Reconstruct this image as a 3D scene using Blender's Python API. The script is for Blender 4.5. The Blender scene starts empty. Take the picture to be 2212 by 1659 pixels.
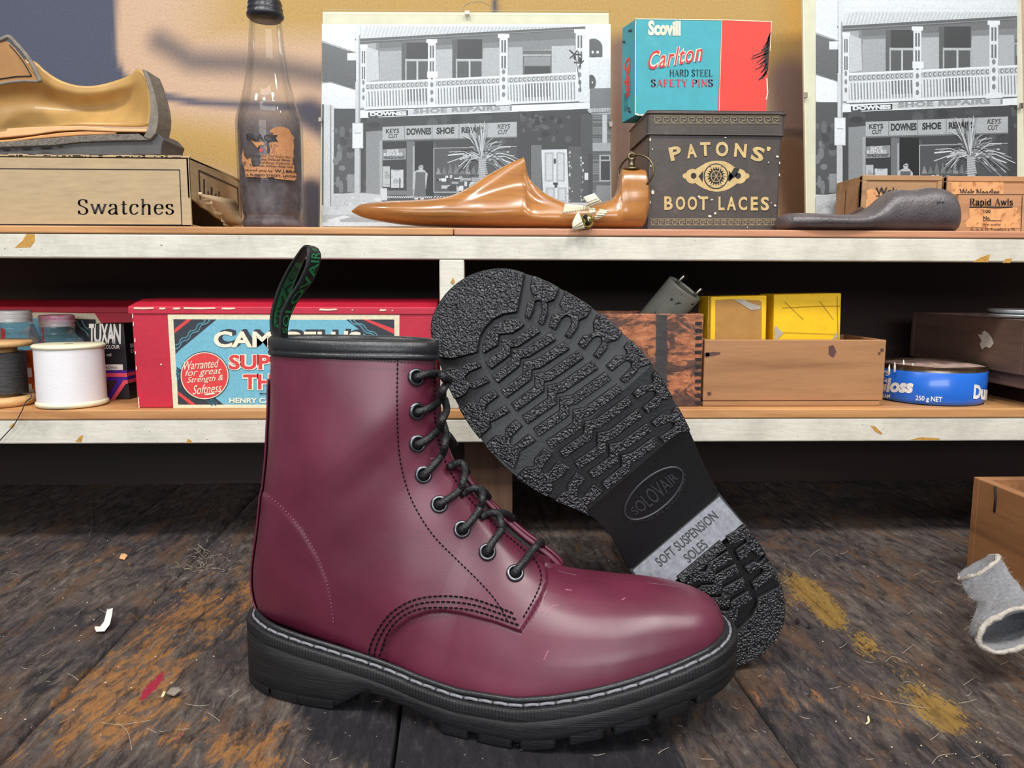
import bpy, bmesh, math, random
import numpy as np
from mathutils import Vector, Matrix, noise
from mathutils.bvhtree import BVHTree
from mathutils import geometry as geo
random.seed(7)
PI = math.pi
D = bpy.data
SC = bpy.context.scene
COL = SC.collection
R_ = math.radians

# ------------------------------------------------------------------ camera
CH, FP = .25, 1680.0
yaw, pit, rol = R_(1.9), R_(7.4), R_(.2)
vF = Vector((math.sin(yaw)*math.cos(pit), math.cos(yaw)*math.cos(pit), -math.sin(pit)))
r0 = Vector((math.cos(yaw), -math.sin(yaw), 0)); u0 = r0.cross(vF)
vR = r0*math.cos(rol) + u0*math.sin(rol); vU = -r0*math.sin(rol) + u0*math.cos(rol)
vC = Vector((0, 0, CH))
cam = D.cameras.new('camera'); cam.sensor_width = 36; cam.lens = FP/2212*36; cam.clip_start = .02
co = D.objects.new('camera', cam); COL.objects.link(co)
co.matrix_world = Matrix(((vR.x, vU.x, -vF.x, vC.x), (vR.y, vU.y, -vF.y, vC.y), (vR.z, vU.z, -vF.z, vC.z), (0, 0, 0, 1)))
SC.camera = co
# ------------------------------------------------------------------ light
w = D.worlds.new('room_light'); SC.world = w; w.use_nodes = True
w.node_tree.nodes['Background'].inputs[0].default_value = (.93, .96, 1, 1)
w.node_tree.nodes['Background'].inputs[1].default_value = .24
def lamp(loc, size, power, col=(1, .97, .93), sy=None):
    l = D.lights.new('ceiling_or_fill_lamp', 'AREA'); l.shape = 'RECTANGLE'; l.size = size; l.size_y = sy or size
    l.energy = power; l.color = col
    o = D.objects.new('ceiling_or_fill_lamp', l); COL.objects.link(o); o.location = loc
    o.rotation_euler = (0, 0, 0)
    return o
for lx, ly in ((-.95, .0), (-.3, -.05), (.42, -.05), (1.05, .0)):
    lamp((lx, ly, 1.45), .2, 10.2)
lamp((-.1, -.95, 2.05), 1.6, 20, (.97, .98, 1), .4)  # added fill lamp, brightens the fronts of things
front_fill = lamp((-.35, -2.3, 1.0), 2.4, 50, (.95, .97, 1), .8)      # added unseen fill behind the viewer, for front faces and leather sheen
front_fill.name = 'front_fill_light'; front_fill.rotation_euler = (PI/2, 0, 0)
SC.view_settings.view_transform = 'Standard'; SC.view_settings.look = 'None'
SC.view_settings.gamma = 1; SC.view_settings.use_curve_mapping = False
SC.view_settings.exposure = -0.1

# ------------------------------------------------------------------ helpers: measuring
def ray(x, y): return vF + vR*((x-1106)/FP) - vU*((y-829.5)/FP)
def at(x, y, Y):
    d = ray(x, y); return vC + d*(Y/d.y)
def atz(x, y, z):
    d = ray(x, y); return vC + d*((z-CH)/d.z)
def onp(x, y, P, n):
    d = ray(x, y); return vC + d*((P-vC).dot(n)/d.dot(n))
def crop(x0, y0, s): return lambda x, y: (x0+x/s, y0+y/s)
def c3(r, g=None, b=None):
    f = lambda u: (u/255/12.92 if u <= 10.31 else ((u/255+.055)/1.055)**2.4)
    if g is None: g = b = r
    return (f(r), f(g), f(b))

# ------------------------------------------------------------------ helpers: materials
MATS = {}
def nmat(name):
    m = D.materials.new(name); m.use_nodes = True
    nt = m.node_tree; b = nt.nodes['Principled BSDF']
    return m, nt, b
def N(nt, t, **k):
    n = nt.nodes.new(t)
    for a, v in k.items():
        if a.startswith('i_'):
            n.inputs[int(a[2:]) if a[2:].isdigit() else a[2:].replace('_', ' ')].default_value = v
        else: setattr(n, a, v)
    return n
def coords(nt, scale=(1, 1, 1), rot=(0, 0, 0), out='Object'):
    tc = N(nt, 'ShaderNodeTexCoord'); mp = N(nt, 'ShaderNodeMapping')
    mp.inputs['Scale'].default_value = scale; mp.inputs['Rotation'].default_value = rot
    nt.links.new(tc.outputs[out], mp.inputs[0]); return mp.outputs[0]
def coords2(nt, scale, ang):   # turn first, then stretch (for grain that runs along turned boards)
    tc = N(nt, 'ShaderNodeTexCoord'); mp = N(nt, 'ShaderNodeMapping', vector_type='TEXTURE')
    mp.inputs['Scale'].default_value = tuple(1/s for s in scale); mp.inputs['Rotation'].default_value = (0, 0, ang)
    nt.links.new(tc.outputs['Object'], mp.inputs[0]); return mp.outputs[0]
def ramp(nt, fac, stops, interp='LINEAR'):
    r = N(nt, 'ShaderNodeValToRGB'); e = r.color_ramp.elements; r.color_ramp.interpolation = interp
    while len(e) < len(stops): e.new(.5)
    for k, (p, c) in enumerate(stops):
        e[k].position = p; e[k].color = (*c, 1) if len(c) == 3 else c
    nt.links.new(fac, r.inputs[0]); return r.outputs[0]
def noise_t(nt, vec, scale, detail=4, rough=.55, dist=0):
    n = N(nt, 'ShaderNodeTexNoise'); n.inputs['Scale'].default_value = scale
    n.inputs['Detail'].default_value = detail; n.inputs['Roughness'].default_value = rough
    n.inputs['Distortion'].default_value = dist
    nt.links.new(vec, n.inputs['Vector']); return n.outputs['Fac']
def mixc(nt, fac, a, b, mode='MIX'):
    m = N(nt, 'ShaderNodeMix', data_type='RGBA', blend_type=mode)
    for s, v in ((0, fac), (6, a), (7, b)):
        if hasattr(v, 'is_linked') or hasattr(v, 'links'): nt.links.new(v, m.inputs[s])
        else: m.inputs[s].default_value = v if s == 0 else (*v, 1)
    return m.outputs[2]
def bumpn(nt, b, h, strength, dist):
    u = N(nt, 'ShaderNodeBump'); u.inputs['Strength'].default_value = strength; u.inputs['Distance'].default_value = dist
    nt.links.new(h, u.inputs['Height']); nt.links.new(u.outputs[0], b.inputs['Normal'])
def pm(name, col, rough=.5, var=.12, scale=60, bump=0, bscale=400, metal=0, coat=0, stretch=(1, 1, 1), alpha=1, spec=.5, col2=None, c2lo=.5, c2hi=.65, c2scale=40, sheen=0):
    """generic procedural surface: a base colour with soft mottling, optional second colour in worn patches, fine bump"""
    if name in MATS: return MATS[name]
    m, nt, b = nmat(name)
    v = coords(nt, stretch)
    f = noise_t(nt, v, scale)
    lo = tuple(max(0, x*(1-var)) for x in col); hi = tuple(min(1, x*(1+var)) for x in col)
    c = ramp(nt, f, ((.3, lo), (.7, hi)))
    if col2:
        f2 = noise_t(nt, v, c2scale, 6, .65)
        c = mixc(nt, ramp(nt, f2, ((c2lo, (0, 0, 0)), (c2hi, (1, 1, 1)))), c, col2)
    nt.links.new(c, b.inputs['Base Color'])
    b.inputs['Roughness'].default_value = rough; b.inputs['Metallic'].default_value = metal
    b.inputs['Coat Weight'].default_value = coat; b.inputs['Specular IOR Level'].default_value = spec
    if sheen: b.inputs['Sheen Weight'].default_value = sheen
    if bump: bumpn(nt, b, noise_t(nt, v, bscale, 3), bump, .001)
    MATS[name] = m; return m
def wood(name, a, b_, rough=.55, axis='X', scale=1, grain=1, dark=None, dlo=.62, dhi=.75, bump=.3, coat=0, dscale=9):
    if name in MATS: return MATS[name]
    m, nt, b = nmat(name)
    st = {'X': (3, 40, 40), 'Y': (40, 3, 40), 'Z': (40, 40, 3)}[axis]
    v = coords(nt, tuple(s*scale for s in st))
    f = noise_t(nt, v, 1.6, 6, .6, .6)
    f2 = noise_t(nt, v, 9, 3, .7)
    c = ramp(nt, f, ((.25, b_), (.5, a), (.75, tuple(x*1.2 for x in a))))
    c = mixc(nt, ramp(nt, f2, ((.5, (0, 0, 0)), (.75, (.45*grain,)*3))), c, b_)
    if dark:
        v2 = coords(nt, tuple(s*scale*.2 for s in st))
        f3 = noise_t(nt, v2, dscale*.35, 7, .68, .3)
        c = mixc(nt, ramp(nt, f3, ((dlo, (0, 0, 0)), (dhi, (1, 1, 1)))), c, dark)
    nt.links.new(c, b.inputs['Base Color']); b.inputs['Roughness'].default_value = rough
    b.inputs['Coat Weight'].default_value = coat; b.inputs['Coat Roughness'].default_value = .15
    if bump: bumpn(nt, b, f2, bump, .0006)
    MATS[name] = m; return m
def glassmat(name, col, rough=.02, alpha=.2):
    if name in MATS: return MATS[name]
    m, nt, b = nmat(name)
    b.inputs['Base Color'].default_value = (*col, 1); b.inputs['Transmission Weight'].default_value = 1
    b.inputs['Roughness'].default_value = rough; b.inputs['IOR'].default_value = 1.45
    MATS[name] = m; return m
def vcmat(name, rough=.5, grain=.06, gscale=900, bump=0, bscale=300, coat=0):
    """printed or painted surface: colours laid down per face, with a fine procedural grain"""
    if name in MATS: return MATS[name]
    m, nt, b = nmat(name)
    a = N(nt, 'ShaderNodeVertexColor', layer_name='col')
    v = coords(nt)
    f = noise_t(nt, v, gscale, 3, .7)
    g = ramp(nt, f, ((.25, (1-grain*3,)*3), (.75, (1+grain*3,)*3)))
    nt.links.new(mixc(nt, 1.0, a.outputs['Color'], g, 'MULTIPLY'), b.inputs['Base Color'])
    b.inputs['Roughness'].default_value = rough; b.inputs['Coat Weight'].default_value = coat
    if bump: bumpn(nt, b, noise_t(nt, v, bscale, 5, .65), bump, .0015)
    MATS[name] = m; return m

# ------------------------------------------------------------------ helpers: objects
def tag(o, label=None, cat=None, group=None, kind=None):
    for k, v in (('label', label), ('category', cat), ('group', group), ('kind', kind)):
        if v: o[k] = v
    return o
def thing(name, label, cat, loc=(0, 0, 0), group=None):
    o = D.objects.new(name, None); COL.objects.link(o); o.location = loc; o.empty_display_size = .02
    bpy.context.view_layer.update() if False else None
    return tag(o, label, cat, group)
class MB:
    def __init__(s): s.v = []; s.f = []; s.mi = []; s.c = []; s.sm = []
    def add(s, vs, fs, mi=0, col=None, smooth=False):
        n = len(s.v); s.v += [tuple(p) for p in vs]
        for f in fs:
            s.f.append(tuple(i+n for i in f)); s.mi.append(mi); s.c.append(col); s.sm.append(smooth)
        return s
    def box(s, lo, hi, mi=0, M=None):
        x0, y0, z0 = lo; x1, y1, z1 = hi
        vs = [Vector(p) for p in ((x0,y0,z0),(x1,y0,z0),(x1,y1,z0),(x0,y1,z0),(x0,y0,z1),(x1,y0,z1),(x1,y1,z1),(x0,y1,z1))]
        if M: vs = [M @ p for p in vs]
        return s.add(vs, [(0,3,2,1),(4,5,6,7),(0,1,5,4),(1,2,6,5),(2,3,7,6),(3,0,4,7)], mi)
    def hexa(s, p, mi=0):   # p: front bl,br,tr,tl then back bl,br,tr,tl
        return s.add(p, [(0,1,2,3),(5,4,7,6),(4,0,3,7),(1,5,6,2),(3,2,6,7),(4,5,1,0)], mi)
    def tube(s, path, r, n=10, closed=False, mi=0, caps=True, sq=1):
        P = [Vector(p) for p in path]; m = len(P); up = None; rings = []
        rr = r if hasattr(r, '__len__') else [r]*m
        for i in range(m):
            a = P[i-1] if (i or closed) else P[i]; b = P[(i+1) % m] if (i < m-1 or closed) else P[i]
            t = (b-a); t = t.normalized() if t.length > 1e-9 else Vector((1, 0, 0))
            if up is None:
                up = t.orthogonal().normalized()
            up = (up - t*up.dot(t)); up = up.normalized() if up.length > 1e-6 else t.orthogonal().normalized()
            s2 = t.cross(up)
            rings.append([P[i] + (up*math.cos(2*PI*k/n) + s2*math.sin(2*PI*k/n)*sq)*rr[i] for k in range(n)])
        vs = [p for q in rings for p in q]; fs = []
        for i in range(m if closed else m-1):
            j = (i+1) % m
            for k in range(n):
                k2 = (k+1) % n; fs.append((i*n+k, i*n+k2, j*n+k2, j*n+k))
        if caps and not closed: fs += [tuple(range(n))[::-1], tuple((m-1)*n+k for k in range(n))]
        return s.add(vs, fs, mi, smooth=True)
    def lathe(s, prof, c, n=48, mi=0, M=None, cap=True):
        vs = []; c = Vector(c)
        for r, z in prof:
            for k in range(n):
                p = Vector((r*math.cos(2*PI*k/n), r*math.sin(2*PI*k/n), z))
                vs.append(c + (M @ p if M else p))
        fs = []
        for i in range(len(prof)-1):
            for k in range(n):
                k2 = (k+1) % n; fs.append((i*n+k, i*n+k2, (i+1)*n+k2, (i+1)*n+k))
        if cap:
            if prof[0][0] > 1e-6: fs.append(tuple(range(n))[::-1])
            if prof[-1][0] > 1e-6: fs.append(tuple((len(prof)-1)*n+k for k in range(n)))
        return s.add(vs, fs, mi, smooth=True)
    def grid(s, rows, mi=0, closed=False, col=None, smooth=True):
        n = len(rows[0]); vs = [p for r in rows for p in r]; fs = []
        for i in range(len(rows)-1):
            for k in range(n if closed else n-1):
                k2 = (k+1) % n; fs.append((i*n+k, i*n+k2, (i+1)*n+k2, (i+1)*n+k))
        return s.add(vs, fs, mi, col, smooth)
    def poly(s, pts, mi=0, col=None): return s.add(pts, [tuple(range(len(pts)))], mi, col)
    def prism(s, pts, d, mi=0):   # pts: list of 3-D points (flat outline), d: extrusion vector
        n = len(pts); d = Vector(d); vs = [Vector(p) for p in pts]; vs += [p+d for p in vs]
        fs = [tuple(range(n)), tuple(range(2*n-1, n-1, -1))] + [(k, n+k, n+(k+1) % n, (k+1) % n) for k in range(n)]
        return s.add(vs, fs, mi)
    def build(s, name, mats, parent=None, loc=None, bevel=0, bseg=2, smooth=None, autosm=None, local=False, sub=0):
        me = D.meshes.new(name)
        off = Vector(loc) if loc else (parent.location.copy() if parent and not local else Vector((0, 0, 0)))
        if parent and parent.parent and not local: off = parent.location + parent.parent.location
        if local: off = Vector((0, 0, 0))
        base = off
        o = D.objects.new(name, me); COL.objects.link(o)
        if loc is not None and parent is None: o.location = loc
        me.from_pydata([tuple(Vector(p)-base) for p in s.v], [], s.f)
        if not isinstance(mats, (list, tuple)): mats = [mats]
        for m in mats: me.materials.append(m)
        me.polygons.foreach_set('material_index', s.mi)
        me.polygons.foreach_set('use_smooth', [bool(q) if smooth is None else smooth for q in s.sm])
        if any(q is not None for q in s.c):
            ca = me.color_attributes.new('col', 'FLOAT_COLOR', 'CORNER')
            out = []
            for p, q in zip(s.f, s.c):
                q = q or (1, 1, 1)
                out += [*q, 1.0]*len(p)
            ca.data.foreach_set('color', out)
        me.update()
        bm = bmesh.new(); bm.from_mesh(me)
        if autosm != 'keep': bmesh.ops.recalc_face_normals(bm, faces=bm.faces)
        bm.to_mesh(me); bm.free()
        if parent: o.parent = parent
        if bevel:
            md = o.modifiers.new('bevel', 'BEVEL'); md.width = bevel; md.segments = bseg; md.limit_method = 'ANGLE'; md.angle_limit = R_(35)
        if sub:
            md = o.modifiers.new('subdivision', 'SUBSURF'); md.levels = md.render_levels = sub
        return o
def np_obj(name, V, F, mat, parent=None, smooth=True, uv=None):
    """mesh from numpy arrays, local coordinates"""
    me = D.meshes.new(name); me.from_pydata(V.tolist(), [], F.tolist() if hasattr(F, 'tolist') else F)
    me.polygons.foreach_set('use_smooth', [smooth]*len(me.polygons))
    for m in (mat if isinstance(mat, (list, tuple)) else [mat]): me.materials.append(m)
    if uv is not None:
        l = me.uv_layers.new(name='uv'); idx = np.zeros(len(me.loops), int); me.loops.foreach_get('vertex_index', idx)
        l.data.foreach_set('uv', np.asarray(uv)[idx].ravel())
    me.update(); o = D.objects.new(name, me); COL.objects.link(o)
    if parent: o.parent = parent
    return o
# text -> flat outline mesh (normalised so the string fills 0..1 x 0..1)
_TX = {}
def text_mesh(s, bold=0, shear=0, spacing=1):
    key = (s, bold, shear, spacing)
    if key in _TX: return _TX[key]
    cu = D.curves.new('t', 'FONT'); cu.body = s; cu.offset = bold; cu.shear = shear; cu.resolution_u = 3
    cu.space_character = spacing; cu.fill_mode = 'FRONT' if hasattr(cu, 'fill_mode') else None
    ob = D.objects.new('t', cu); COL.objects.link(ob)
    me = bpy.data.meshes.new_from_object(ob.evaluated_get(bpy.context.evaluated_depsgraph_get()))
    vs = np.array([v.co[:2] for v in me.vertices]); fs = [tuple(p.vertices) for p in me.polygons]
    D.objects.remove(ob); D.curves.remove(cu); D.meshes.remove(me)
    lo = vs.min(0); hi = vs.max(0); vs = (vs-lo)/np.maximum(hi-lo, 1e-9)
    _TX[key] = (vs, fs); return vs, fs
def add_text(mb, s, fn, mi=0, col=None, bold=0, shear=0, spacing=1):
    """fn maps (u,v) in 0..1 to a 3-D point"""
    vs, fs = text_mesh(s, bold, shear, spacing)
    mb.add([fn(u, v) for u, v in vs], fs, mi, col)
def quadfn(bl, br, tl):
    bl, br, tl = Vector(bl), Vector(br), Vector(tl); ex = br-bl; ey = tl-bl
    return lambda u, v: bl + ex*u + ey*v

# ------------------------------------------------------------------ the boots: sole plan in millimetres (s from heel to toe, t to the outer side)
OUTL = [(3.1,-4.1),(4.9,7.9),(9.2,18.5),(18.2,26.5),(26.9,32),(37,35.8),(57.5,40.1),(77.7,41.9),(98.4,43),(118,46.3),(144.3,54.4),(168.8,59.9),(195.8,64.7),(221.9,63.9),(246.7,60.2),(270.2,52.9),(286,46.1),(291.2,42.7),(299.3,38.1),(306.9,30.4),(312.5,21),(315.4,13.7),(317.2,3.5),(316.6,-7.9),(313.1,-19.2),(307.3,-28),(298,-34),(288,-38.5),(275,-43),(259.6,-47.1),(251.7,-48.6),(240.4,-50.4),(225.5,-50.8),(213.4,-51.1),(197.4,-49.2),(183.5,-45.4),(168.9,-40.3),(158.9,-34.9),(148,-30.2),(136.9,-28.6),(125.6,-28.9),(114.1,-31.3),(104.1,-34.3),(90,-36.5),(75,-38),(60,-38),(45,-37),(30,-34.5),(18,-31),(8.2,-24.9),(4.2,-15)]
BARS = [[(262.6,-15.8),(261.3,-1.1),(265.6,2.7),(261.6,8.4),(259.5,24.7)],[(252.9,-18.3),(252.1,-1.0),(255.9,3.4),(252.2,8.8),(249.1,29.0)],[(242.1,-20.1),(240.6,-1.4),(245.6,4.0),(242.1,9.7),(239.0,31.8)],[(231.4,-20.8),(229.7,-0.2),(235.0,4.4),(231.5,10.1),(228.8,34.7)],[(220.9,-20.7),(218.5,0.8),(224.1,5.6),(221.1,10.7),(218.0,37.0)],[(210.2,-20.4),(207.9,1.7),(213.4,6.6),(210.0,12.2),(207.4,38.5)],[(198.9,-19.4),(196.6,2.7),(202.0,7.8),(199.0,12.9),(196.7,39.0)],[(188.9,-17.0),(186.9,3.6),(191.8,8.3),(188.9,13.2),(186.7,38.7)],[(177.3,-14.6),(175.1,4.6),(180.8,9.5),(177.9,14.4),(176.4,38.1)],[(166.3,-11.9),(164.6,5.8),(170.3,10.6),(167.4,15.6),(165.6,36.3)],[(155.3,-10.2),(154.9,7.6),(159.7,11.8),(157.3,16.2),(155.9,34.0)],[(83.8,-13.9),(81.9,-2.0),(76.6,4.6),(79.7,10.1),(77.6,22.9)],[(72.3,-11.9),(71.1,-3.6),(65.4,2.2),(69.8,8.2),(67.7,21.6)],[(61.0,-10.9),(61.1,-6.2),(55.8,0.5),(60.6,6.3),(57.9,19.7)],[(52.3,-13.6),(50.8,-6.6),(45.9,-1.4),(50.6,4.3),(47.9,17.6)],[(42.1,-14.0),(41.9,-9.5),(35.2,-4.0),(40.4,2.7),(38.8,14.3)]]
LUGS = [[(291.6,42.9),(309.1,31.0),(320.2,10.4),(315.9,-19.1),(305.5,-30.4),(287.4,-36.4),(281.2,-30.6),(273.7,-15.2),(276.4,-12.3),(280.2,-7.4),(282.5,-0.8),(282.9,6.8),(281.0,14.2),(276.3,21.3),(278.4,24.7),(289.7,39.2)],[(271.5,-12.6),(275.5,-9.0),(278.5,-3.2),(279.6,4.9),(277.9,12.5),(272.6,19.1),(267.3,20.0),(266.8,17.0),(268.0,9.9),(273.0,3.1),(268.3,-2.0),(270.4,-12.5)],[(287.7,45.0),(269.9,53.2),(266.1,44.9),(268.0,40.4),(262.9,36.5),(258.6,28.7),(261.9,27.2),(265.8,34.3),(270.6,38.1),(272.9,37.1),(273.6,34.7),(270.4,31.4),(267.3,24.6),(270.7,23.5),(276.0,30.7),(275.5,35.9),(281.7,38.1)],[(265.4,54.3),(246.6,60.7),(244.2,53.1),(245.7,47.9),(242.8,44.3),(240.9,36.0),(244.3,34.5),(247.0,42.9),(250.5,45.4),(253.6,44.1),(253.9,40.3),(251.2,32.4),(255.5,31.0),(259.4,37.0),(257.1,43.1),(257.7,44.6),(261.8,45.7)],[(241.4,60.8),(222.4,65.6),(220.6,58.0),(223.4,52.4),(220.8,49.6),(219.4,40.7),(223.1,39.9),(225.4,49.0),(228.3,51.5),(230.9,49.7),(231.5,46.1),(229.8,38.1),(234.7,37.3),(236.5,43.4),(233.6,50.0),(238.5,53.7)],[(215.3,65.0),(195.0,66.5),(195.9,62.2),(198.5,56.1),(197.3,53.3),(196.6,43.4),(200.7,42.4),(201.7,53.0),(204.1,55.0),(206.8,54.1),(207.6,51.1),(207.9,42.2),(212.9,41.4),(213.5,50.7),(209.4,55.4),(210.2,57.0),(214.5,58.0)],[(190.3,63.8),(186.6,65.3),(169.9,63.0),(169.9,58.8),(173.7,53.4),(171.5,50.6),(172.6,41.3),(177.8,41.2),(177.9,52.4),(180.1,54.2),(182.4,52.5),(183.5,49.8),(184.2,42.5),(189.0,42.5),(189.5,50.3),(185.4,55.1),(186.1,57.5),(189.7,59.7)],[(164.9,60.2),(162.8,61.6),(145.7,56.8),(147.1,52.0),(150.4,48.3),(150.0,46.1),(151.3,37.0),(156.3,36.7),(154.9,47.5),(156.8,50.1),(160.0,48.1),(160.5,44.9),(162.9,39.5),(167.1,39.5),(166.7,47.4),(162.0,51.7),(163.5,54.3)],[(278.6,-37.0),(276.4,-33.9),(271.7,-30.9),(273.6,-26.6),(268.9,-19.0),(264.8,-19.5),(267.3,-27.6),(267.3,-31.7),(264.5,-33.2),(262.1,-32.2),(258.1,-21.3),(254.0,-21.9),(257.1,-32.5),(260.0,-34.0),(258.1,-38.8),(260.3,-47.2),(272.6,-46.5),(279.5,-41.4)],[(254.1,-49.6),(253.1,-40.2),(247.9,-36.1),(250.3,-33.4),(248.2,-22.9),(243.3,-23.2),(244.3,-32.5),(242.7,-36.0),(239.7,-36.1),(237.9,-34.1),(236.3,-24.1),(231.1,-24.6),(233.4,-36.0),(234.6,-38.6),(231.6,-41.2),(231.6,-50.0)],[(225.5,-50.8),(225.6,-41.4),(221.2,-37.5),(224.7,-33.3),(225.0,-24.8),(219.3,-24.2),(218.7,-33.5),(216.8,-37.3),(214.0,-37.7),(213.0,-36.2),(212.6,-24.4),(206.3,-23.8),(208.0,-35.9),(206.0,-39.1),(201.7,-46.6)],[(197.3,-48.7),(197.9,-40.1),(194.7,-35.4),(198.2,-32.4),(199.4,-22.9),(192.6,-21.7),(191.8,-29.5),(190.3,-33.2),(187.7,-34.0),(185.8,-31.9),(187.4,-21.2),(179.2,-18.4),(177.9,-26.6),(179.1,-31.2),(179.5,-32.8),(175.7,-36.1),(174.3,-41.6)],[(169.7,-41.3),(170.3,-33.3),(168.6,-29.1),(171.5,-28.0),(174.2,-17.6),(166.8,-15.7),(165.5,-23.4),(163.4,-26.6),(160.6,-27.6),(159.0,-25.3),(161.0,-14.6),(153.3,-12.4),(152.4,-21.6),(153.5,-26.2),(147.6,-30.4),(146.4,-32.4)],[(78.7,27.3),(77.5,36.7),(76.6,41.6),(66.9,41.8),(53.1,39.6),(54.3,34.8),(61.4,33.7),(59.0,29.4),(60.8,23.3),(67.8,25.7),(67.0,34.9),(69.5,35.9),(71.8,27.4),(73.8,25.8)],[(55.5,23.0),(54.2,30.1),(51.2,32.1),(52.1,38.7),(38.9,36.4),(32.4,34.0),(38.7,31.1),(38.5,25.1),(38.5,18.1),(44.5,19.6),(44.4,28.8),(46.2,31.5),(48.1,30.8),(50.1,22.5)],[(34.1,16.1),(30.1,33.2),(21.0,30.3),(10.9,20.8),(4.0,10.4),(0.9,-1.6),(2.3,-14.5),(4.7,-24.3),(8.7,-30.3),(15.1,-33.2),(27.0,-25.5),(29.8,-16.1),(26.0,-7.6),(27.2,5.1),(30.5,12.6)]]
LUGS += [[(76,-41), (60,-41), (57,-30), (63,-24), (66,-31), (70,-31), (70,-22), (75,-22)], [(53,-41), (38,-39), (36,-28), (42,-20), (45,-29), (48,-29), (47,-20), (53,-22)]]
def chaikin(p, n=2):
    p = np.array(p, float)
    for _ in range(n):
        q = np.roll(p, -1, 0); p = np.stack([p*.75+q*.25, p*.25+q*.75], 1).reshape(-1, 2)
    return p
def resample(p, n, closed=True):
    p = np.array(p, float)
    if closed: p = np.vstack([p, p[:1]])
    d = np.r_[0, np.cumsum(np.linalg.norm(np.diff(p, axis=0), axis=1))]
    u = np.linspace(0, d[-1], n, endpoint=not closed)
    return np.stack([np.interp(u, d, p[:, k]) for k in range(p.shape[1])], 1)
def inset(p, d):   # outline is listed anticlockwise in (t,s): move inwards by d
    a = np.roll(p, 1, 0); b = np.roll(p, -1, 0); t = b-a; t /= np.linalg.norm(t, axis=1)[:, None]
    n = np.stack([t[:, 1], -t[:, 0]], 1)
    return p + n*d
NO = 360
OUT = resample(chaikin(OUTL, 3), NO)
if np.dot(inset(OUT, 5)[100]-OUT[100], OUT.mean(0)-OUT[100]) < 0:
    _ins = inset; inset = lambda p, d: _ins(p, -d)
hW = lambda s: np.interp(s, [3, 20, 38, 69, 99, 129, 157, 192, 212, 233, 257, 282, 297, 317], [41.5, 40.5, 38.3, 34, 28.4, 23, 20.5, 22, 25.5, 30, 36, 43, 47, 51])
hB = lambda s: np.interp(s, [0, 76, 97, 150, 194, 209, 233, 257, 282, 297, 320], [0, 0, 13, 0, 0, 2, 8, 14, 21, 25, 31])
hRr = lambda s: np.interp(s, [0, 75.5, 77, 98, 150, 194, 209, 233, 257, 282, 297, 320], [4.5, 4.5, 1.5, 14.5, 4.5, 4.5, 6.5, 12.5, 18.5, 25.5, 29.5, 35.5])
def wobble(a, seed, amp):   # slight waviness so that cut rubber is not ruler-straight
    return np.array([amp*noise.noise(Vector((x*.11, seed, 0))) for x in a])

pA = Vector((-.1585, .4926, 0)); pB = Vector((.1505, .4310, 0))
bS = (pB-pA).normalized(); bT = Vector((bS.y, -bS.x, 0)); pA = pA - bS*.001
def loc_of(P): q = P-pA; return (q.dot(bS), q.dot(bT), q.z)
def wor_of(q): return pA + bS*q[0] + bT*q[1] + Vector((0, 0, q[2]))
def midp(x, y, t=0.):  # pixel -> boot coordinates on the upright plane at lateral distance t
    return loc_of(onp(x, y, pA+bT*t, bT))
_S, _T, _R, _U, _F, _C, _A = [np.array(v) for v in (bS, bT, vR, vU, vF, vC, pA)]
def np_proj(q):
    P = _A + q[:, :1]*_S + q[:, 1:2]*_T + q[:, 2:3]*np.array([0, 0, 1.]); d = P-_C; z = d@_F
    return np.stack([1106+FP*(d@_R)/z, 829.5-FP*(d@_U)/z], 1)

# ---- the upper: sections that fan from the toe round the ankle to the collar. T = top/front point, B = bottom/back point (s,h) in mm
ST = [ # T            B           w   dome instep oval
 ((309, 50.5), (308.8, 49.5), 3, 1, 0, 0),
 ((308, 57), (307, 48), 0, 1, 0, 0),
 ((304.5, 63.5), (303, 47), 0, 1, 0, 0),
 ((297.5, 69), (296, 45), 0, 1, 0, 0),
 ((286, 73), (284, 42), 0, 1, 0, 0),
 ((268, 75.5), (264, 36), 0, 1, 0, 0),
 ((242, 76), (236, 29), 0, 1, 0, 0),
 ((219, 78), (212, 24), 0, .85, .15, 0),
 ((198.5, 83), (188, 20), 0, .5, .5, 0),
 ((178.5, 95.5), (162, 19), 0, .2, .8, 0),
 ((161.3, 113), (134, 21), 0, 0, 1, 0),
 ((149, 129), (104, 26), 37, 0, .8, .2),
 ((141, 142), (72, 32), 34, 0, .6, .4),
 ((136, 153), (40, 37), 33, 0, .4, .6),
 ((133, 164), (18, 41), 33, 0, .2, .8),
 ((131.5, 174), (11.5, 57), 32, 0, .1, .9),
 ((130.7, 183), (14.5, 82), 31.5, 0, 0, 1),
 ((130, 191), (19.5, 112), 31, 0, 0, 1),
 ((129.4, 199), (24, 148), 28, 0, 0, 1),
 ((129, 207), (26.5, 182), 24, 0, 0, 1),
 ((128.8, 215), (28, 216.5), 19, 0, 0, 1)]
fd = np.array([0, .01, .04, .1, .22, .4, .65, .88, 1.]); gd = np.array([0, .17, .335, .51, .71, .87, .975, 1., .99])
fi = np.array([0, .015, .05, .15, .3, .5, .75, .92, 1.]); gi = np.array([0, .16, .29, .46, .62, .78, .94, 1., .99])
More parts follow.
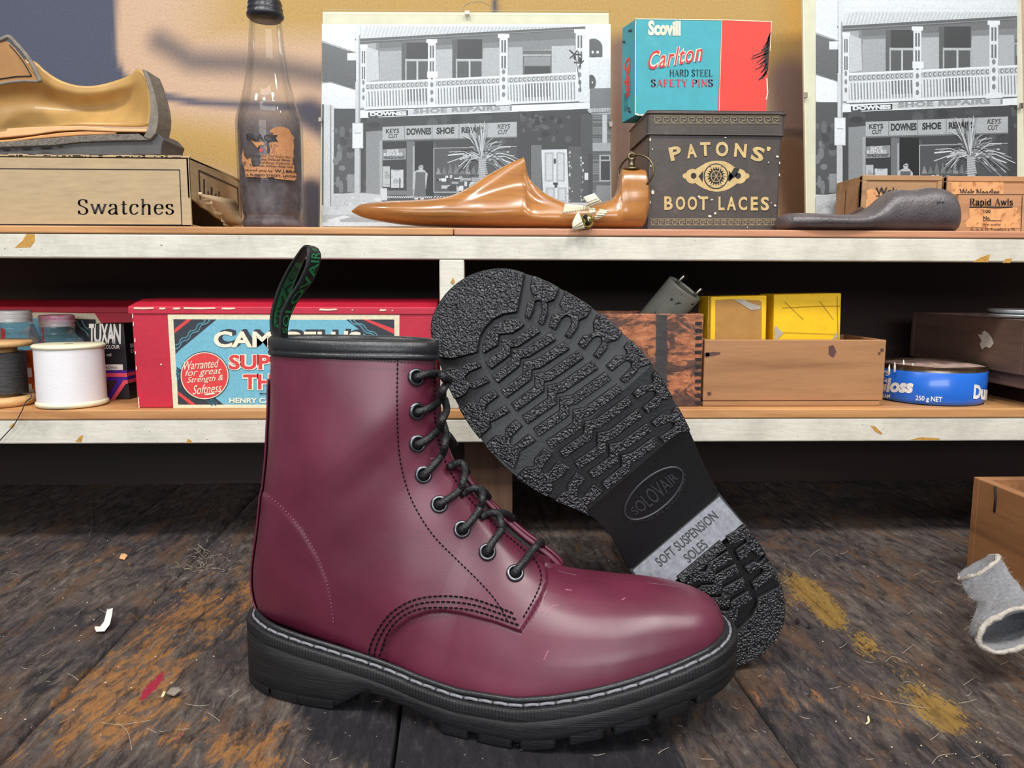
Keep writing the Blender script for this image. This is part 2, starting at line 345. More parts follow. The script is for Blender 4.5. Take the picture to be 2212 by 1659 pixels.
def smooth_interp(x, xp, yp):
    """monotone cubic"""
    h = np.diff(xp); dl = np.diff(yp)/h; m = np.zeros_like(yp); m[0] = dl[0]; m[-1] = dl[-1]
    for i in range(1, len(yp)-1):
        m[i] = 0 if dl[i-1]*dl[i] <= 0 else 2*dl[i-1]*dl[i]/(dl[i-1]+dl[i])
    i = np.clip(np.searchsorted(xp, x)-1, 0, len(h)-1); u = (x-xp[i])/h[i]
    return (2*u**3-3*u**2+1)*yp[i]+(u**3-2*u**2+u)*h[i]*m[i]+(-2*u**3+3*u**2)*yp[i+1]+(u**3-u**2)*h[i]*m[i+1]
def catrom(P, per):
    P = np.array(P, float); out = []
    Q = np.vstack([2*P[0]-P[1], P, 2*P[-1]-P[-2]])
    for i in range(len(P)-1):
        a, b, c, d = Q[i:i+4]
        for u in np.arange(per)/per:
            out.append(.5*(2*b+(c-a)*u+(2*a-5*b+4*c-d)*u*u+(3*b-a-3*c+d)*u**3))
    return np.vstack([out, P[-1:]])
FE = inset(OUT, 8.)
def feather(s):   # lateral and medial reach of the upper at the welt
    la = FE[FE[:, 1] > -6]; me_ = FE[FE[:, 1] <= -6]
    la = la[np.argsort(la[:, 0])]; me_ = me_[np.argsort(me_[:, 0])]
    return np.interp(s, la[:, 0], la[:, 1]), np.interp(s, me_[:, 0], me_[:, 1])
def upper_grid(per=22, nh=190):
    raw = []
    for (T, B, w_, a, b, c) in ST:
        l, m_ = feather(min(max(B[0], 11.5), 308.9)); wb = (l-m_)/2; cb = (l+m_)/2
        w_ = w_ or wb
        raw.append([*T, *B, w_, a, b, c, wb, cb])
    raw = catrom(raw, per); rows = []
    kk = np.hanning(2*per+1); kk /= kk.sum()
    sm = np.stack([np.convolve(np.pad(raw[:, c], per, mode='edge'), kk, 'valid') for c in range(raw.shape[1])], 1)
    q = np.clip((np.arange(len(raw))-5*per)/(2*per), 0, 1)[:, None]; e_ = np.clip((len(raw)-1-np.arange(len(raw)))/(1.5*per), 0, 1)[:, None]
    raw = raw+(sm-raw)*q*e_
    x = (1-np.cos(np.linspace(0, PI, nh)))/2; x = x*.8+np.linspace(0, 1, nh)*.2
    go = np.where(x < .5, (1-np.abs(2*x-1)**2.3)**(1/2.15), (1-np.abs(2*x-1)**2.0)**(1/1.9))
    gdd = smooth_interp(x, fd, gd); gii = smooth_interp(x, fi, gi)
    for r in raw:
        ts, th, bs, bh, w_, a, b, c, wb, cb = r
        k = max(a+b+c, 1e-6); a, b, c = max(a, 0)/k, max(b, 0)/k, max(c, 0)/k
        g = gdd*a+gii*b+go*c
        foot = a+b
        e = np.clip((x-.55)/.45, 0, 1); e = e*e*(3-2*e)
        t = w_*g*(1+(wb/max(w_, 1e-3)-1)*e*foot)
        s = ts+(bs-ts)*x; h = th+(bh-th)*x
        cc = cb*foot*(.35+.65*x)
        rows.append(np.concatenate([np.stack([s, cc+t, h], 1), np.stack([s, cc-t, h], 1)[::-1]]))
    return np.array(rows)/1000   # rows x (2*nh) x 3 ; first half lateral (top->bottom), second medial (bottom->top)
def seg_sdf(px, poly, closed=True):
    """signed distance (positive inside) from points to polygon, pixels"""
    p = np.array(poly, float); q = np.roll(p, -1, 0)
    d = np.full(len(px), 1e9); ins = np.zeros(len(px), bool)
    for a, b in zip(p, q):
        e = b-a; w_ = px-a; u = np.clip((w_@e)/max(e@e, 1e-9), 0, 1)
        d = np.minimum(d, np.linalg.norm(w_-u[:, None]*e, axis=1))
        c1 = (a[1] <= px[:, 1]) & (b[1] > px[:, 1]); c2 = (b[1] <= px[:, 1]) & (a[1] > px[:, 1])
        cr = e[0]*w_[:, 1]-e[1]*w_[:, 0]
        ins ^= (c1 & (cr > 0)) | (c2 & (cr < 0))
    return np.where(ins, d, -d)
def sstep(x): x = np.clip(x, 0, 1); return x*x*(3-2*x)
FACE_EDGE = [(949, 715), (948, 800), (950, 870), (956, 925), (972, 980), (996, 1030), (1034, 1080), (1086, 1130), (1140, 1175), (1172, 1205), (1185, 1232), (1187, 1256), (1172, 1292), (1150, 1330), (1130, 1360)]
BAND_LOW = [(1130, 1360), (1070, 1338), (1000, 1320), (960, 1314), (925, 1316), (885, 1330), (850, 1358), (828, 1392), (822, 1450)]
QUARTER = FACE_EDGE + BAND_LOW + [(500, 1450), (500, 700)]
COUNTER = [(500, 1040), (570, 1058), (610, 1090), (650, 1135), (682, 1190), (706, 1245), (719, 1300), (726, 1350), (732, 1420), (500, 1420)]
U = upper_grid()
nr, nc = U.shape[:2]
def grid_normals(U):
    du = np.gradient(U, axis=0); dv = np.roll(U, -1, 1)-np.roll(U, 1, 1); n = np.cross(du, dv); n /= np.maximum(np.linalg.norm(n, axis=2), 1e-12)[..., None]
    c = U.mean(1, keepdims=True); sg = np.sign(((U-c)*n).sum(2).mean()); return n*sg
UN = grid_normals(U)
flat = U.reshape(-1, 3).copy(); ab = flat.copy(); ab[:, 1] = np.abs(ab[:, 1])
pxy = np_proj(ab)
sq = seg_sdf(pxy, QUARTER); sc = seg_sdf(pxy, COUNTER)
disp = .0027*sstep((sq+2.5)/5)+.0009*sstep((sc+3)/5)
disp -= .0004*np.exp(-((sq+1)/3)**2)                          # crease along the cut edges
disp += .0006*np.array([noise.noise(Vector(p)*38) for p in flat])*(1-sstep((.19-flat[:, 2])/.04)*0)
THROAT = (sq < 0) & (pxy[:, 1] < 1222) & (flat[:, 2] > .07)    # strip between the facings
disp -= np.where(THROAT, (.0035+.009*sstep((pxy[:, 1]-1080)/60))*sstep((-sq)/6)*sstep((1222-pxy[:, 1])/14), 0)
UD = (flat+UN.reshape(-1, 3)*disp[:, None]).reshape(nr, nc, 3)
def grid_faces(nr, nc, closed=True):
    i = np.arange(nr-1)[:, None]; k = np.arange(nc if closed else nc-1)[None]; k2 = (k+1) % nc
    return np.stack([i*nc+k, i*nc+k2, (i+1)*nc+k2, (i+1)*nc+k], 2).reshape(-1, 4)
UF = grid_faces(nr, nc)
_cen = UD.reshape(-1, 3)
upper_bvh = BVHTree.FromPolygons([wor_of(p) for p in _cen], UF.tolist())
def on_upper(x, y, lift=.0):
    d = ray(x, y).normalized(); h = upper_bvh.ray_cast(vC, d)
    if h[0] is None: return None
    n = h[1] if h[1].dot(d) < 0 else -h[1]
    return h[0]+n*lift, n
def path_px(pts, step=3.):
    return resample(catrom(pts, 12), max(2, int(np.linalg.norm(np.diff(np.array(pts), axis=0), axis=1).sum()/step)), False)

class LB(MB):
    """collects boot geometry in boot coordinates (s,t,h) metres; side=-1 right boot, +1 left boot"""
    def fin(s, name, mat, parent, side, **k):
        s.v = [(p[0], p[1]*side, p[2]) for p in s.v]
        if side < 0: s.f = [f[::-1] for f in s.f]
        return s.build(name, mat, parent, local=True, **k)
def stitches(mb, pts, dash, gap, r, lift=.0006):
    q = path_px(pts, 1.); d = np.r_[0, np.cumsum(np.linalg.norm(np.diff(q, axis=0), axis=1))]; a = 0
    while a+dash < d[-1]:
        pp = []
        for u in np.linspace(a, a+dash, 4):
            h = on_upper(np.interp(u, d, q[:, 0]), np.interp(u, d, q[:, 1]), lift)
            if h: pp.append(loc_of(h[0]))
        if len(pp) == 4:
            mb.tube(pp, [r*.5, r, r, r*.5], 5)
        a += dash+gap
# ---- boot materials
def leather():
    m, nt, b = nmat('oxblood_leather'); v = coords(nt)
    f = noise_t(nt, v, 14, 5, .6); f2 = noise_t(nt, v, 700, 3, .6); f3 = noise_t(nt, v, 5, 3, .5)
    c = ramp(nt, f, ((.3, c3(80, 20, 41)), (.7, c3(108, 33, 59))))
    c = mixc(nt, ramp(nt, f3, ((.45, (0, 0, 0)), (.7, (.5,)*3))), c, c3(88, 34, 54))
    nt.links.new(c, b.inputs['Base Color'])
    nt.links.new(ramp(nt, f, ((.3, (.36,)*3), (.75, (.46,)*3))), b.inputs['Roughness'])
    b.inputs['Coat Weight'].default_value = .5; b.inputs['Coat Roughness'].default_value = .42
    bumpn(nt, b, f2, .12, .0004); return m
M_LEA = leather()
M_LIN = pm('black_lining', c3(26, 24, 26), .7)
M_BIND = pm('black_binding_leather', c3(34, 35, 38), .33, .2, 120, .2, 900)
M_THR = pm('dark_thread', c3(20, 9, 14), .85, spec=.15)
M_THR2 = pm('plum_thread', c3(120, 62, 82), .6)
M_EYE = pm('gunmetal_eyelet', c3(112, 114, 118), .36, metal=1)
M_HOLE = pm('eyelet_hole', c3(12, 10, 12), .9)
def rubber_side():
    m, nt, b = nmat('black_rubber_wall'); v = coords(nt, (1, 1, 60)); v2 = coords(nt)
    f = noise_t(nt, v, 22, 5, .7); c = ramp(nt, f, ((.35, c3(11, 11, 13)), (.58, c3(22, 23, 26)), (.76, c3(54, 55, 59))))
    nt.links.new(c, b.inputs['Base Color']); b.inputs['Roughness'].default_value = .48
    bumpn(nt, b, f, .5, .0008); return m
M_WALL = rubber_side()
M_RUB = pm('smooth_black_rubber', c3(14, 14, 17), .42, .25, 30, .15, 500)
def tread_mat():
    m, nt, b = nmat('grained_tread_rubber'); v = coords(nt)
    vo = N(nt, 'ShaderNodeTexVoronoi', feature='SMOOTH_F1'); vo.inputs['Scale'].default_value = 760; vo.inputs['Smoothness'].default_value = .6
    dv = N(nt, 'ShaderNodeMapping'); nt.links.new(v, dv.inputs[0])
    n_ = N(nt, 'ShaderNodeTexNoise'); n_.inputs['Scale'].default_value = 160
    nt.links.new(v, n_.inputs['Vector'])
    mx = N(nt, 'ShaderNodeMix', data_type='VECTOR'); mx.inputs[0].default_value = .003
    nt.links.new(v, mx.inputs[4]); nt.links.new(n_.outputs['Color'], mx.inputs[5]); nt.links.new(mx.outputs[1], vo.inputs['Vector'])
    nt.links.new(ramp(nt, vo.outputs['Distance'], ((.15, c3(62, 63, 68)), (.6, c3(20, 20, 23)))), b.inputs['Base Color'])
    b.inputs['Roughness'].default_value = .36; b.inputs['Specular IOR Level'].default_value = .6
    inv = N(nt, 'ShaderNodeMath', operation='MULTIPLY'); inv.inputs[1].default_value = -1
    nt.links.new(vo.outputs['Distance'], inv.inputs[0]); bumpn(nt, b, inv.outputs[0], .9, .0016); return m
M_TREAD = tread_mat()
M_BAND = pm('lit_bevel_rubber', c3(120, 122, 130), .38, .25, 300, .1, 1200)  # black rubber coloured pale grey for the light its slope reflects
M_WST = pm('grey_welt_thread', c3(120, 120, 126), .5, .2, 500)
def lace_mat():
    m, nt, b = nmat('braided_black_lace'); v = coords(nt)
    f = noise_t(nt, v, 900, 2, .5); c = ramp(nt, f, ((.35, c3(7, 7, 8)), (.68, c3(40, 40, 44))))
    nt.links.new(c, b.inputs['Base Color']); b.inputs['Roughness'].default_value = .5
    bumpn(nt, b, f, .8, .0008); return m
M_LACE = lace_mat()
M_LOOP = pm('black_loop_webbing', c3(24, 25, 26), .6, .2, 600, .3, 1500)
M_LOOPG = pm('green_loop_weave', c3(24, 122, 74), .55, .3, 700, .3, 1500)
M_LOOPD = pm('dim_green_weave', c3(14, 52, 36), .55, .3, 700)

def densify(poly, step):
    out = []
    p = np.array(poly, float)
    for a, b in zip(p, np.roll(p, -1, 0)):
        n = max(1, int(np.linalg.norm(b-a)/step))
        out += [a+(b-a)*k/n for k in range(n)]
    return np.array(out)
def snap(poly):
    p = densify(poly, 1.6); e = inset(OUT, .0)
    sd = seg_sdf(p, e)
    for i in range(len(p)):
        if sd[i] < 1.5: p[i] = e[np.argmin(np.linalg.norm(e-p[i], axis=1))]
    keep = [i for i in range(len(p)) if np.linalg.norm(p[i]-p[i-1]) > .25]
    return p[keep]
def area(p): q = np.roll(p, -1, 0); return .5*np.sum(p[:, 0]*q[:, 1]-q[:, 0]*p[:, 1])
def cap(mb, ring, hf, step=5., mi=0, flip=False):
    """fill a plan outline with triangles that follow hf(s)"""
    lo, hi = ring.min(0), ring.max(0)
    gx, gy = np.meshgrid(np.arange(lo[0]+step/2, hi[0], step), np.arange(lo[1]+step/2, hi[1], step))
    g = np.stack([gx.ravel(), gy.ravel()], 1); g = g[seg_sdf(g, ring) > step*.4]
    n = len(ring); pts = [Vector(p) for p in np.vstack([ring, g])]
    v, _, f, *_ = geo.delaunay_2d_cdt(pts, [(k, (k+1) % n) for k in range(n)], [], 1, 1e-6)
    mb.add([(p.x/1000, p.y/1000, float(hf(p.x))/1000) for p in v], [tuple(q) for q in f], mi)
def lug(mb, poly):
    p = snap(poly)
    if area(p) < 0: p = p[::-1]
    a = np.roll(p, 1, 0); b = np.roll(p, -1, 0); t = b-a; t /= np.maximum(np.linalg.norm(t, axis=1), 1e-6)[:, None]
    nin = np.stack([-t[:, 1], t[:, 0]], 1); n = len(p)
    rings = []
    for d, dh in ((-.02, 5.6), (-.02, .5), (.15, .15), (.5, 0)):
        q = p+nin*d
        rings.append([(x/1000, y/1000, (float(hB(x))+dh)/1000) for x, y in q])
    mb.grid(rings, mi=1, closed=True)
    cap(mb, p+nin*.5, hB, 4.)
def bar_poly(c, w_=3.3):
    c = np.array(c, float); t = np.diff(c, axis=0); t /= np.linalg.norm(t, axis=1)[:, None]
    L, Rr = [], []
    for i in range(len(c)):
        t0 = t[max(0, i-1)]; t1 = t[min(i, len(t)-1)]; m = t0+t1; m /= np.linalg.norm(m); n = np.array([-m[1], m[0]])
        k = w_/max(.5, np.dot(n, np.array([-t1[1], t1[0]])))
        e = c[i] - (t1*w_*.0 if i == 0 else 0)
        L.append(e+n*k); Rr.append(e-n*k)
    return L+Rr[::-1]

def make_boot(side, name, label, hero):
    root = thing(name, label, 'boot')
    # upper
    V = UD.reshape(-1, 3).copy(); V[:, 1] *= side
    F = UF if side > 0 else UF[:, ::-1]
    o = np_obj('upper', V, F, [M_LEA], root)
    bm = bmesh.new(); bm.from_mesh(o.data); bmesh.ops.recalc_face_normals(bm, faces=bm.faces); bm.to_mesh(o.data); bm.free()
    # lining: inner skin of the shaft
    k0 = nr-70; ins_ = (U[k0:]-UN[k0:]*.003)
    lb = LB(); lb.grid([[tuple(p) for p in r] for r in ins_], closed=True)
    lb.fin('lining', M_LIN, root, side, autosm='keep')
    # collar binding, rolled over the top edge
    top = U[-1]; d = UN[-2]; dn = (U[-1]-U[-14]); dn /= np.linalg.norm(dn, axis=1)[:, None]
    rows = []
    for out, up in ((.0030, -.0098), (.0041, -.0094), (.0044, -.008), (.0042, -.007), (.0037, -.0064), (.0043, -.0057), (.0046, -.003), (.0043, .0004), (.003, .0018), (.001, .0014), (-.0002, -.001), (-.003, -.009), (-.0035, -.0125)):
        rows.append([tuple(p) for p in top+d*out+dn*up])
    lb = LB(); lb.grid(rows, closed=True); lb.fin('collar_binding', M_BIND, root, side)
    # tongue: its top edge and centre strip inside the throat
    lb = LB(); rows = []
    for j in range(nr-150, nr-4, 6):
        idx = list(range(nc-60, nc, 4))+list(range(0, 60, 4))
        rows.append([tuple(U[j, q]-UN[j, q]*.0045) for q in idx])
    lb.grid(rows); t_ = lb.fin('tongue', M_LEA, root, side)
    md = t_.modifiers.new('thickness', 'SOLIDIFY'); md.thickness = .002
    # sole body
    lb = LB(); S_ = OUT[:, 0]
    ring = lambda d, h: [(x/1000, y/1000, hh/1000) for (x, y), hh in zip(inset(OUT, d), h)]
    hw, hr = hW(S_), hRr(S_)+wobble(np.arange(NO), 3, .5)
    lv = [ring(.3, hr), ring(.1, hr+.3), ring(0, hr+(hw-7-hr)*.33), ring(-.15, hr+(hw-7-hr)*.66), ring(0, hw-7), ring(.5, hw-6.6), ring(.5, hw-6.2), ring(.1, hw-5.8)]
    lb.grid(lv, closed=True)
    cap(lb, inset(OUT, .3), hRr, 4., 1)
    sole = lb.fin('sole', [M_WALL, M_RUB], root, side)
    # welt with fine ribs, sloping up to the upper
    lb = LB(); rib = np.where(np.arange(NO*3) % 3 == 0, .45, 0.)
    O3 = resample(OUT, NO*3); hw3 = hW(O3[:, 0])
    ring3 = lambda d, h: [(x/1000, y/1000, hh/1000) for (x, y), hh in zip(inset(O3, d) if np.isscalar(d) else O3+(inset(O3, 1.)-O3)*d[:, None], h)]
    lb.grid([ring3(.2, hw3-6.2), ring3(rib+.05, hw3-5.4), ring3(rib, hw3-1.2), ring3(rib*.7+.5, hw3-.2), ring3(rib*.4+1.2, hw3+.2), ring3(3.2, hw3+.6), ring3(3.6, hw3+.1), ring3(5.0, hw3+.2), ring3(5.4, hw3+1.0), ring3(6.2, hw3+1.6), ring3(9.5, hw3+2.)], closed=True)
    lb.fin('welt', M_WALL, root, side)
    # glossy rand bead where the upper meets the welt
    lb = LB(); q = inset(OUT, 7.2); hq = hW(q[:, 0])
    lb.tube([(x/1000, y/1000, (h+2.6)/1000) for (x, y), h in zip(q, hq)], .0017, 10, closed=True)
    lb.fin('rand', M_BIND, root, side)
    # welt stitches
    lb = LB(); q = resample(inset(OUT, 4.3), 900); n_st = 78
    for k in range(n_st):
        a = int(k*900/n_st); seg = [q[(a+j) % 900] for j in range(0, 12)]
        lb.tube([(x/1000, y/1000, (float(hW(x))+.75+.5*math.sin(PI*j/11))/1000) for j, (x, y) in enumerate(seg)], [.0004]+[.0009]*10+[.0004], 6)
    lb.fin('welt_stitching', M_WST, root, side)
    # tread
    lb = LB()
    for b in BARS:
        b = [(min(x, 76.) if x < 100 else x, y) for x, y in b]
        lb = LB(); lug(lb, bar_poly(b, 3.0 if b[0][0] > 100 else 3.2)); lb.fin('tread_bar', [M_TREAD, M_WALL], sole, side)
    for l in LUGS: lb = LB(); lug(lb, l); lb.fin('tread_lug', [M_TREAD, M_WALL], sole, side)
    if hero:
        # eyelets, each a rolled metal ring
        EY = [(899, 810), (901, 883), (902, 953), (915, 1020), (950, 1084), (1000, 1138), (1056, 1187), (1117, 1233)]
    else:
        EY = [(899, 810), (901, 883), (902, 953), (915, 1020), (950, 1084), (1000, 1138), (1056, 1187), (1117, 1233)]
    lb_l = LB(); ey3 = []
    for (x, y) in EY:
        P, n = on_upper(x, y, .0004); Pl = Vector(loc_of(P)); nl = Vector((n.dot(bS), n.dot(bT), n.z))
        q = nl.to_track_quat('Z', 'Y').to_matrix()
        lb = LB(); lb.lathe([(.0031, -.001), (.0032, .0006), (.0037, .0013), (.0044, .0013), (.0051, .0008), (.0054, 0), (.0054, -.001)], Pl, 28, M=q, cap=False)
        lb.lathe([(.0033, -.0002), (0, -.0002)], Pl, 20, M=q, mi=1, cap=False)
        lb.fin('eyelet', [M_EYE, M_HOLE], root, side); ey3.append((Pl, nl))
    # laces: each run leaves an eyelet, climbs over the facing edge and dives across the throat
    def on(x, y, l=.0028):
        h = on_upper(x, y, l); return Vector(loc_of(h[0])) if h else Vector(midp(x, y, .012))
    runs = [
     [(899, 812, 'e', 0), (915, 803, 's', .004), (940, 803, 's', .0035), (958, 808, .022), (972, 815, .006), (968, 822, -.012)],
     [(901, 885, 'e', 1), (920, 874, 's', .004), (942, 856, 's', .004), (958, 838, .02), (966, 822, .006), (960, 812, -.01)],
     [(902, 955, 'e', 2), (920, 941, 's', .004), (940, 920, 's', .004), (956, 903, .021), (966, 880, .008), (962, 858, -.008)],
     [(915, 1021, 'e', 3), (930, 1003, 's', .004), (948, 978, 's', .004), (962, 955, .019), (964, 930, .010), (958, 908, .004)],
     [(960, 925, -.004), (972, 938, -.002), (984, 955, -.014)],
     [(950, 1085, 'e', 4), (968, 1073, 's', .004), (988, 1057, 's', .004), (1003, 1034, .016), (1006, 1010, .007), (998, 995, .004), (980, 998, .009), (972, 1004, .014)],
     [(998, 995, .002), (1006, 1003, -.006), (1011, 1014, -.016)],
     [(1000, 1139, 'e', 5), (1016, 1122, 's', .004), (1032, 1098, 's', .004), (1045, 1072, .013), (1043, 1056, .006), (1028, 1049, .004), (1008, 1055, .008), (999, 1062, .014)],
     [(1038, 1050, .002), (1050, 1058, -.006), (1058, 1068, -.016)],
     [(1056, 1188, 'e', 6), (1064, 1170, 's', .004), (1078, 1148, 's', .0045), (1086, 1124, .012), (1082, 1108, .006), (1070, 1102, .005), (1052, 1105, .009), (1042, 1112, .013)],
     [(1076, 1101, .002), (1096, 1104, -.006), (1112, 1114, -.016)],
     [(1117, 1234, 'e', 7), (1130, 1218, 's', .004), (1146, 1198, 's', .005), (1162, 1176, .008), (1173, 1164, -.006), (1176, 1172, -.016)],
     [(1092, 1150, -.004), (1108, 1160, -.006), (1125, 1168, -.009)]]
    for r in runs:
        P = []
        for w_ in r:
            if w_[2] == 'e': pl, nl = ey3[w_[3]]; P += [pl-nl*.003, pl+nl*.0022]
            elif w_[2] == 's': P.append(on(w_[0], w_[1], w_[3]))
            else: P.append(Vector(midp(*w_)))
        Q = catrom([tuple(p) for p in P], 8)
        lb_l.tube([tuple(p) for p in Q], .0023, 12)
    lb_l.fin('lace', M_LACE, root, side)
    # far facing: its cut edge stands up behind the throat, dark inside
    e_up = [(1000, 998), (1046, 1054), (1092, 1098), (1140, 1138), (1182, 1168), (1210, 1190), (1224, 1208), (1220, 1226)]
    e_lo = [(990, 1006), (1034, 1064), (1079, 1110), (1124, 1150), (1164, 1181), (1192, 1203), (1208, 1219), (1211, 1232)]
    eu, el = catrom(e_up, 5), catrom(e_lo, 5)
    lb = LB(); lb.grid([[midp(*(a+(b-a)*k/4), -.011-.003*math.sin(PI*k/4)-.006*k/4) for k in range(5)] for a, b in zip(el, eu)])
    o = lb.fin('far_facing', M_LEA, root, side); md = o.modifiers.new('thickness', 'SOLIDIFY'); md.thickness = .0024
    lb = LB(); e_in = catrom([(980, 1016), (1016, 1076), (1052, 1124), (1092, 1166), (1134, 1200), (1168, 1226), (1184, 1236), (1190, 1240)], 5)
    lb.grid([[midp(*(a+(b-a)*k/3), .003-.015*k/3) for k in range(4)] for a, b in zip(e_in, el)]); lb.fin('throat_lining', M_LIN, root, side)
    # seams
    lb = LB()
    stitches(lb, [(858, 770), (857, 850), (858, 930), (864, 990), (880, 1052), (905, 1105), (940, 1155), (985, 1200), (1030, 1243), (1065, 1280), (1088, 1312), (1102, 1340)], 6.5, 3.2, .00048)
    stitches(lb, [(938, 778), (938, 860), (942, 920), (957, 978), (980, 1025), (1020, 1078), (1070, 1128), (1120, 1170), (1158, 1203), (1173, 1232), (1172, 1258), (1158, 1290), (1135, 1330)], 6.5, 3.2, .00048)
    for dx in (0, 13, 26):
        k = dx/20
        stitches(lb, [(794+dx*.9, 1412), (800+dx, 1385), (818+dx, 1350-dx*.0), (848+dx*.9, 1315+dx*.35), (895+dx*.5, 1290+dx*.75), (955, 1282+dx*.95), (1020, 1288+dx*.95), (1080, 1307+dx*.9), (1118+dx*.3, 1322+dx*.9)], 9, 2.6, .00062)
    lb.fin('stitching', M_THR, root, side)
    lb = LB()
    stitches(lb, [(576, 1066), (612, 1098), (648, 1140), (678, 1192), (700, 1245), (712, 1300), (718, 1345)], 4, 4, .0005)
    lb.fin('counter_stitching', M_THR2, root, side)
    lb = LB()
    for sc_ in ([(1190, 1318), (1200, 1304), (1212, 1302)], [(1174, 1319), (1182, 1312)], [(1352, 1291), (1361, 1286)], [(1180, 1422), (1191, 1400)], [(1228, 1268), (1243, 1270)], [(930, 985), (940, 984)]):
        pp = [on_upper(x, y, .0001) for x, y in path_px(sc_, 3)]
        lb.tube([loc_of(p[0]) for p in pp if p], .00022, 4)
    lb.fin('scuff_marks', pm('pale_scuff', c3(196, 128, 148), .7), root, side)
    # back seam strip
    lb = LB(); rows = []
    for j in range(int(14*22.3), nr-16, 4):
        rows.append([tuple(UD[j, q]+UN[j, q]*.0009) for q in range(nc//2-9, nc//2+9)])
    lb.grid(rows); o = lb.fin('back_strip', M_LEA, root, side)
    md = o.modifiers.new('thickness', 'SOLIDIFY'); md.thickness = .0012
    # binding stitches
    lb = LB()
    stitches(lb, [(606, 757), (680, 764), (780, 773), (860, 778), (935, 783)], 4, 3, .0004, .0034)
    lb.fin('binding_stitching', pm('black_thread', c3(20, 20, 22), .6), root, side)
    # pull loop: one webbing ribbon, up from the collar and back down
    front = [((598, 728, .012), (615, 726, .004)), ((598, 700, .013), (615, 705, .004)), ((601, 672, .013), (622, 676, .003)), ((617, 640, .012), (641, 640, .001)), ((640, 605, .011), (668, 606, -.001)), ((656, 570, .011), (684, 572, -.002)), ((659, 545, .010), (688, 548, -.003)), ((659, 533, .008), (684, 537, -.005))]
    back = [((659, 529, .006), (681, 533, -.007)), ((650, 530, .004), (668, 530, -.010)), ((636, 548, .003), (655, 550, -.012)), ((616, 578, .002), (640, 582, -.012)), ((594, 622, .001), (622, 628, -.012)), ((580, 672, .001), (604, 678, -.011)), ((579, 705, .002), (600, 712, -.010)), ((586, 730, .003), (604, 732, -.009))]
    pts = front+back
    Lp = catrom([midp(*p[0]) for p in pts], 6); Rp = catrom([midp(*p[1]) for p in pts], 6)
    lb = LB(); lb.grid([[tuple(a+(b-a)*k/4) for k in range(5)] for a, b in zip(Lp, Rp)])
    loop = lb.fin('pull_loop', M_LOOP, root, side, autosm='keep'); md = loop.modifiers.new('thickness', 'SOLIDIFY'); md.thickness = .0012; md.offset = 0
    if hero:
        def rib(u, v, l, lift):   # u along the ribbon 0..1, v across
            x = l[0]+(l[1]-l[0])*u; i = int(min(max(x, 0), len(Lp)-2)); f = x-i
            a = Lp[i]+(Lp[i+1]-Lp[i])*f; b = Rp[i]+(Rp[i+1]-Rp[i])*f
            e1 = Vector(Lp[i+1]-Lp[i]); e2 = Vector(b-a); n = e1.cross(e2).normalized()
            if n.y < 0: n = -n
            p = Vector(a)+(Vector(b)-Vector(a))*v+n*lift; return tuple(p)
        lb = LB()
        add_text(lb, 'SOLOVAIR', lambda u, v: rib(u, .86-.72*v if False else .18+.66*(1-v), (3, 38), .0012), bold=.015)
        add_text(lb, '®', lambda u, v: rib(u, .25+.5*(1-v), (39, 43), .0012))
        lb.fin('loop_lettering', M_LOOPG, loop, side)
        lb = LB(); lb.grid([[rib(u, .15, (52, 84), .0011), rib(u, .55, (52, 84), .0011), rib(u, .92, (52, 84), .0011)] for u in np.linspace(0, 1, 24)])
        lb.fin('loop_inner_weave', M_LOOPG, loop, side, autosm='keep')
        lb = LB(); add_text(lb, 'SOLOVAIR', lambda u, v: rib(u, .3+.45*v, (54, 82), .0016), bold=.01)
        lb.fin('reversed_lettering', M_LOOP, loop, side)
    return root, sole

boot_r, _ = make_boot(-1, 'boot', 'oxblood eight-eyelet leather boot standing upright on the workbench in front', True)
boot_r.location = pA + Vector((.0035, -.0045, 0)); boot_r.scale = (.973, .975, .995); boot_r.rotation_euler = (0, 0, math.atan2(bS.y, bS.x))

boot_l, sole_l = make_boot(1, 'boot', 'second boot propped on its heel behind the upright one, showing its black rubber sole', False)
ax = Vector((-0.66229, 0.05548, 0.74719)); lt = Vector((0.74853, 0.00514, 0.66309)); nn = Vector((0.03295, 0.99845, -0.04493)); Ol = Vector((0.18600, 0.47450, 0.01150))
boot_l.matrix_world = Matrix(((ax.x, lt.x, nn.x, Ol.x), (ax.y, lt.y, nn.y, Ol.y), (ax.z, lt.z, nn.z, Ol.z), (0, 0, 0, 1)))
# moulded marks on the left sole
def soleP(s, t, lift=.35): return (s/1000, t/1000, (float(hRr(s))-lift)/1000)
lb = LB()
band = densify([(77.8, -35.5), (97, -33.6), (97, 41.5), (77.8, 40.8)], 2.)
cap(lb, band, lambda s: hRr(s)-.25, 4.)
lb.fin('sole_bevel', M_BAND, boot_l, 1)
M_ENG = pm('engraved_shadow_rubber', c3(30, 30, 34), .5)
lb = LB()
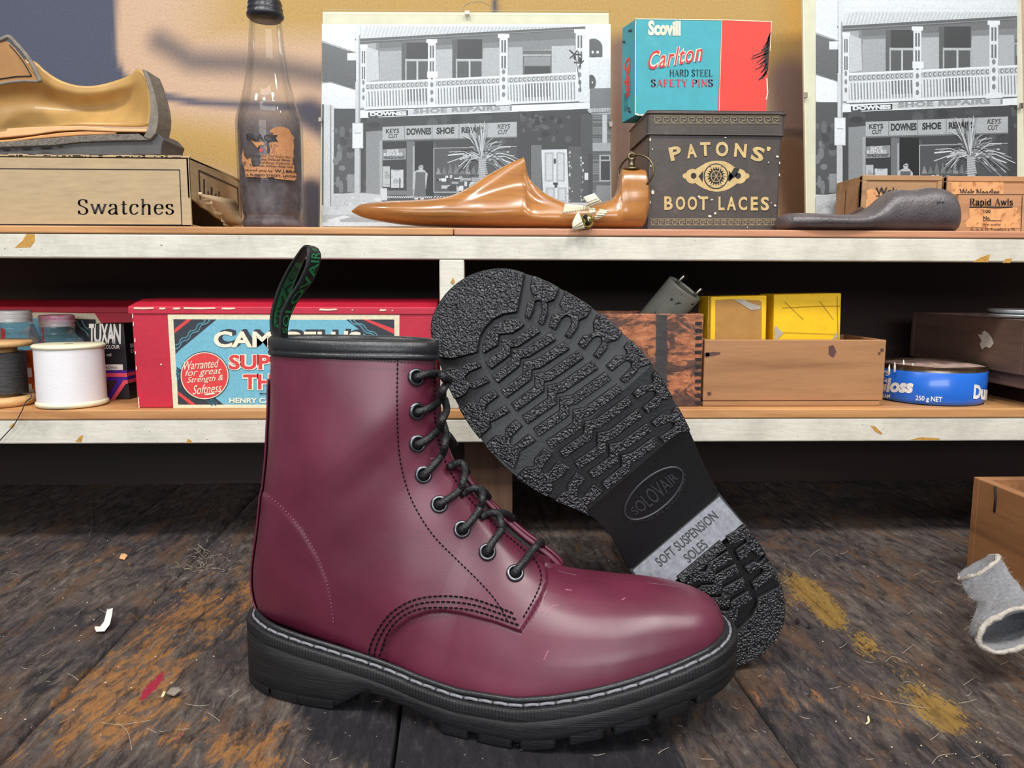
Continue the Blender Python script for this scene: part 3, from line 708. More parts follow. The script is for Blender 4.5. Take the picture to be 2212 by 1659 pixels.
# reading direction runs from the inner to the outer side, tops towards the toe
add_text(lb, 'SOFT SUSPENSION', lambda u, v: soleP(88.4+5.6*v, -18+50*u, .5), bold=.012)
add_text(lb, 'SOLES', lambda u, v: soleP(80.2+5.4*v, -2.2+17*u, .5), bold=.012)
lb.fin('sole_lettering', M_ENG, sole_l, 1)
lb = LB(); oc = (128.6, 10.6); a_, b_ = 23.2, 11.4
og = [soleP(oc[0]+b_*math.sin(q)*1.0-.1*a_*math.cos(q)*0, oc[1]+a_*math.cos(q), .3) for q in np.linspace(0, 2*PI, 72, endpoint=False)]
lb.tube(og, .0008, 6, closed=True)
add_text(lb, 'SOLOVAIR', lambda u, v: soleP(oc[0]-6.2+3.4*abs(2*u-1)**1.6+(12.4-7.2*abs(2*u-1)**1.6)*v, oc[1]-18.5+37*u, .9), bold=.012)
add_text(lb, 'MADE IN ENGLAND', lambda u, v: soleP(oc[0]-14.6+3*v+9.5*abs(2*u-1)**2.1, oc[1]-24+48*u, .5))
lb.fin('sole_emblem', pm('raised_mark_highlight', c3(52, 52, 57), .35, .1, 200), sole_l, 1)  # paler colour stands in for highlights on the raised letters
# ------------------------------------------------------------------ a small serif alphabet drawn with a broad pen
def _c(*p): return ('c', p)
def _l(*p): return ('l', p)
def _s(x, y, w_=.07): return ('t', ((x-w_, y), (x+w_, y)))   # a serif
SERIF = {
 'S': (.52, [_c((.42,.54),(.37,.66),(.25,.7),(.12,.66),(.07,.54),(.13,.43),(.26,.36),(.39,.28),(.44,.16),(.38,.04),(.25,0),(.12,.04),(.06,.16)), ('v', ((.43,.7),(.43,.52))), ('v', ((.055,.18),(.055,0)))]),
 'w': (.72, [_l((.06,.47),(.21,.02)), _l((.21,.02),(.36,.47)), _l((.36,.47),(.51,.02)), _l((.51,.02),(.66,.47)), _s(.06,.47), _s(.36,.47), _s(.66,.47)]),
 'a': (.48, [_c((.08,.37),(.13,.46),(.23,.48),(.32,.45),(.355,.34),(.355,.1),(.38,.01),(.45,.02)), _c((.355,.28),(.2,.25),(.08,.18),(.06,.09),(.13,.01),(.24,.02),(.355,.12))]),
 't': (.33, [_c((.15,.62),(.15,.3),(.15,.1),(.2,.01),(.31,.06)), ('t', ((.02,.47),(.3,.47)))]),
 'c': (.44, [_c((.38,.35),(.34,.45),(.23,.48),(.11,.42),(.06,.24),(.11,.06),(.24,0),(.39,.1))]),
 'h': (.53, [_l((.11,.72),(.11,0)), _c((.11,.33),(.18,.44),(.29,.48),(.38,.43),(.4,.32),(.4,.15),(.4,0)), _s(.11,0), _s(.4,0), ('t', ((.03,.71),(.11,.71)))]),
 'e': (.46, [('t', ((.07,.27),(.39,.27))), _c((.395,.27),(.36,.42),(.23,.48),(.1,.41),(.055,.24),(.1,.07),(.24,0),(.4,.1))]),
 's': (.38, [_c((.31,.38),(.26,.46),(.17,.48),(.08,.44),(.06,.36),(.11,.29),(.2,.25),(.3,.2),(.33,.12),(.28,.03),(.18,0),(.08,.03),(.04,.12)), ('v', ((.31,.48),(.31,.35))), ('v', ((.045,.13),(.045,0)))]),
 'H': (.7, [_l((.13,.7),(.13,0)), _l((.57,.7),(.57,0)), ('t', ((.13,.36),(.57,.36))), _s(.13,0), _s(.13,.7), _s(.57,0), _s(.57,.7)]),
 'A': (.68, [('t', ((.08,0),(.33,.7))), _l((.33,.7),(.59,0)), ('t', ((.17,.24),(.5,.24))), _s(.09,0), _s(.59,0)]),
 'R': (.66, [_l((.13,.7),(.13,0)), _c((.13,.69),(.34,.69),(.48,.64),(.5,.52),(.46,.4),(.33,.36),(.13,.36)), _l((.32,.36),(.58,0)), _s(.13,0), _s(.13,.7), _s(.58,0,.05)]),
 'D': (.68, [_l((.13,.7),(.13,0)), _c((.13,.69),(.33,.69),(.5,.62),(.58,.45),(.58,.25),(.5,.08),(.33,.01),(.13,.01)), _s(.11,0), _s(.11,.7)]),
 'T': (.62, [_l((.31,.7),(.31,0)), ('t', ((.04,.69),(.58,.69))), ('v', ((.045,.7),(.045,.55))), ('v', ((.575,.7),(.575,.55))), _s(.31,0)]),
 'E': (.6, [_l((.13,.7),(.13,0)), ('t', ((.08,.69),(.5,.69))), ('t', ((.13,.36),(.38,.36))), ('t', ((.08,.01),(.54,.01))), ('v', ((.5,.7),(.5,.55))), ('v', ((.54,.15),(.54,0))), ('v', ((.385,.45),(.385,.27)))]),
 'L': (.58, [_l((.13,.7),(.13,0)), _s(.13,.7), ('t', ((.06,.01),(.52,.01))), ('v', ((.52,.17),(.52,0)))]),
 'F': (.56, [_l((.13,.7),(.13,0)), ('t', ((.08,.69),(.5,.69))), ('t', ((.13,.36),(.37,.36))), ('v', ((.5,.7),(.5,.55))), ('v', ((.375,.45),(.375,.27))), _s(.13,0)]),
 'Y': (.64, [_l((.08,.7),(.32,.34)), ('t', ((.56,.7),(.32,.34))), _l((.32,.36),(.32,0)), _s(.09,.7), _s(.55,.7), _s(.32,0)]),
 'P': (.58, [_l((.13,.7),(.13,0)), _c((.13,.69),(.34,.69),(.48,.64),(.51,.51),(.47,.38),(.33,.33),(.13,.33)), _s(.13,0), _s(.13,.7)]),
 'I': (.3, [_l((.15,.7),(.15,0)), _s(.15,0), _s(.15,.7)]),
 'N': (.7, [('t2', ((.12,.7),(.12,0))), _l((.12,.7),(.57,0)), ('t2', ((.57,.7),(.57,0))), _s(.12,0), _s(.57,.7), _s(.1,.7,.05)]),
 'p': (.52, [_l((.11,.47),(.11,-.2)), _c((.11,.36),(.2,.47),(.32,.47),(.43,.38),(.45,.22),(.39,.06),(.27,0),(.11,.1)), _s(.11,-.2), ('t', ((.03,.47),(.11,.47)))]),
 'i': (.25, [_l((.13,.47),(.13,0)), _s(.13,0), ('t', ((.05,.47),(.13,.47))), _l((.12,.67),(.16,.6))]),
 'd': (.53, [_l((.41,.72),(.41,0)), _c((.41,.36),(.3,.47),(.19,.47),(.08,.38),(.06,.22),(.12,.06),(.24,0),(.41,.12)), ('t', ((.41,.01),(.49,.01))), ('t', ((.33,.71),(.41,.71)))]),
 'l': (.25, [_l((.12,.72),(.12,0)), _s(.12,0), ('t', ((.05,.71),(.12,.71)))]),
 'k': (.5, [_l((.11,.72),(.11,0)), ('t', ((.11,.18),(.38,.47))), _l((.2,.29),(.42,0)), _s(.11,0), _s(.42,0,.05), _s(.37,.47,.06)]),
}
def serif_text(mb, s, fn, thick=.1, thin=.035, track=.06, mi=0, col=None):
    """fn maps em-space scaled so the string spans 0..1 in u and cap height is 0..1 in v"""
    W = sum(SERIF[ch][0] if ch in SERIF else .3 for ch in s)+track*(len(s)-1); x = 0
    for ch in s:
        if ch in SERIF:
            for kind, pts in SERIF[ch][1]:
                P = catrom(pts, 6) if kind == 'c' else np.array(pts, float)
                for a, b in zip(P[:-1], P[1:]):
                    d = b-a; L = np.linalg.norm(d)
                    if L < 1e-6: continue
                    d /= L
                    h = {'t': thin, 'v': thin*.9, 't2': thin*1.3}.get(kind) or thin+(thick-thin)*abs(d[1])**1.5
                    h /= 2
                    n = np.array([-d[1], d[0]])
                    if kind == 'c':
                        oc = [(a+n*h), (a-n*h), (a-d*h*.2)]
                        a = a-d*h*.25; b = b+d*h*.25
                    q = [a+n*h, a-n*h, b-n*h, b+n*h]
                    mb.add([fn((x+p[0])/W, p[1]/.7) for p in q], [(0, 1, 2, 3)], mi, col)
            x += SERIF[ch][0]
        else: x += .3
        x += track
class Flat:
    """a flat face at depth Y (facing the room): places print by measured position on it"""
    def __init__(s, Y, parent=None): s.Y = Y; s.k = 0
    def p(s, x, y, lift=0): q = at(x, y, s.Y); return Vector((q.x, s.Y-.0002-lift, q.z))
    def poly(s, mb, pts, lift=0, mi=0, col=None): mb.poly([s.p(x, y, lift) for x, y in pts], mi, col)
    def rect(s, mb, x0, y0, x1, y1, lift=0, mi=0, col=None): s.poly(mb, [(x0, y1), (x1, y1), (x1, y0), (x0, y0)], lift, mi, col)
    def text(s, mb, t, x0, y0, x1, y1, lift=0, mi=0, col=None, dy=0, **k):   # dy: rise of the right end in pixels
        add_text(mb, t, lambda u, v: s.p(x0+(x1-x0)*u, y1+(y0-y1)*v-dy*u, lift), mi, col, **k)
    def serif(s, mb, t, x0, y0, x1, y1, lift=0, mi=0, col=None, dy=0, **k):
        serif_text(mb, t, lambda u, v: s.p(x0+(x1-x0)*u, y1+(y0-y1)*v-dy*u, lift), mi=mi, col=col, **k)
    def line(s, mb, pts, w_, lift=0, mi=0, col=None):
        for a, b in zip(pts[:-1], pts[1:]):
            a = np.array(a, float); b = np.array(b, float); d = (b-a)/max(np.linalg.norm(b-a), 1e-6); n = np.array([-d[1], d[0]])*w_/2
            a = a-d*w_*.2; b = b+d*w_*.2
            s.poly(mb, [a+n, a-n, b-n, b+n][::-1], lift, mi, col)
    def disc(s, mb, x, y, rx, ry, lift=0, mi=0, col=None, n=48): s.poly(mb, [(x+rx*math.cos(2*PI*k/n), y-ry*math.sin(2*PI*k/n)) for k in range(n)], lift, mi, col)
def around(c, R1, a, z):   # point on an upright round surface, angle a measured from the side that faces the room
    e = Vector((-c.x, -c.y)).normalized(); t = Vector((-e.y, e.x))
    if t.x < 0: t = -t
    return Vector((c.x+R1*(math.sin(a)*t.x+math.cos(a)*e.x), c.y+R1*(math.sin(a)*t.y+math.cos(a)*e.y), z))
def solveY(px, py, X):
    lo, hi = .3, 1.6
    for _ in range(40):
        m = (lo+hi)/2
        if (at(px, py, m).x < X) == (at(px, py, 1.).x > 0): lo = m
        else: hi = m
    return (lo+hi)/2
def thinglass(name, tint, edge=.5, rough=.03):
    """thin clear glass: see-through, darker towards grazing angles, with a Fresnel reflection"""
    if name in MATS: return MATS[name]
    m, nt, b = nmat(name); nt.nodes.remove(b); out = nt.nodes['Material Output']
    lw = N(nt, 'ShaderNodeLayerWeight'); lw.inputs['Blend'].default_value = .35
    c = ramp(nt, lw.outputs['Facing'], ((.3, tint), (1., tuple(x*edge for x in tint))))
    tr = N(nt, 'ShaderNodeBsdfTransparent'); nt.links.new(c, tr.inputs[0])
    gl = N(nt, 'ShaderNodeBsdfGlossy'); gl.inputs['Roughness'].default_value = rough
    fr = N(nt, 'ShaderNodeFresnel'); fr.inputs['IOR'].default_value = 1.45
    fm = N(nt, 'ShaderNodeMath', operation='MULTIPLY', use_clamp=True); fm.inputs[1].default_value = .55; nt.links.new(fr.outputs[0], fm.inputs[0]); fq = N(nt, 'ShaderNodeMath', operation='MINIMUM'); fq.inputs[1].default_value = .3; nt.links.new(fm.outputs[0], fq.inputs[0])
    mx = N(nt, 'ShaderNodeMixShader'); nt.links.new(fq.outputs[0], mx.inputs[0]); nt.links.new(tr.outputs[0], mx.inputs[1]); nt.links.new(gl.outputs[0], mx.inputs[2])
    nt.links.new(mx.outputs[0], out.inputs[0]); MATS[name] = m; return m
# ------------------------------------------------------------------ the setting: painted wall, bench, shelving
YS, YW = .705, .967
ZA, ZA1, ZA2 = .2984, .2919, .2707     # upper shelf: top, under the board, under the painted strip
ZB, ZB1, ZB2 = .1350, .1260, .1038     # lower shelf
def blend(a, b, t): t = max(0, min(1, t)); t = t*t*(3-2*t); return tuple(x+(y-x)*t for x, y in zip(a, b))
def seg_d(x, y, pts):
    best = 1e9
    for (ax_, ay), (bx, by) in zip(pts[:-1], pts[1:]):
        ex, ey = bx-ax_, by-ay; u = max(0, min(1, ((x-ax_)*ex+(y-ay)*ey)/max(ex*ex+ey*ey, 1e-6)))
        best = min(best, math.hypot(x-ax_-ex*u, y-ay-ey*u))
    return best
C_PEACH, C_YEL, C_SLATE, C_SMUD = c3(198, 168, 142), c3(180, 148, 86), c3(70, 76, 94), c3(114, 102, 98)
def mural_and_shade(x, y):
    n = noise.noise(Vector((x*.006, y*.006, 1)))*26; xx, yy = x+n*.3, y+n*.3
    c = C_PEACH
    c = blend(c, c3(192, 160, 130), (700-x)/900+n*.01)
    c = blend(c, C_YEL, min(1.1-(yy-(-10+.05*x if x < 900 else 60+.1*(x-900)))/95, (xx-330)/240, (1800-xx)/120))
    c = blend(c, C_YEL, 1.15-seg_d(xx, yy, [(380, 310), (470, 320), (540, 345)])/80)
    c = blend(c, C_YEL, .7-seg_d(xx, yy, [(560, 300), (640, 330)])/90)
    c = blend(c, C_SMUD, (1.05-seg_d(xx, yy, [(345, 90), (410, 128), (540, 140), (700, 165)])/48)*.9)
    c = blend(c, c3(86, 86, 100), 1.3-seg_d(xx, yy, [(300, 195), (345, 208), (430, 222), (530, 229), (680, 236)])/11)
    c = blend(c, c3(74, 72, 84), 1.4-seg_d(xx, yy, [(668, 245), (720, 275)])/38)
    c = blend(c, c3(70, 68, 78), 1.5-seg_d(xx, yy, [(672, 410), (680, 560)])/26)  # shadow at the frame's left side, painted on the wall
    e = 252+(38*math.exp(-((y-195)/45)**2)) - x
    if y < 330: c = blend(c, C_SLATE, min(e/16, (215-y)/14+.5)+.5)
    c = blend(c, c3(120, 96, 84), 1.25-seg_d(xx, yy, [(1345, 110), (1350, 470)])/45)  # shade right of the frame, put into the wall colour
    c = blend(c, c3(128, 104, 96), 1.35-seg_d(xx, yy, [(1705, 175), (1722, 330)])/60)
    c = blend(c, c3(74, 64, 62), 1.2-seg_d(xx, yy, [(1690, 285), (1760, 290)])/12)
    c = blend(c, c3(112, 84, 58), 1.3-seg_d(xx, yy, [(1700, 330), (1740, 520)])/50)  # brown shadow between tin and second frame, painted in
    c = blend(c, c3(196, 152, 74), 1.1-seg_d(xx, yy, [(1712, -20), (1722, 60)])/45)
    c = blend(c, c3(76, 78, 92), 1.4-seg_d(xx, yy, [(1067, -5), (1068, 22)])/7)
    return c
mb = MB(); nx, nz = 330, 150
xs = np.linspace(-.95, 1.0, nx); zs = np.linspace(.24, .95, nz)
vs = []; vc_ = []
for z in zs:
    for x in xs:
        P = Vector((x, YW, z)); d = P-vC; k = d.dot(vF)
        vs.append(P); vc_.append(mural_and_shade(1106+FP*d.dot(vR)/k, 829.5-FP*d.dot(vU)/k))
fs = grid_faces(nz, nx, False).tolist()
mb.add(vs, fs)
wall = mb.build('wall_back', [vcmat('sprayed_mural_with_shade', .75, .05, 420, .35, 130)], loc=(0, YW, .24))
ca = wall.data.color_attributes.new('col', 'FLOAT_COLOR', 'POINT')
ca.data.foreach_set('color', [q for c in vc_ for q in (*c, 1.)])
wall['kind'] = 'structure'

fl = MB(); fl.box((-2, -2, -.88), (2, YW, -.86)); o = fl.build('floor', pm('workshop_floor', c3(110, 104, 98), .8), loc=(0, 0, -.86)); o['kind'] = 'structure'
# bench top: thick planks that run away from the viewer, slightly uneven, with gaps full of dust
pd = ray(990, 612); pdir = Vector((pd.x, pd.y, 0)).normalized(); pn = Vector((pdir.y, -pdir.x, 0))   # pn points right
marks = [atz(0, 1329, 0), atz(121, 1512, 0), atz(859, 1560, 0), atz(1670, 1568, 0), atz(1930, 1445, 0), atz(1918, 1215, 0)]
offs = sorted(m.dot(pn) for m in marks); offs = [offs[0]-.16]+offs+[offs[-1]+.15, offs[-1]+.31]; offs = [offs[0]-.17]+offs
M_BENCH, nt, b = nmat('worn_bench_wood')
MATS['bench'] = M_BENCH
ang = math.atan2(pdir.x, pdir.y)
v1 = coords2(nt, (120, 34, 60), -ang); v2 = coords(nt); v3 = coords2(nt, (34, 9, 20), -ang-.12); v4 = coords2(nt, (420, 120, 100), -ang+.1); v5 = coords2(nt, (34, 14, 40), -ang)
f_gr = noise_t(nt, v1, 1.2, 12, .78, .5); f_pt = noise_t(nt, v3, 2.6, 10, .74, .5); f_fi = noise_t(nt, v4, 1.4, 6, .7, .5); f_big = noise_t(nt, v2, 7, 7, .62); f_du = noise_t(nt, v5, 1.1, 9, .72, .5)
c = ramp(nt, f_gr, ((.3, c3(48, 43, 44)), (.45, c3(92, 82, 77)), (.56, c3(122, 110, 102)), (.7, c3(178, 166, 154))))
c = mixc(nt, ramp(nt, f_big, ((.46, (0, 0, 0)), (.56, (.85,)*3))), c, ramp(nt, f_gr, ((.32, c3(36, 34, 40)), (.5, c3(74, 68, 72)), (.72, c3(138, 120, 108)))))
c = mixc(nt, ramp(nt, f_du, ((.52, (0, 0, 0)), (.6, (.75,)*3))), c, mixc(nt, f_fi, c3(92, 66, 50), c3(150, 116, 90)))
c = mixc(nt, ramp(nt, f_fi, ((.6, (0, 0, 0)), (.78, (.45,)*3))), c, c3(176, 164, 150))
c = mixc(nt, ramp(nt, f_fi, ((.24, (.7,)*3), (.4, (0, 0, 0)))), c, c3(28, 25, 27))
wear = N(nt, 'ShaderNodeVertexColor', layer_name='wear')     # where the dark finish is rubbed through, and spilt dye
sep = N(nt, 'ShaderNodeSeparateColor'); nt.links.new(wear.outputs['Color'], sep.inputs[0])
def thr(base_fac, amount, lo, hi):
    a = N(nt, 'ShaderNodeMath', operation='ADD'); nt.links.new(base_fac, a.inputs[0]); nt.links.new(amount, a.inputs[1])
    return ramp(nt, a.outputs[0], ((lo, (0, 0, 0)), (hi, (1, 1, 1))))
v6 = coords2(nt, (150, 50, 60), -ang-.25); f_br = noise_t(nt, v6, 1.2, 8, .7, .6)
mk = N(nt, 'ShaderNodeMath', operation='MULTIPLY'); nt.links.new(thr(f_pt, sep.outputs[0], .76, .83), mk.inputs[0]); nt.links.new(ramp(nt, f_br, ((.43, (.12,)*3), (.53, (1, 1, 1)))), mk.inputs[1])
c = mixc(nt, mk.outputs[0], c, mixc(nt, f_fi, c3(140, 90, 50), c3(224, 162, 96)))
c = mixc(nt, thr(f_fi, sep.outputs[1], .98, 1.08), c, mixc(nt, f_gr, c3(140, 106, 44), c3(214, 172, 92)))
c = mixc(nt, thr(f_fi, sep.outputs[2], .98, 1.1), c, c3(196, 44, 74))
c = mixc(nt, ramp(nt, f_gr, ((.36, (.8,)*3), (.47, (0, 0, 0)))), c, c3(46, 38, 36))
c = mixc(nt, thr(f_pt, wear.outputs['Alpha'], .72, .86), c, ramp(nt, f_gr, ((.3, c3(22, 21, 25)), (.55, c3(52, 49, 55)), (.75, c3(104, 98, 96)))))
sp = N(nt, 'ShaderNodeTexVoronoi'); sp.inputs['Scale'].default_value = 130; nt.links.new(v2, sp.inputs['Vector'])
c = mixc(nt, ramp(nt, sp.outputs['Distance'], ((.045, (.8,)*3), (.075, (0, 0, 0)))), c, c3(190, 176, 160))
nt.links.new(c, b.inputs['Base Color']); b.inputs['Roughness'].default_value = .56
add = N(nt, 'ShaderNodeMath', operation='MULTIPLY_ADD'); add.inputs[1].default_value = .7
nt.links.new(f_fi, add.inputs[0]); nt.links.new(f_gr, add.inputs[2]); bumpn(nt, b, add.outputs[0], 1, .004)
def wear_at(P):
    d = P-vC; k = d.dot(vF)
    if k < .05: return (.1, 0, 0, 0)
    x, y = 1106+FP*d.dot(vR)/k, 829.5-FP*d.dot(vU)/k
    o = .05
    g = lambda pts, r: max(0, 1.2-seg_d(x, y, pts)/r)
    o += .42*min(1, g([(240, 1480), (420, 1330), (540, 1290)], 120))+.34*min(1, g([(30, 1620), (300, 1560), (520, 1640)], 130))
    o += .25*min(1, g([(640, 1560), (560, 1659)], 60)) + .22*min(1, g([(40, 1250), (110, 1200), (280, 1200)], 60)) + .3*min(1, g([(1640, 1500), (1900, 1540), (2080, 1580)], 70))+.25*min(1, g([(2150, 1450), (2212, 1480)], 60))
    yl = .62*min(1, g([(1700, 1245), (1755, 1275), (1800, 1330)], 46))+.5*min(1, g([(1695, 1310), (1720, 1385)], 26))+.55*min(1, g([(1880, 1400), (1960, 1450), (2080, 1560)], 62))+.42*min(1, g([(1880, 1500), (2040, 1560)], 50))
    yl += .3*min(1, g([(1740, 1290), (1850, 1380)], 50))
    rd = .68*min(1, g([(352, 1460), (306, 1505)], 17))+.45*min(1, g([(430, 1545), (385, 1600)], 24))+.45*min(1, g([(490, 1555), (470, 1610)], 17))
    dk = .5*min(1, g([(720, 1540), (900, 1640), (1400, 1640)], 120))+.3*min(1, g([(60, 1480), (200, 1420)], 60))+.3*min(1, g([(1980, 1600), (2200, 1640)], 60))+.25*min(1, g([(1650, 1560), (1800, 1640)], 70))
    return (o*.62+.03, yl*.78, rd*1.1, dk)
mb = MB(); wc = []
YB0, YB1 = .12, YW-.0045
for j in range(len(offs)-1):
    a, b2 = offs[j]+.0011, offs[j+1]-.0011
    ncol = max(6, int((b2-a)/.007)); rows = []; hz = random.uniform(-.0008, .0004)
    def pt(o, Y, dz):
        t = (Y-pn.y*o)/pdir.y; P = pn*o+pdir*t; return Vector((P.x, Y, dz))
    prof = [(a, -.028), (a, -.004), (a+.0012, -.0006)] + [(a+(b2-a)*k/ncol, 0) for k in range(1, ncol)] + [(b2-.0012, -.0006), (b2, -.004), (b2, -.028)]
    YV = np.r_[np.linspace(YB0, .36, 8), np.linspace(.365, .86, 110), YB1]
    for Y in YV:
        rows.append([pt(o, float(Y), dz+(hz if dz > -.01 else 0)-.0003+.0005*noise.noise(Vector((o*22, Y*7, j)))-.0002) for o, dz in prof])
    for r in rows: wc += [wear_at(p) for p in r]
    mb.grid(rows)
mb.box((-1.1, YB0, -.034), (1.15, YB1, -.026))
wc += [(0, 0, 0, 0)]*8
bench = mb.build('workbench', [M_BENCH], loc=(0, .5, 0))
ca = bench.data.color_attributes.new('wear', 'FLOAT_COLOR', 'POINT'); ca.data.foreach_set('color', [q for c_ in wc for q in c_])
tag(bench, 'worn dark plank workbench top stained with orange, yellow and pink patches', 'workbench')

# shelving
M_PINE = wood('pine_edge', c3(196, 144, 92), c3(160, 108, 62), .5, 'X', 1, .8)
M_PINE2 = wood('pinkish_edge', c3(194, 138, 104), c3(166, 106, 74), .5, 'X', 1, .6)
def paintmat():
    m, nt, b = nmat('aged_cream_paint'); v = coords(nt); v2 = coords(nt, (1, 1, 5)); v3 = coords(nt, (8, 8, 40))
    f = noise_t(nt, v, 26, 6, .65); c_ = ramp(nt, f, ((.3, c3(190, 186, 172)), (.6, c3(217, 213, 199))))
    f2 = noise_t(nt, v2, 210, 4, .7); c_ = mixc(nt, ramp(nt, f2, ((.66, (0, 0, 0)), (.8, (.4,)*3))), c_, c3(176, 170, 156))
    f3 = noise_t(nt, v, 33, 8, .7); c_ = mixc(nt, ramp(nt, f3, ((.715, (0, 0, 0)), (.735, (1, 1, 1)))), c_, c3(178, 138, 66))
    f4 = noise_t(nt, v, 300, 2, .5); c_ = mixc(nt, ramp(nt, f4, ((.745, (0, 0, 0)), (.77, (.9,)*3))), c_, c3(80, 62, 50))
    nt.links.new(c_, b.inputs['Base Color']); b.inputs['Roughness'].default_value = .5
    bumpn(nt, b, noise_t(nt, v3, 6, 5, .6), .35, .0012); return m
M_PAINT = paintmat()
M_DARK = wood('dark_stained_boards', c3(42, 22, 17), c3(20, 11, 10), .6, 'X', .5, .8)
shelf = thing('shelving_unit', 'old shelving unit with cream painted edge strips and pine boards behind the boots', 'shelf', (0, .83, 0))
XL, XR = -.98, 1.05
xj = at(980, 500, YS).x
for x0, x1, m in ((XL, xj-.0003, M_PINE), (xj+.0003, XR, M_PINE2)):
    mb = MB(); mb.box((x0, YS, ZA1), (x1, YW-.004, ZA)); mb.build('shelf_board', m, shelf, bevel=.0012)
mb = MB(); mb.box((XL, YS+.001, ZA2), (XR, YS+.024, ZA1-.0003)); mb.build('edge_strip', M_PAINT, shelf, bevel=.0012)
mb = MB(); mb.box((XL, YS, ZB1), (XR, YW-.004, ZB)); mb.build('shelf_board', M_PINE, shelf, bevel=.0012)
mb = MB(); mb.box((XL, YS+.001, ZB2), (XR, YS+.024, ZB1-.0003)); mb.build('edge_strip', M_PAINT, shelf, bevel=.0012)
xa, xb = at(949, 620, YS).x, at(1003, 620, YS).x
mb = MB(); mb.box((xa, YS+.0015, ZB), (xb, YS+.03, ZA2)); mb.build('upright', M_PAINT, shelf, bevel=.0012)
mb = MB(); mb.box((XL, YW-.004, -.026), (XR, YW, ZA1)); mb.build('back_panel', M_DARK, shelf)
xa, xb = at(1004, 1080, .735).x, at(1107, 1080, .735).x
mb = MB(); mb.box((xa, .735, .0005), (xb, .76, ZB1)); mb.build('lower_upright', wood('brown_upright', c3(112, 84, 66), c3(70, 48, 38), .6, 'Z', .6), shelf, bevel=.001)
M_OCH = pm('bare_ochre_wood', c3(186, 140, 62), .7, .2, 300)
def chip(pts, Y=YS+.001):
    mb = MB(); mb.poly([at(x, y, Y)+Vector((0, -.0002, 0)) for x, y in pts]); mb.build('bare_patch', M_OCH, shelf)
chip([(32, 535), (48, 521), (58, 505), (75, 506), (76, 520), (66, 534)])
chip([(163, 954), (173, 942), (180, 940), (176, 955)]); chip([(402, 957), (406, 948), (414, 952), (412, 957)])
chip([(2100, 566), (2118, 556), (2139, 549), (2134, 566)]); chip([(2165, 568), (2172, 559), (2187, 558), (2182, 568)])
chip([(1880, 919), (1890, 921), (1906, 936), (1904, 939), (1890, 932)]); chip([(1965, 950), (1990, 944), (2030, 947), (2028, 951)]); chip([(20, 922), (28, 914), (33, 917), (27, 926)])
chip([(973, 611), (978, 600), (982, 606), (981, 614)])
# ------------------------------------------------------------------ top shelf
M_CARD = pm('tan_cardboard', c3(178, 155, 120), .75, .1, 40, .25, 500, stretch=(1, 1, 6))
M_CARDL = pm('pale_torn_card', c3(216, 194, 156), .85, .12, 200, .5, 400)
M_INK = pm('black_ink', c3(34, 30, 34), .6)
def root_at(name, label, cat, P, z, group=None): return thing(name, label, cat, (P[0], P[1], z), group)

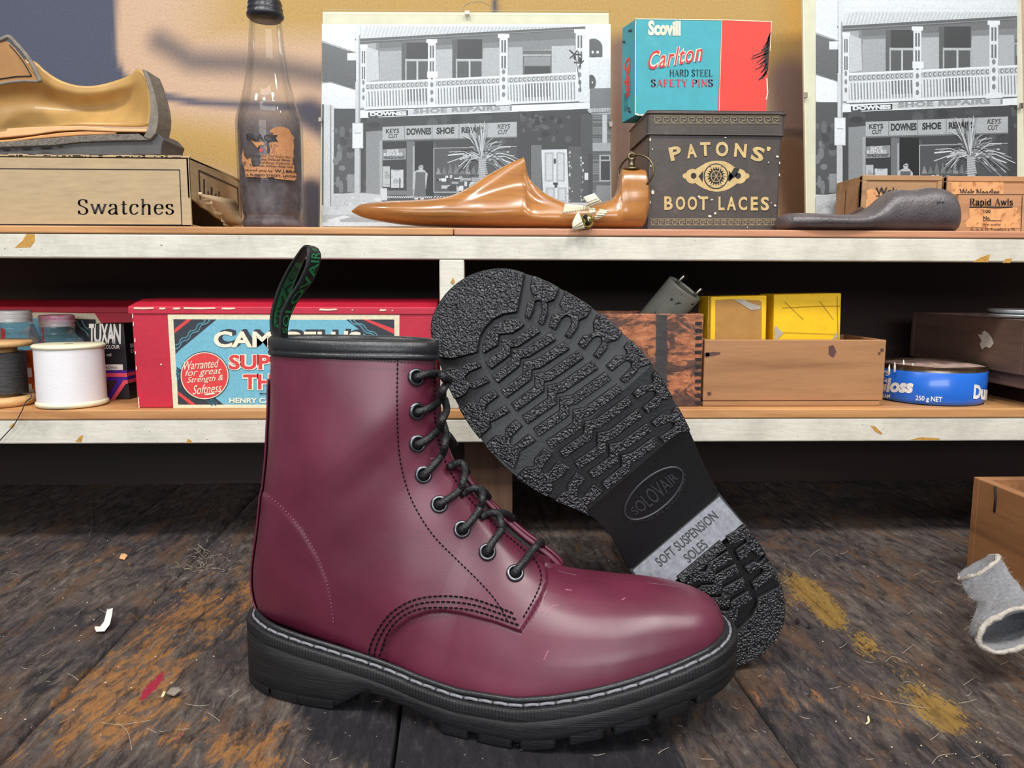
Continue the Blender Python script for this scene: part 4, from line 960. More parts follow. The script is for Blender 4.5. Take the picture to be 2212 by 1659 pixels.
# -- carton marked Swatches, its right end torn open
def carton():
    Y0 = .716; f = Flat(Y0); xr = at(414, 480, Y0).x; xl = at(-150, 480, Y0).x
    zt = at(350, 338, Y0).z; Yb = solveY(519, 376, xr); Yb = min(Yb, .88)
    r = thing('carton', 'worn tan cardboard carton marked Swatches in black print, with a torn right end', 'box', ((xl+xr)/2, Y0, ZA))
    t = .0025
    mb = MB(); mb.box((xl, Y0, ZA+.0003), (xr, Y0+t, zt)); mb.box((xl, Yb-t, ZA+.0003), (xr, Yb, zt-.002)); mb.box((xl, Y0, ZA+.0003), (xr, Yb, ZA+t))
    mb.box((xl, Y0, zt-t), (xr, Yb, zt))
    for k in range(40):   # scuffed upper edge
        x = xl+(xr-xl)*(k+random.random())/40; mb.box((x, Y0-.0005, zt-.0012), (x+random.uniform(.004, .014), Y0+.004, zt+random.uniform(.0002, .0012)))
    mb.build('carton_body', M_CARD, r, bevel=.0006)
    # end panel: upper part still in place, lower part torn into a flap that hangs outwards
    sd = lambda Y, z: Vector((xr, Y, z))
    H = zt-ZA; L = Yb-Y0
    tear = [(.0, .42), (.12, .38), (.2, .33), (.32, .3), (.42, .24), (.55, .2), (.7, .17), (.86, .14), (1, .12)]
    mb = MB(); up = [sd(Y0+L*u, ZA+H*v) for u, v in tear]+[sd(Yb, zt-.004), sd(Y0+L*.5, zt-.001), sd(Y0, zt)]
    mb.prism(up, (-.002, 0, 0)); mb.build('end_panel', M_CARD, r)
    mb = MB(); fl = []
    edge = [(432, 418), (447, 432), (462, 447), (474, 460), (484, 472), (492, 484)]
    a = [at(x, y, Y0+.012+.01*k) for k, (x, y) in enumerate(edge)]
    b = [sd(Y0+L*(.2+.13*k), ZA+H*(.4-.035*k)) + Vector((.001+.0012*k, 0, 0)) for k in range(6)]
    b2 = [at(505+4.4*k, 432+10.2*k, .765) for k in range(6)]
    rows = [a, [x+(y-x)*.45+Vector((.002, 0, 0)) for x, y in zip(a, b2)], b2]
    mb.grid([[tuple(p) for p in q] for q in rows], smooth=True)
    fo = mb.build('torn_flap', M_CARD, r); md = fo.modifiers.new('thickness', 'SOLIDIFY'); md.thickness = .002
    mb = MB()
    for k in range(26):
        u = k/25; p = a[int(u*5)]+(a[min(5, int(u*5)+1)]-a[int(u*5)])*(u*5-int(u*5)); s_ = random.uniform(.0015, .0038)
        mb.box(p-Vector((s_, .001, s_*.7)), p+Vector((s_, .002, s_*.7)), M=None)
    mb.build('torn_edge', M_CARDL, r, bevel=.0008)
    mb = MB(); f.line(mb, [(-40, 364), (388, 367), (393, 485.5)], 2.2); f.line(mb, [(-40, 484.5), (393, 485.8)], 2)
    f.serif(mb, 'Swatches', 167, 431, 376, 463, thick=.098, thin=.034)
    # marks on the end panel
    g = lambda u, v: Vector((xr+.0004, Y0+L*u, ZA+H*v))
    def gl(p, w_=.012):
        for (u0, v0), (u1, v1) in zip(p[:-1], p[1:]):
            mb.add([g(u0, v0-w_), g(u1, v1-w_), g(u1, v1+w_), g(u0, v0+w_)] if abs(v1-v0) < abs(u1-u0) else [g(u0-.01, v0), g(u1-.01, v1), g(u1+.01, v1), g(u0+.01, v0)], [(0, 1, 2, 3)])
    gl([(.16, .86), (.92, .82)]); gl([(.16, .86), (.16, .44)], .01); gl([(.92, .82), (.92, .3)], .01)
    for u, v, w_, h in ((.22, .5, .05, .26), (.29, .46, .04, .14), (.35, .52, .06, .16), (.43, .5, .05, .1), (.5, .55, .04, .1)): mb.add([g(u, v), g(u+w_*.5, v), g(u+w_*.7, v+h), g(u+w_*.2, v+h)], [(0, 1, 2, 3)])
    mb.build('printing', M_INK, r)
carton()

# -- half of an old shoe, cut lengthways, lying on the carton
def cut_shoe():
    q = crop(0, 60, 5.82); Y0 = .735
    zt = at(350, 338, .716).z
    r = thing('cut_shoe', 'lengthwise cut half shoe with bare tan lining on top of the carton', 'shoe', (at(150, 330, Y0).x, Y0+.02, zt))
    M_LN = pm('tan_lining_leather', c3(186, 148, 88), .42, .16, 30, .15, 300, coat=.1)
    M_FL = pm('brown_flap_leather', c3(156, 112, 62), .5, .12, 40, .15, 300)
    M_GR = pm('grey_cut_leather', c3(124, 116, 106), .8, .2, 150, .6, 500)
    M_FE = pm('grey_felt_layer', c3(112, 106, 98), .95, .35, 350, 1, 700)
    M_VT = pm('raw_veg_leather', c3(222, 172, 122), .6, .1, 60, .2, 400)
    M_OS = pm('dark_grey_outsole', c3(78, 76, 78), .6, .15, 60, .3, 300)
    top = [(-700, 500), (-300, 470), (0, 430), (200, 400), (430, 420), (560, 530), (720, 640), (900, 710), (1080, 735), (1260, 720), (1450, 670), (1640, 600), (1750, 520), (1850, 640)]
    bot = [(-700, 1350), (-300, 1345), (0, 1330), (200, 1310), (400, 1290), (560, 1262), (700, 1240), (860, 1226), (1000, 1220), (1200, 1222), (1400, 1228), (1600, 1235), (1760, 1240), (1870, 1230)]
    T = catrom(top, 5); B = catrom(bot, 5); rows = []
    for k in range(len(T)):
        u = k/(len(T)-1); row = []
        for j in range(17):
            v = j/16; x = B[k]+(T[k]-B[k])*v
            if u > .9: x[0] += 60*math.sin(PI*v)*(u-.9)/.1*.6
            dep = .040*(1-max(0, (u-.72)/.28)**2.2)*(1-.55*(1-v)**3)*(.55+.45*math.sin(PI*min(1, v+.2)))
            row.append(tuple(at(*q(*x), Y0+.004+dep)))
        rows.append(row)
    mb = MB(); mb.grid(rows); o = mb.build('lining', M_LN, r, autosm='keep'); md = o.modifiers.new('t', 'SOLIDIFY'); md.thickness = .0016; md.offset = 0
    def layer(name, pts, y0, d, m, bev=.0008):
        mb = MB(); mb.prism([at(*q(*p), y0) for p in pts], (0, d, 0)); return mb.build(name, m, r, bevel=bev)
    layer('quarter_flap', [(-600, 60), (0, 145), (105, 178), (200, 270), (300, 400), (390, 555), (478, 650), (495, 670), (250, 668), (60, 690), (-100, 720), (-600, 760)], Y0-.006, .0022, M_FL)
    rim = catrom([(-200, 120), (0, 150), (110, 115), (200, 200), (300, 310), (400, 450), (470, 590), (508, 678)], 6)
    mb = MB(); mb.tube([at(*q(*p), Y0-.006) for p in rim], .0019, 8); mb.tube([at(*q(*p), Y0-.006) for p in [(508, 678), (300, 668), (120, 685), (0, 708), (-200, 760)]], .0012, 8); mb.build('flap_edge', M_GR, r)
    mb = MB(); st = catrom([(120, 215), (230, 340), (320, 470), (395, 605)], 6); mb.tube([at(*q(*p), Y0-.0065) for p in st], .0005, 6); mb.tube([at(*q(*p), Y0-.0065) for p in ((395, 605), (200, 612), (0, 642), (-150, 670))], .0005, 6); mb.build('flap_seam', pm('black_seam', c3(30, 26, 24), .6), r)
    hb = [(1778, 515), (1835, 530), (1890, 660), (1935, 800), (1975, 960), (1990, 1080), (1985, 1200), (1955, 1330), (1885, 1402), (1800, 1370), (1850, 1270), (1880, 1130), (1890, 980), (1870, 800), (1830, 650)]
    layer('heel_counter_edge', hb, Y0-.002, .03, M_GR)
    layer('insole', [(-700, 1390), (70, 1300), (85, 1265), (330, 1250), (700, 1235), (1000, 1232), (1400, 1262), (1845, 1275), (1850, 1310), (1450, 1306), (1000, 1285), (700, 1300), (400, 1345), (90, 1375), (-700, 1440)], Y0, .042, M_VT)
    layer('leather_midsole', [(-700, 1450), (150, 1400), (500, 1350), (800, 1312), (1100, 1298), (1460, 1308), (1460, 1335), (1000, 1352), (700, 1375), (400, 1400), (160, 1432), (-700, 1500)], Y0+.001, .04, pm('orange_tan_leather', c3(206, 150, 92), .65, .1, 60))
    layer('felt_midsole', [(-700, 1470), (150, 1425), (700, 1380), (1000, 1355), (1460, 1336), (1740, 1330), (1800, 1375), (1890, 1395), (1895, 1412), (1400, 1420), (1000, 1436), (780, 1462), (700, 1475), (350, 1488), (0, 1500), (-700, 1540)], Y0-.001, .044, M_FE)
    layer('outsole', [(-700, 1600), (-700, 1550), (0, 1500), (350, 1488), (780, 1462), (1000, 1436), (1400, 1420), (1890, 1412), (1960, 1300), (2060, 1405), (2035, 1470), (2020, 1600)], Y0+.002, .05, M_OS)
    mb = MB(); f = Flat(Y0-.0014)
    for x0, x1 in ((0, 105), (160, 192), (250, 370), (480, 630), (710, 765)): f.poly(mb, [q(x0, 1505-x0*.05), q(x1, 1505-x0*.05), q(x1-12, 1540-x0*.06), q(x0+12, 1540-x0*.06)][::-1])
    mb.build('sole_cavities', pm('cavity_black', c3(20, 18, 18), .9), r)
cut_shoe()

# -- old stain bottle
def bottle():
    Yc = .757; c = at(589, 480, Yc); c.z = ZA
    r = thing('bottle', 'old faceted glass bottle of dried black stain with a ragged paper label', 'bottle', tuple(c))
    z = lambda y: at(589, y, Yc).z-ZA; k = Yc/FP*1.0
    pr = [(470, 60), (455, 64), (420, 66), (300, 67.5), (262, 66), (240, 61), (210, 52), (170, 44), (120, 37), (80, 34), (48, 31.5), (44, 31)]
    prof = [(rr*k, max(z(y), .0006)) for y, rr in pr]
    prof = [(.02, .0006), (54*k, .0006)]+prof
    def facet(o):   # gentle flat panels round the lower body
        for v in o.data.vertices:
            a = math.atan2(v.co.y, v.co.x)
            if v.co.z < .11: s_ = 1-.035*(.5+.5*math.cos(a*10)); v.co.x *= s_; v.co.y *= s_
    mb = MB(); P = catrom(prof[2:], 5); mb.lathe([tuple(p) for p in prof[:2]]+[tuple(p) for p in P], c, 60, cap=False)
    o = mb.build('glass_body', thinglass('old_bottle_glass', (.975, .98, .97), .82, .04), r); facet(o)
    # dried residue inside
    m, nt, b = nmat('dried_stain'); v = coords(nt); f_ = noise_t(nt, v, 60, 6, .7)
    nt.links.new(ramp(nt, f_, ((.3, c3(66, 60, 66)), (.7, c3(118, 110, 114)))), b.inputs['Base Color']); b.inputs['Roughness'].default_value = .6
    g = N(nt, 'ShaderNodeSeparateXYZ'); nt.links.new(v, g.inputs[0]); mr = N(nt, 'ShaderNodeMapRange'); mr.inputs[1].default_value = .088; mr.inputs[2].default_value = .124; mr.inputs[3].default_value = 1; mr.inputs[4].default_value = .0
    nt.links.new(g.outputs[2], mr.inputs[0]); ad = N(nt, 'ShaderNodeMath', operation='MULTIPLY'); nt.links.new(mr.outputs[0], ad.inputs[0])
    nt.links.new(ramp(nt, f_, ((.25, (.55,)*3), (.6, (1, 1, 1)))), ad.inputs[1]); nt.links.new(ad.outputs[0], b.inputs['Alpha'])
    q = [(a*.93, b_) for a, b_ in [tuple(p) for p in P] if b_ < .2]
    mb = MB(); mb.lathe([(0, .0016), (57*k, .0016), (62*k, .006)]+[p for p in q if p[1] > .012], c, 48, cap=False); o = mb.build('dried_stain', m, r); facet(o)
    # black crown-threaded top
    rim = [(31, 44), (36.5, 38), (37, 33), (35, 28), (34.5, 26), (35.5, 21), (34, 18), (33, 15), (34, 10), (32.5, 6), (31.5, 2), (28, -2), (22, -2)]
    mb = MB(); mb.lathe([(a*k, z(y)) for a, y in rim], c, 48); mb.build('screw_neck', pm('black_neck_wax', c3(36, 37, 44), .3, .25, 200, .3, 500), r)
    # label
    R0 = 66.8*k
    def cy(x, y, lift=.0006):
        s_ = max(-1, min(1, (x-589)/67.)); a = math.asin(s_*.985); zz = at(589, y, Yc-R0*math.cos(a)*.9).z
        return around(c, R0+lift, a, zz)
    M_LB = pm('stained_paper', c3(184, 128, 84), .8, .18, 90, .3, 300, col2=c3(120, 82, 66), c2lo=.55, c2hi=.62, c2scale=90)
    qq = crop(520, 240, 10.37)
    def patch(mb, pts, lift):
        p = densify(pts, 25); n = len(p)
        gx, gy = np.meshgrid(np.arange(p[:, 0].min(), p[:, 0].max(), 40), np.arange(p[:, 1].min(), p[:, 1].max(), 60)); g = np.stack([gx.ravel(), gy.ravel()], 1); g = g[seg_sdf(g, p) > 12]
        v_, _, f_, *_ = geo.delaunay_2d_cdt([Vector(x) for x in np.vstack([p, g])], [(i, (i+1) % n) for i in range(n)], [], 1, 1e-6)
        mb.add([cy(*qq(a.x, a.y), lift) for a in v_], [tuple(t) for t in f_], smooth=True)
    mb = MB()
    patch(mb, [(350, 690), (440, 720), (590, 700), (610, 800), (650, 820), (660, 1000), (540, 990), (530, 1180), (470, 1260), (380, 1280), (340, 1200), (330, 1080), (250, 1120), (200, 1040), (180, 900), (150, 1010), (140, 1180), (190, 1310), (210, 1500), (600, 1510), (750, 1480), (800, 1520), (1190, 1545), (1240, 1480), (1235, 1380), (1190, 1280), (1190, 1200), (1160, 1090), (1170, 1020), (1190, 1010), (1180, 900), (1200, 790), (1190, 640), (1210, 570), (1140, 480), (1110, 390), (1000, 350), (860, 350), (720, 440), (730, 490), (790, 500), (780, 540), (880, 545), (840, 600), (870, 690), (780, 700), (705, 720), (700, 800), (720, 850), (700, 990), (660, 960), (600, 780), (510, 790), (470, 850), (400, 770)], .0006)
    mb.build('paper_label', M_LB, r)
    mb = MB()
    def ct(t, x0, y0, x1, y1, **k): add_text(mb, t, lambda u, v: cy(*qq(x0+(x1-x0)*u, y1+(y0-y1)*v), .0010), **k)
    def cs(t, x0, y0, x1, y1, **k): serif_text(mb, t, lambda u, v: cy(*qq(x0+(x1-x0)*u, y1+(y0-y1)*v), .0010), **k)
    ct('BLACK', 260, 545, 885, 690, bold=.03)
    ct('powerful Oil Stain for', 300, 995, 1130, 1060, shear=.1); ct('any Defaced Shoes,', 540, 1065, 1120, 1130, bold=.01); ct('of Bone, Celluloid, &', 540, 1140, 1180, 1200, shear=.2)
    ct('The stain strikes deep into', 300, 1215, 1160, 1275, bold=.01); ct('ctured only by', 205, 1325, 750, 1385, bold=.015); ct('W.J.BRA', 790, 1310, 1235, 1400, bold=.015); ct('), FLOOD STREET, LEICHH', 230, 1425, 1240, 1490, bold=.02)
    mb.build('label_print', M_INK, r)
    mb = MB(); patch(mb, [(500, 880), (560, 850), (585, 900), (560, 940), (510, 930)], .0009); mb.build('red_stamp', pm('red_stamp_ink', c3(176, 66, 66), .7), r)
bottle()

# -- carved last with brass ring
def wooden_last():
    q = crop(660, 0, 3.16); q2 = lambda x, y: (1200+x/9.217, 320+y/9.217)
    Yc = .735
    top = [q(315, 1442), q(345, 1418), q(400, 1392), q(560, 1376), q(800, 1366), q(970, 1345), q(1100, 1290), q(1250, 1192), q(1400, 1112), q(1470, 1082), q(1490, 1076), q(1500, 1100), q(1512, 1170), q(1545, 1240), q(1620, 1310), q(1740, 1373), q(1840, 1398), q(1950, 1400), q2(920, 1090), q2(1060, 1035), q2(1150, 980), q2(1200, 900), q2(1240, 800), q2(1262, 650), q2(1280, 520), q2(1310, 440), q2(1340, 428), q2(1500, 424), q2(1700, 428), q2(1775, 445), q2(1800, 520), q2(1835, 700), q2(1855, 850), q2(1872, 1050)]
    bot = [(760, 458), (768, 463), (790, 472), (838, 481), (900, 488), (960, 491), (1010, 492), (1050, 492.5), (1090, 493), (1118, 493), (1128, 493), (1134, 493), (1140, 493), (1152, 493), (1180, 493), (1213, 494), (1245, 494), (1275, 494), (1300, 494), (1318, 494), (1326, 494), (1332, 494), (1336, 494), (1339, 494), (1341, 494), (1345, 494), (1350, 494), (1364, 493), (1384, 491), (1391, 484), (1394, 476), (1398, 466), (1400, 455), (1402, 440)]
    wd = [3, 9, 16, 26, 34, 38, 38, 36, 34, 32, 31, 31, 31, 30, 28, 26, 25, 25, 26, 27, 28, 28, 28, 28, 28, 28, 28, 27, 24, 21, 18, 13, 8, 3]
    tw = [1, 1, 1, 1, .95, .9, .75, .5, .32, .25, .22, .22, .25, .35, .6, .8, .9, .9, .9, .85, .8, .75, .7, .66, .62, .6, .6, .6, .7, .8, .9, 1, 1, 1]
    c = at(1080, 480, Yc)
    r = thing('shoe_last', 'varnished honey coloured wooden last with a tall fin and a brass ring', 'shoe last', (c.x, Yc, ZA))
    T = catrom(top, 6); B = catrom(bot, 6); W = catrom([(a, b) for a, b in zip(wd, tw)], 6); rows = []
    zmin = ZA+.0004
    for k in range(len(T)):
        t = np.array(at(*T[k], Yc)); b = np.array(at(*B[k], Yc)); b[2] = max(b[2], zmin) if B[k][1] > 486 else b[2]
        w_ = max(W[k][0], .5)*.8/1000; f_ = W[k][1]; ring = []
        for a in np.linspace(0, 2*PI, 40, endpoint=False):
            v = (1+math.cos(a))/2; s_ = math.sin(a); e = 2./2.6
            prof = (abs(s_)**e)*(1 if s_ >= 0 else -1); lim = 1+(f_-1)*min(1, max(0, (v-.18)/.45))
            p = b+(t-b)*v; ring.append((p[0], Yc+w_*prof*lim, p[2]))
        rows.append(ring)
    mb = MB(); mb.grid(rows, closed=True)
    mb.add(rows[0], [tuple(range(40))]); mb.add(rows[-1], [tuple(range(40))])
    mb.build('last_body', wood('varnished_last_wood', c3(168, 112, 56), c3(118, 74, 36), .26, 'X', .8, 1, bump=.03, coat=.4), r)
    M_BR = pm('dull_brass', c3(122, 110, 86), .4, .2, 200, .1, 500, metal=1)
    p = at(*q2(1510, 432), Yc); s_ = Yc/FP/9.217
    mb = MB(); mb.lathe([(165*s_, 0), (165*s_, 22*s_), (120*s_, 48*s_), (75*s_, 80*s_), (58*s_, 130*s_), (60*s_, 180*s_), (78*s_, 215*s_)], p, 28)
    M90 = Matrix.Rotation(PI/2, 3, 'X')
    mb.lathe([(38*s_, -36*s_), (80*s_, -42*s_), (92*s_, 0), (80*s_, 42*s_), (38*s_, 36*s_), (38*s_, -36*s_)], p+Vector((0, 0, 245*s_)), 24, M=M90, cap=False)
    mb.build('eye_bolt', M_BR, r)
    cc = at(*q2(1595, 480), Yc-.004); R1 = 290*s_
    pth = [cc+Vector((R1*math.cos(a), -.012*math.cos(a), R1*1.12*math.sin(a))) for a in np.linspace(0, 2*PI, 60, endpoint=False)]
    mb = MB(); mb.tube(pth, 20*s_*1.15, 10, closed=True); mb.build('pull_ring', M_BR, r)
wooden_last()
def bow_bell():
    q = crop(1200, 320, 9.217); Y0 = .706; s_ = Y0/FP/9.217
    c = at(*q(628, 1452), Y0-.004)
    r = thing('bell_bow', 'small gold bell with crimped cream ribbon leaning on the last at the shelf edge', 'bell', (c.x, Y0, ZA))
    M_RB = pm('cream_ribbon', c3(238, 232, 204), .45, .06, 100, .1, 600)
    def strip(a0, a1, b0, b1, n, bow, Y0=Y0):   # from edge a0-a1 to edge b0-b1, n crimps
        rows = []
        for k in range(n*6+1):
            u = k/(n*6); L = [at(*q(*(np.array(a)+(np.array(b)-np.array(a))*u)), Y0-.002-bow*math.sin(PI*u)-.0011*math.sin(2*PI*n*u)) for a, b in ((a0, b0), (a1, b1))]
            rows.append([tuple(L[0]+(L[1]-L[0])*j/4) for j in range(5)])
        mb = MB(); mb.grid(rows); o = mb.build('ribbon_loop', M_RB, r, autosm='keep'); md = o.modifiers.new('t', 'SOLIDIFY'); md.thickness = .0006
    strip((185, 1105), (130, 1310), (640, 1150), (625, 1225), 9, .006)
    strip((555, 985), (780, 905), (690, 1175), (925, 1085), 5, .006)
    strip((1075, 1240), (880, 1205), (890, 1405), (765, 1410), 4, .004)
    strip((335, 1500), (455, 1250), (340, 1640), (590, 1605), 6, .006, .7025)
    strip((640, 1170), (790, 1200), (690, 1350), (790, 1300), 2, .002)
    M_BL = pm('gold_bell_metal', c3(196, 184, 112), .22, .1, 200, metal=1); R1 = 138*s_
    mb = MB(); pr = [(R1*math.sin(a), -R1*math.cos(a)) for a in np.linspace(.001, PI-.001, 25)]
    pr = pr[:12]+[(R1*1.0, -.02*R1), (R1*1.09, -.03*R1), (R1*1.09, .05*R1), (R1, .06*R1)]+pr[13:]
    Mr = Matrix.Rotation(R_(75), 3, 'X') @ Matrix.Rotation(0, 3, 'Z'); mb.lathe(pr, c, 36, M=Mr, cap=False); mb.build('bell_shell', M_BL, r)
    mb = MB(); pts = [(575, 1370), (600, 1420), (610, 1470), (640, 1520)]
    P = [at(*q(*p), Y0-.004) for p in pts]; P = [p+(vC-p).normalized()*0 for p in P]
    out = []
    for p in P:
        d = p-c; dd = math.sqrt(max(0, R1*R1-d.x**2-d.z**2)); out.append(Vector((p.x, c.y-dd-.0001, p.z)))
    mb.tube(out, [.0024, .0011, .0011, .0024], 10); mb.build('bell_slot', M_HOLE, r)
bow_bell()

# -- boot-lace tin
def lace_tin():
    Y0 = .742; f = Flat(Y0); f2 = Flat(Y0-.0025)
    xl, xr = at(1399, 400, Y0).x, at(1684, 400, Y0).x; Yb = solveY(1363, 400, xl)
    zt = at(1540, 238, Y0).z; zb = at(1540, 293, Y0).z
    r = thing('lace_tin', 'scuffed dark brown tin with gold lettering and a gold oval for boot laces', 'tin', ((xl+xr)/2, (Y0+Yb)/2, ZA))
    M_TN = pm('dark_brown_japanned_tin', c3(70, 62, 57), .42, .14, 60, .12, 300, col2=c3(94, 84, 76), c2lo=.6, c2hi=.8)
    M_GD = pm('tarnished_gold_ink', c3(196, 170, 116), .5, .16, 160, .1, 400)
    M_GD2 = pm('dull_gold_ink', c3(142, 128, 98), .55, .14, 200)
    M_DK = pm('dark_shadow_ink', c3(34, 28, 28), .5)
    M_WT = pm('bare_tin_chip', c3(224, 214, 196), .5, .1, 300)
    mb = MB(); mb.box((xl, Y0, ZA+.0003), (xr, Yb, zb+.004)); mb.build('tin_body', M_TN, r, bevel=.0018, bseg=3)
    mb = MB(); o = .0022
    lv = [(zb, o), (zb+.0004, o+.0004), (zb+.001, o), (zt-.0045, o), (zt-.004, o+.0012), (zt-.003, o+.0012), (zt-.0024, o), (zt-.0016, o-.0006), (zt-.0008, o-.0002), (zt, -.002)]
    rows = []
    for z, d in lv:
        x0, x1, y0, y1, c_ = xl-d, xr+d, Y0-d, Yb+d, .003
        rows.append([(x0+c_, y0, z), (x1-c_, y0, z), (x1-c_*.3, y0+c_*.3, z), (x1, y0+c_, z), (x1, y1-c_, z), (x1-c_, y1, z), (x0+c_, y1, z), (x0, y1-c_, z), (x0, y0+c_, z), (x0+c_*.3, y0+c_*.3, z)])
    mb.grid(rows, closed=True, smooth=False); mb.add(rows[-1], [tuple(range(10))]); mb.add(rows[0], [tuple(range(10))]); mb.build('tin_lid', M_TN, r, bevel=.0004)
    def key(mb, f, x0, x1, y0, y1, n):
        h = (y1-y0)/5; w_ = (x1-x0)/n; t = 2.3
        f.rect(mb, x0, y0-1, x1, y0+.6); f.rect(mb, x0, y1-.6, x1, y1+1)
        for k in range(n):
            x = x0+k*w_; u = w_/5
            f.line(mb, [(x+.6*u, y1-.5*h), (x+.6*u, y0+1.0*h), (x+4.4*u, y0+1.0*h)], t*.8)
            f.line(mb, [(x+4.1*u, y0+1*h), (x+4.1*u, y0+3.1*h), (x+2.3*u, y0+3.1*h), (x+2.3*u, y0+2.3*h)], t*.7)
            f.line(mb, [(x+.6*u, y1-.7*h), (x+2.9*u, y1-.7*h)], t*.7)
    mb = MB(); key(mb, f2, 1412, 1685, 251, 266, 15); key(mb, f, 1405, 1679, 473, 486, 18); mb.build('key_border', M_GD2, r)
    q = crop(1380, 280, 6.9125)
    def letters(mb, lift, dx, dy):
        for ch, x, y, w_, h, ro in (('P', 545, 355, 180, 205, 12), ('A', 785, 320, 150, 210, 6), ('T', 990, 290, 155, 205, 2), ('O', 1240, 292, 190, 222, -1), ('N', 1515, 312, 180, 205, -6), ('S', 1775, 366, 190, 215, -14), ("'", 1935, 290, 55, 62, -14)):
            a = R_(ro)
            def fn(u, v, x=x, y=y, w_=w_, h=h, a=a):
                lx, ly = (u-.5)*w_, -(v-.5)*h
                return f.p(*q(x+lx*math.cos(a)+ly*math.sin(a)+dx, y-lx*math.sin(a)+ly*math.cos(a)+dy), lift)
            add_text(mb, ch, fn, bold=.035)
        for ch, x, w_ in (('B', 440, 128), ('O', 620, 142), ('O', 797, 142), ('T', 962, 140), ('L', 1233, 92), ('A', 1380, 138), ('C', 1550, 130), ('E', 1722, 108), ('S', 1880, 126)):
            yo = 1098+(x-440)*.006
            add_text(mb, ch, lambda u, v, x=x, w_=w_, yo=yo: f.p(*q(x+(u-.5)*w_+dx, yo-(v-.5)*205+dy), lift), bold=.03)
    mb = MB(); letters(mb, .0001, 9, 9); mb.build('letter_shadow', M_DK, r)
    mb = MB(); letters(mb, .0003, 0, 0); mb.build('lettering', M_GD, r)
    # gold oval with a wheel
    mb = MB(); mb2 = MB(); C0 = (1150, 697)
    up = catrom([(850, 590), (930, 540), (1020, 490), (1150, 465), (1290, 480), (1400, 540), (1465, 592)], 8); dn = catrom([(1465, 805), (1370, 870), (1280, 910), (1150, 928), (1020, 900), (930, 860), (850, 805)], 8)
    f.poly(mb, [q(*p) for p in up][::-1]+[q(*p) for p in dn][::-1], .0001)
    for x in (800, 1500): f.disc(mb, *q(x, 697), 107/6.91, 110/6.91, .00012)
    for x in (690, 1612): f.disc(mb, *q(x, 693), 38/6.91, 40/6.91, .0001)
    f.poly(mb2, [q(*p) for p in ((1420, 570), (1500, 585), (1450, 700), (1330, 770), (1320, 700), (1380, 640))][::-1], .0003)
    for x in (815, 1480): f.disc(mb2, *q(x, 690), 42/6.91, 44/6.91, .0003)
    f.disc(mb2, *q(1150, 697), 185/6.91, 192/6.91, .0002)
    for s2 in (-1, 1): f.poly(mb2, [q(C0[0]+s2*260, 697), q(C0[0]+s2*190, 610), q(C0[0]+s2*200, 784)][::s2], .0003)
    mb3 = MB(); f.disc(mb3, *q(1150, 697), 168/6.91, 176/6.91, .0004)
    f.disc(mb2, *q(1150, 697), 108/6.91, 112/6.91, .0005)
    for k in range(20):
        a = 2*PI*k/20; f.line(mb2, [q(1150+100*math.cos(a), 697+104*math.sin(a)), q(1150+130*math.cos(a), 697+134*math.sin(a))], 2.2, .0005)
    f.disc(mb3, *q(1150, 697), 80/6.91, 84/6.91, .0006); f.disc(mb2, *q(1150, 697), 70/6.91, 74/6.91, .0007)
    for k in range(3):
        a = PI*k/3; f.line(mb3, [q(1150-175*math.cos(a), 697-182*math.sin(a)), q(1150+175*math.cos(a), 697+182*math.sin(a))], 1.2, .0008)
    for sx in (-1, 1):
        for sy in (-1, 1): f.disc(mb2, *q(1150+sx*85, 697+sy*145), 14/6.91, 14/6.91, .0006)
    mb.build('gold_oval', M_GD, r); mb2.build('oval_shading', M_DK, r); mb3.build('oval_wheel', M_GD, r)
    mb = MB()
    for x, y, a, b_ in ((895, 1000, 22, 18), (1085, 1047, 22, 11), (2030, 1135, 20, 18), (1135, 1250, 20, 22), (1055, 1295, 34, 20), (180, 545, 22, 16), (205, 935, 26, 40), (165, 1090, 12, 26), (1930, 490, 12, 10), (2065, 405, 26, 22), (2095, 500, 10, 26), (2092, 680, 9, 30), (165, 150, 14, 30), (197, 295, 10, 14), (1290, 122, 18, 8), (2045, 1465, 16, 10), (1615, 1458, 9, 11), (1970, 1095, 9, 8)):
        f.poly(mb, [q(x+a*math.cos(t)*random.uniform(.6, 1.1), y+b_*math.sin(t)*random.uniform(.6, 1.1)) for t in np.linspace(2*PI, 0, 9, endpoint=False)], .0009)
    mb.build('paint_chips', M_WT, r)
    return zt
tin_top = lace_tin()

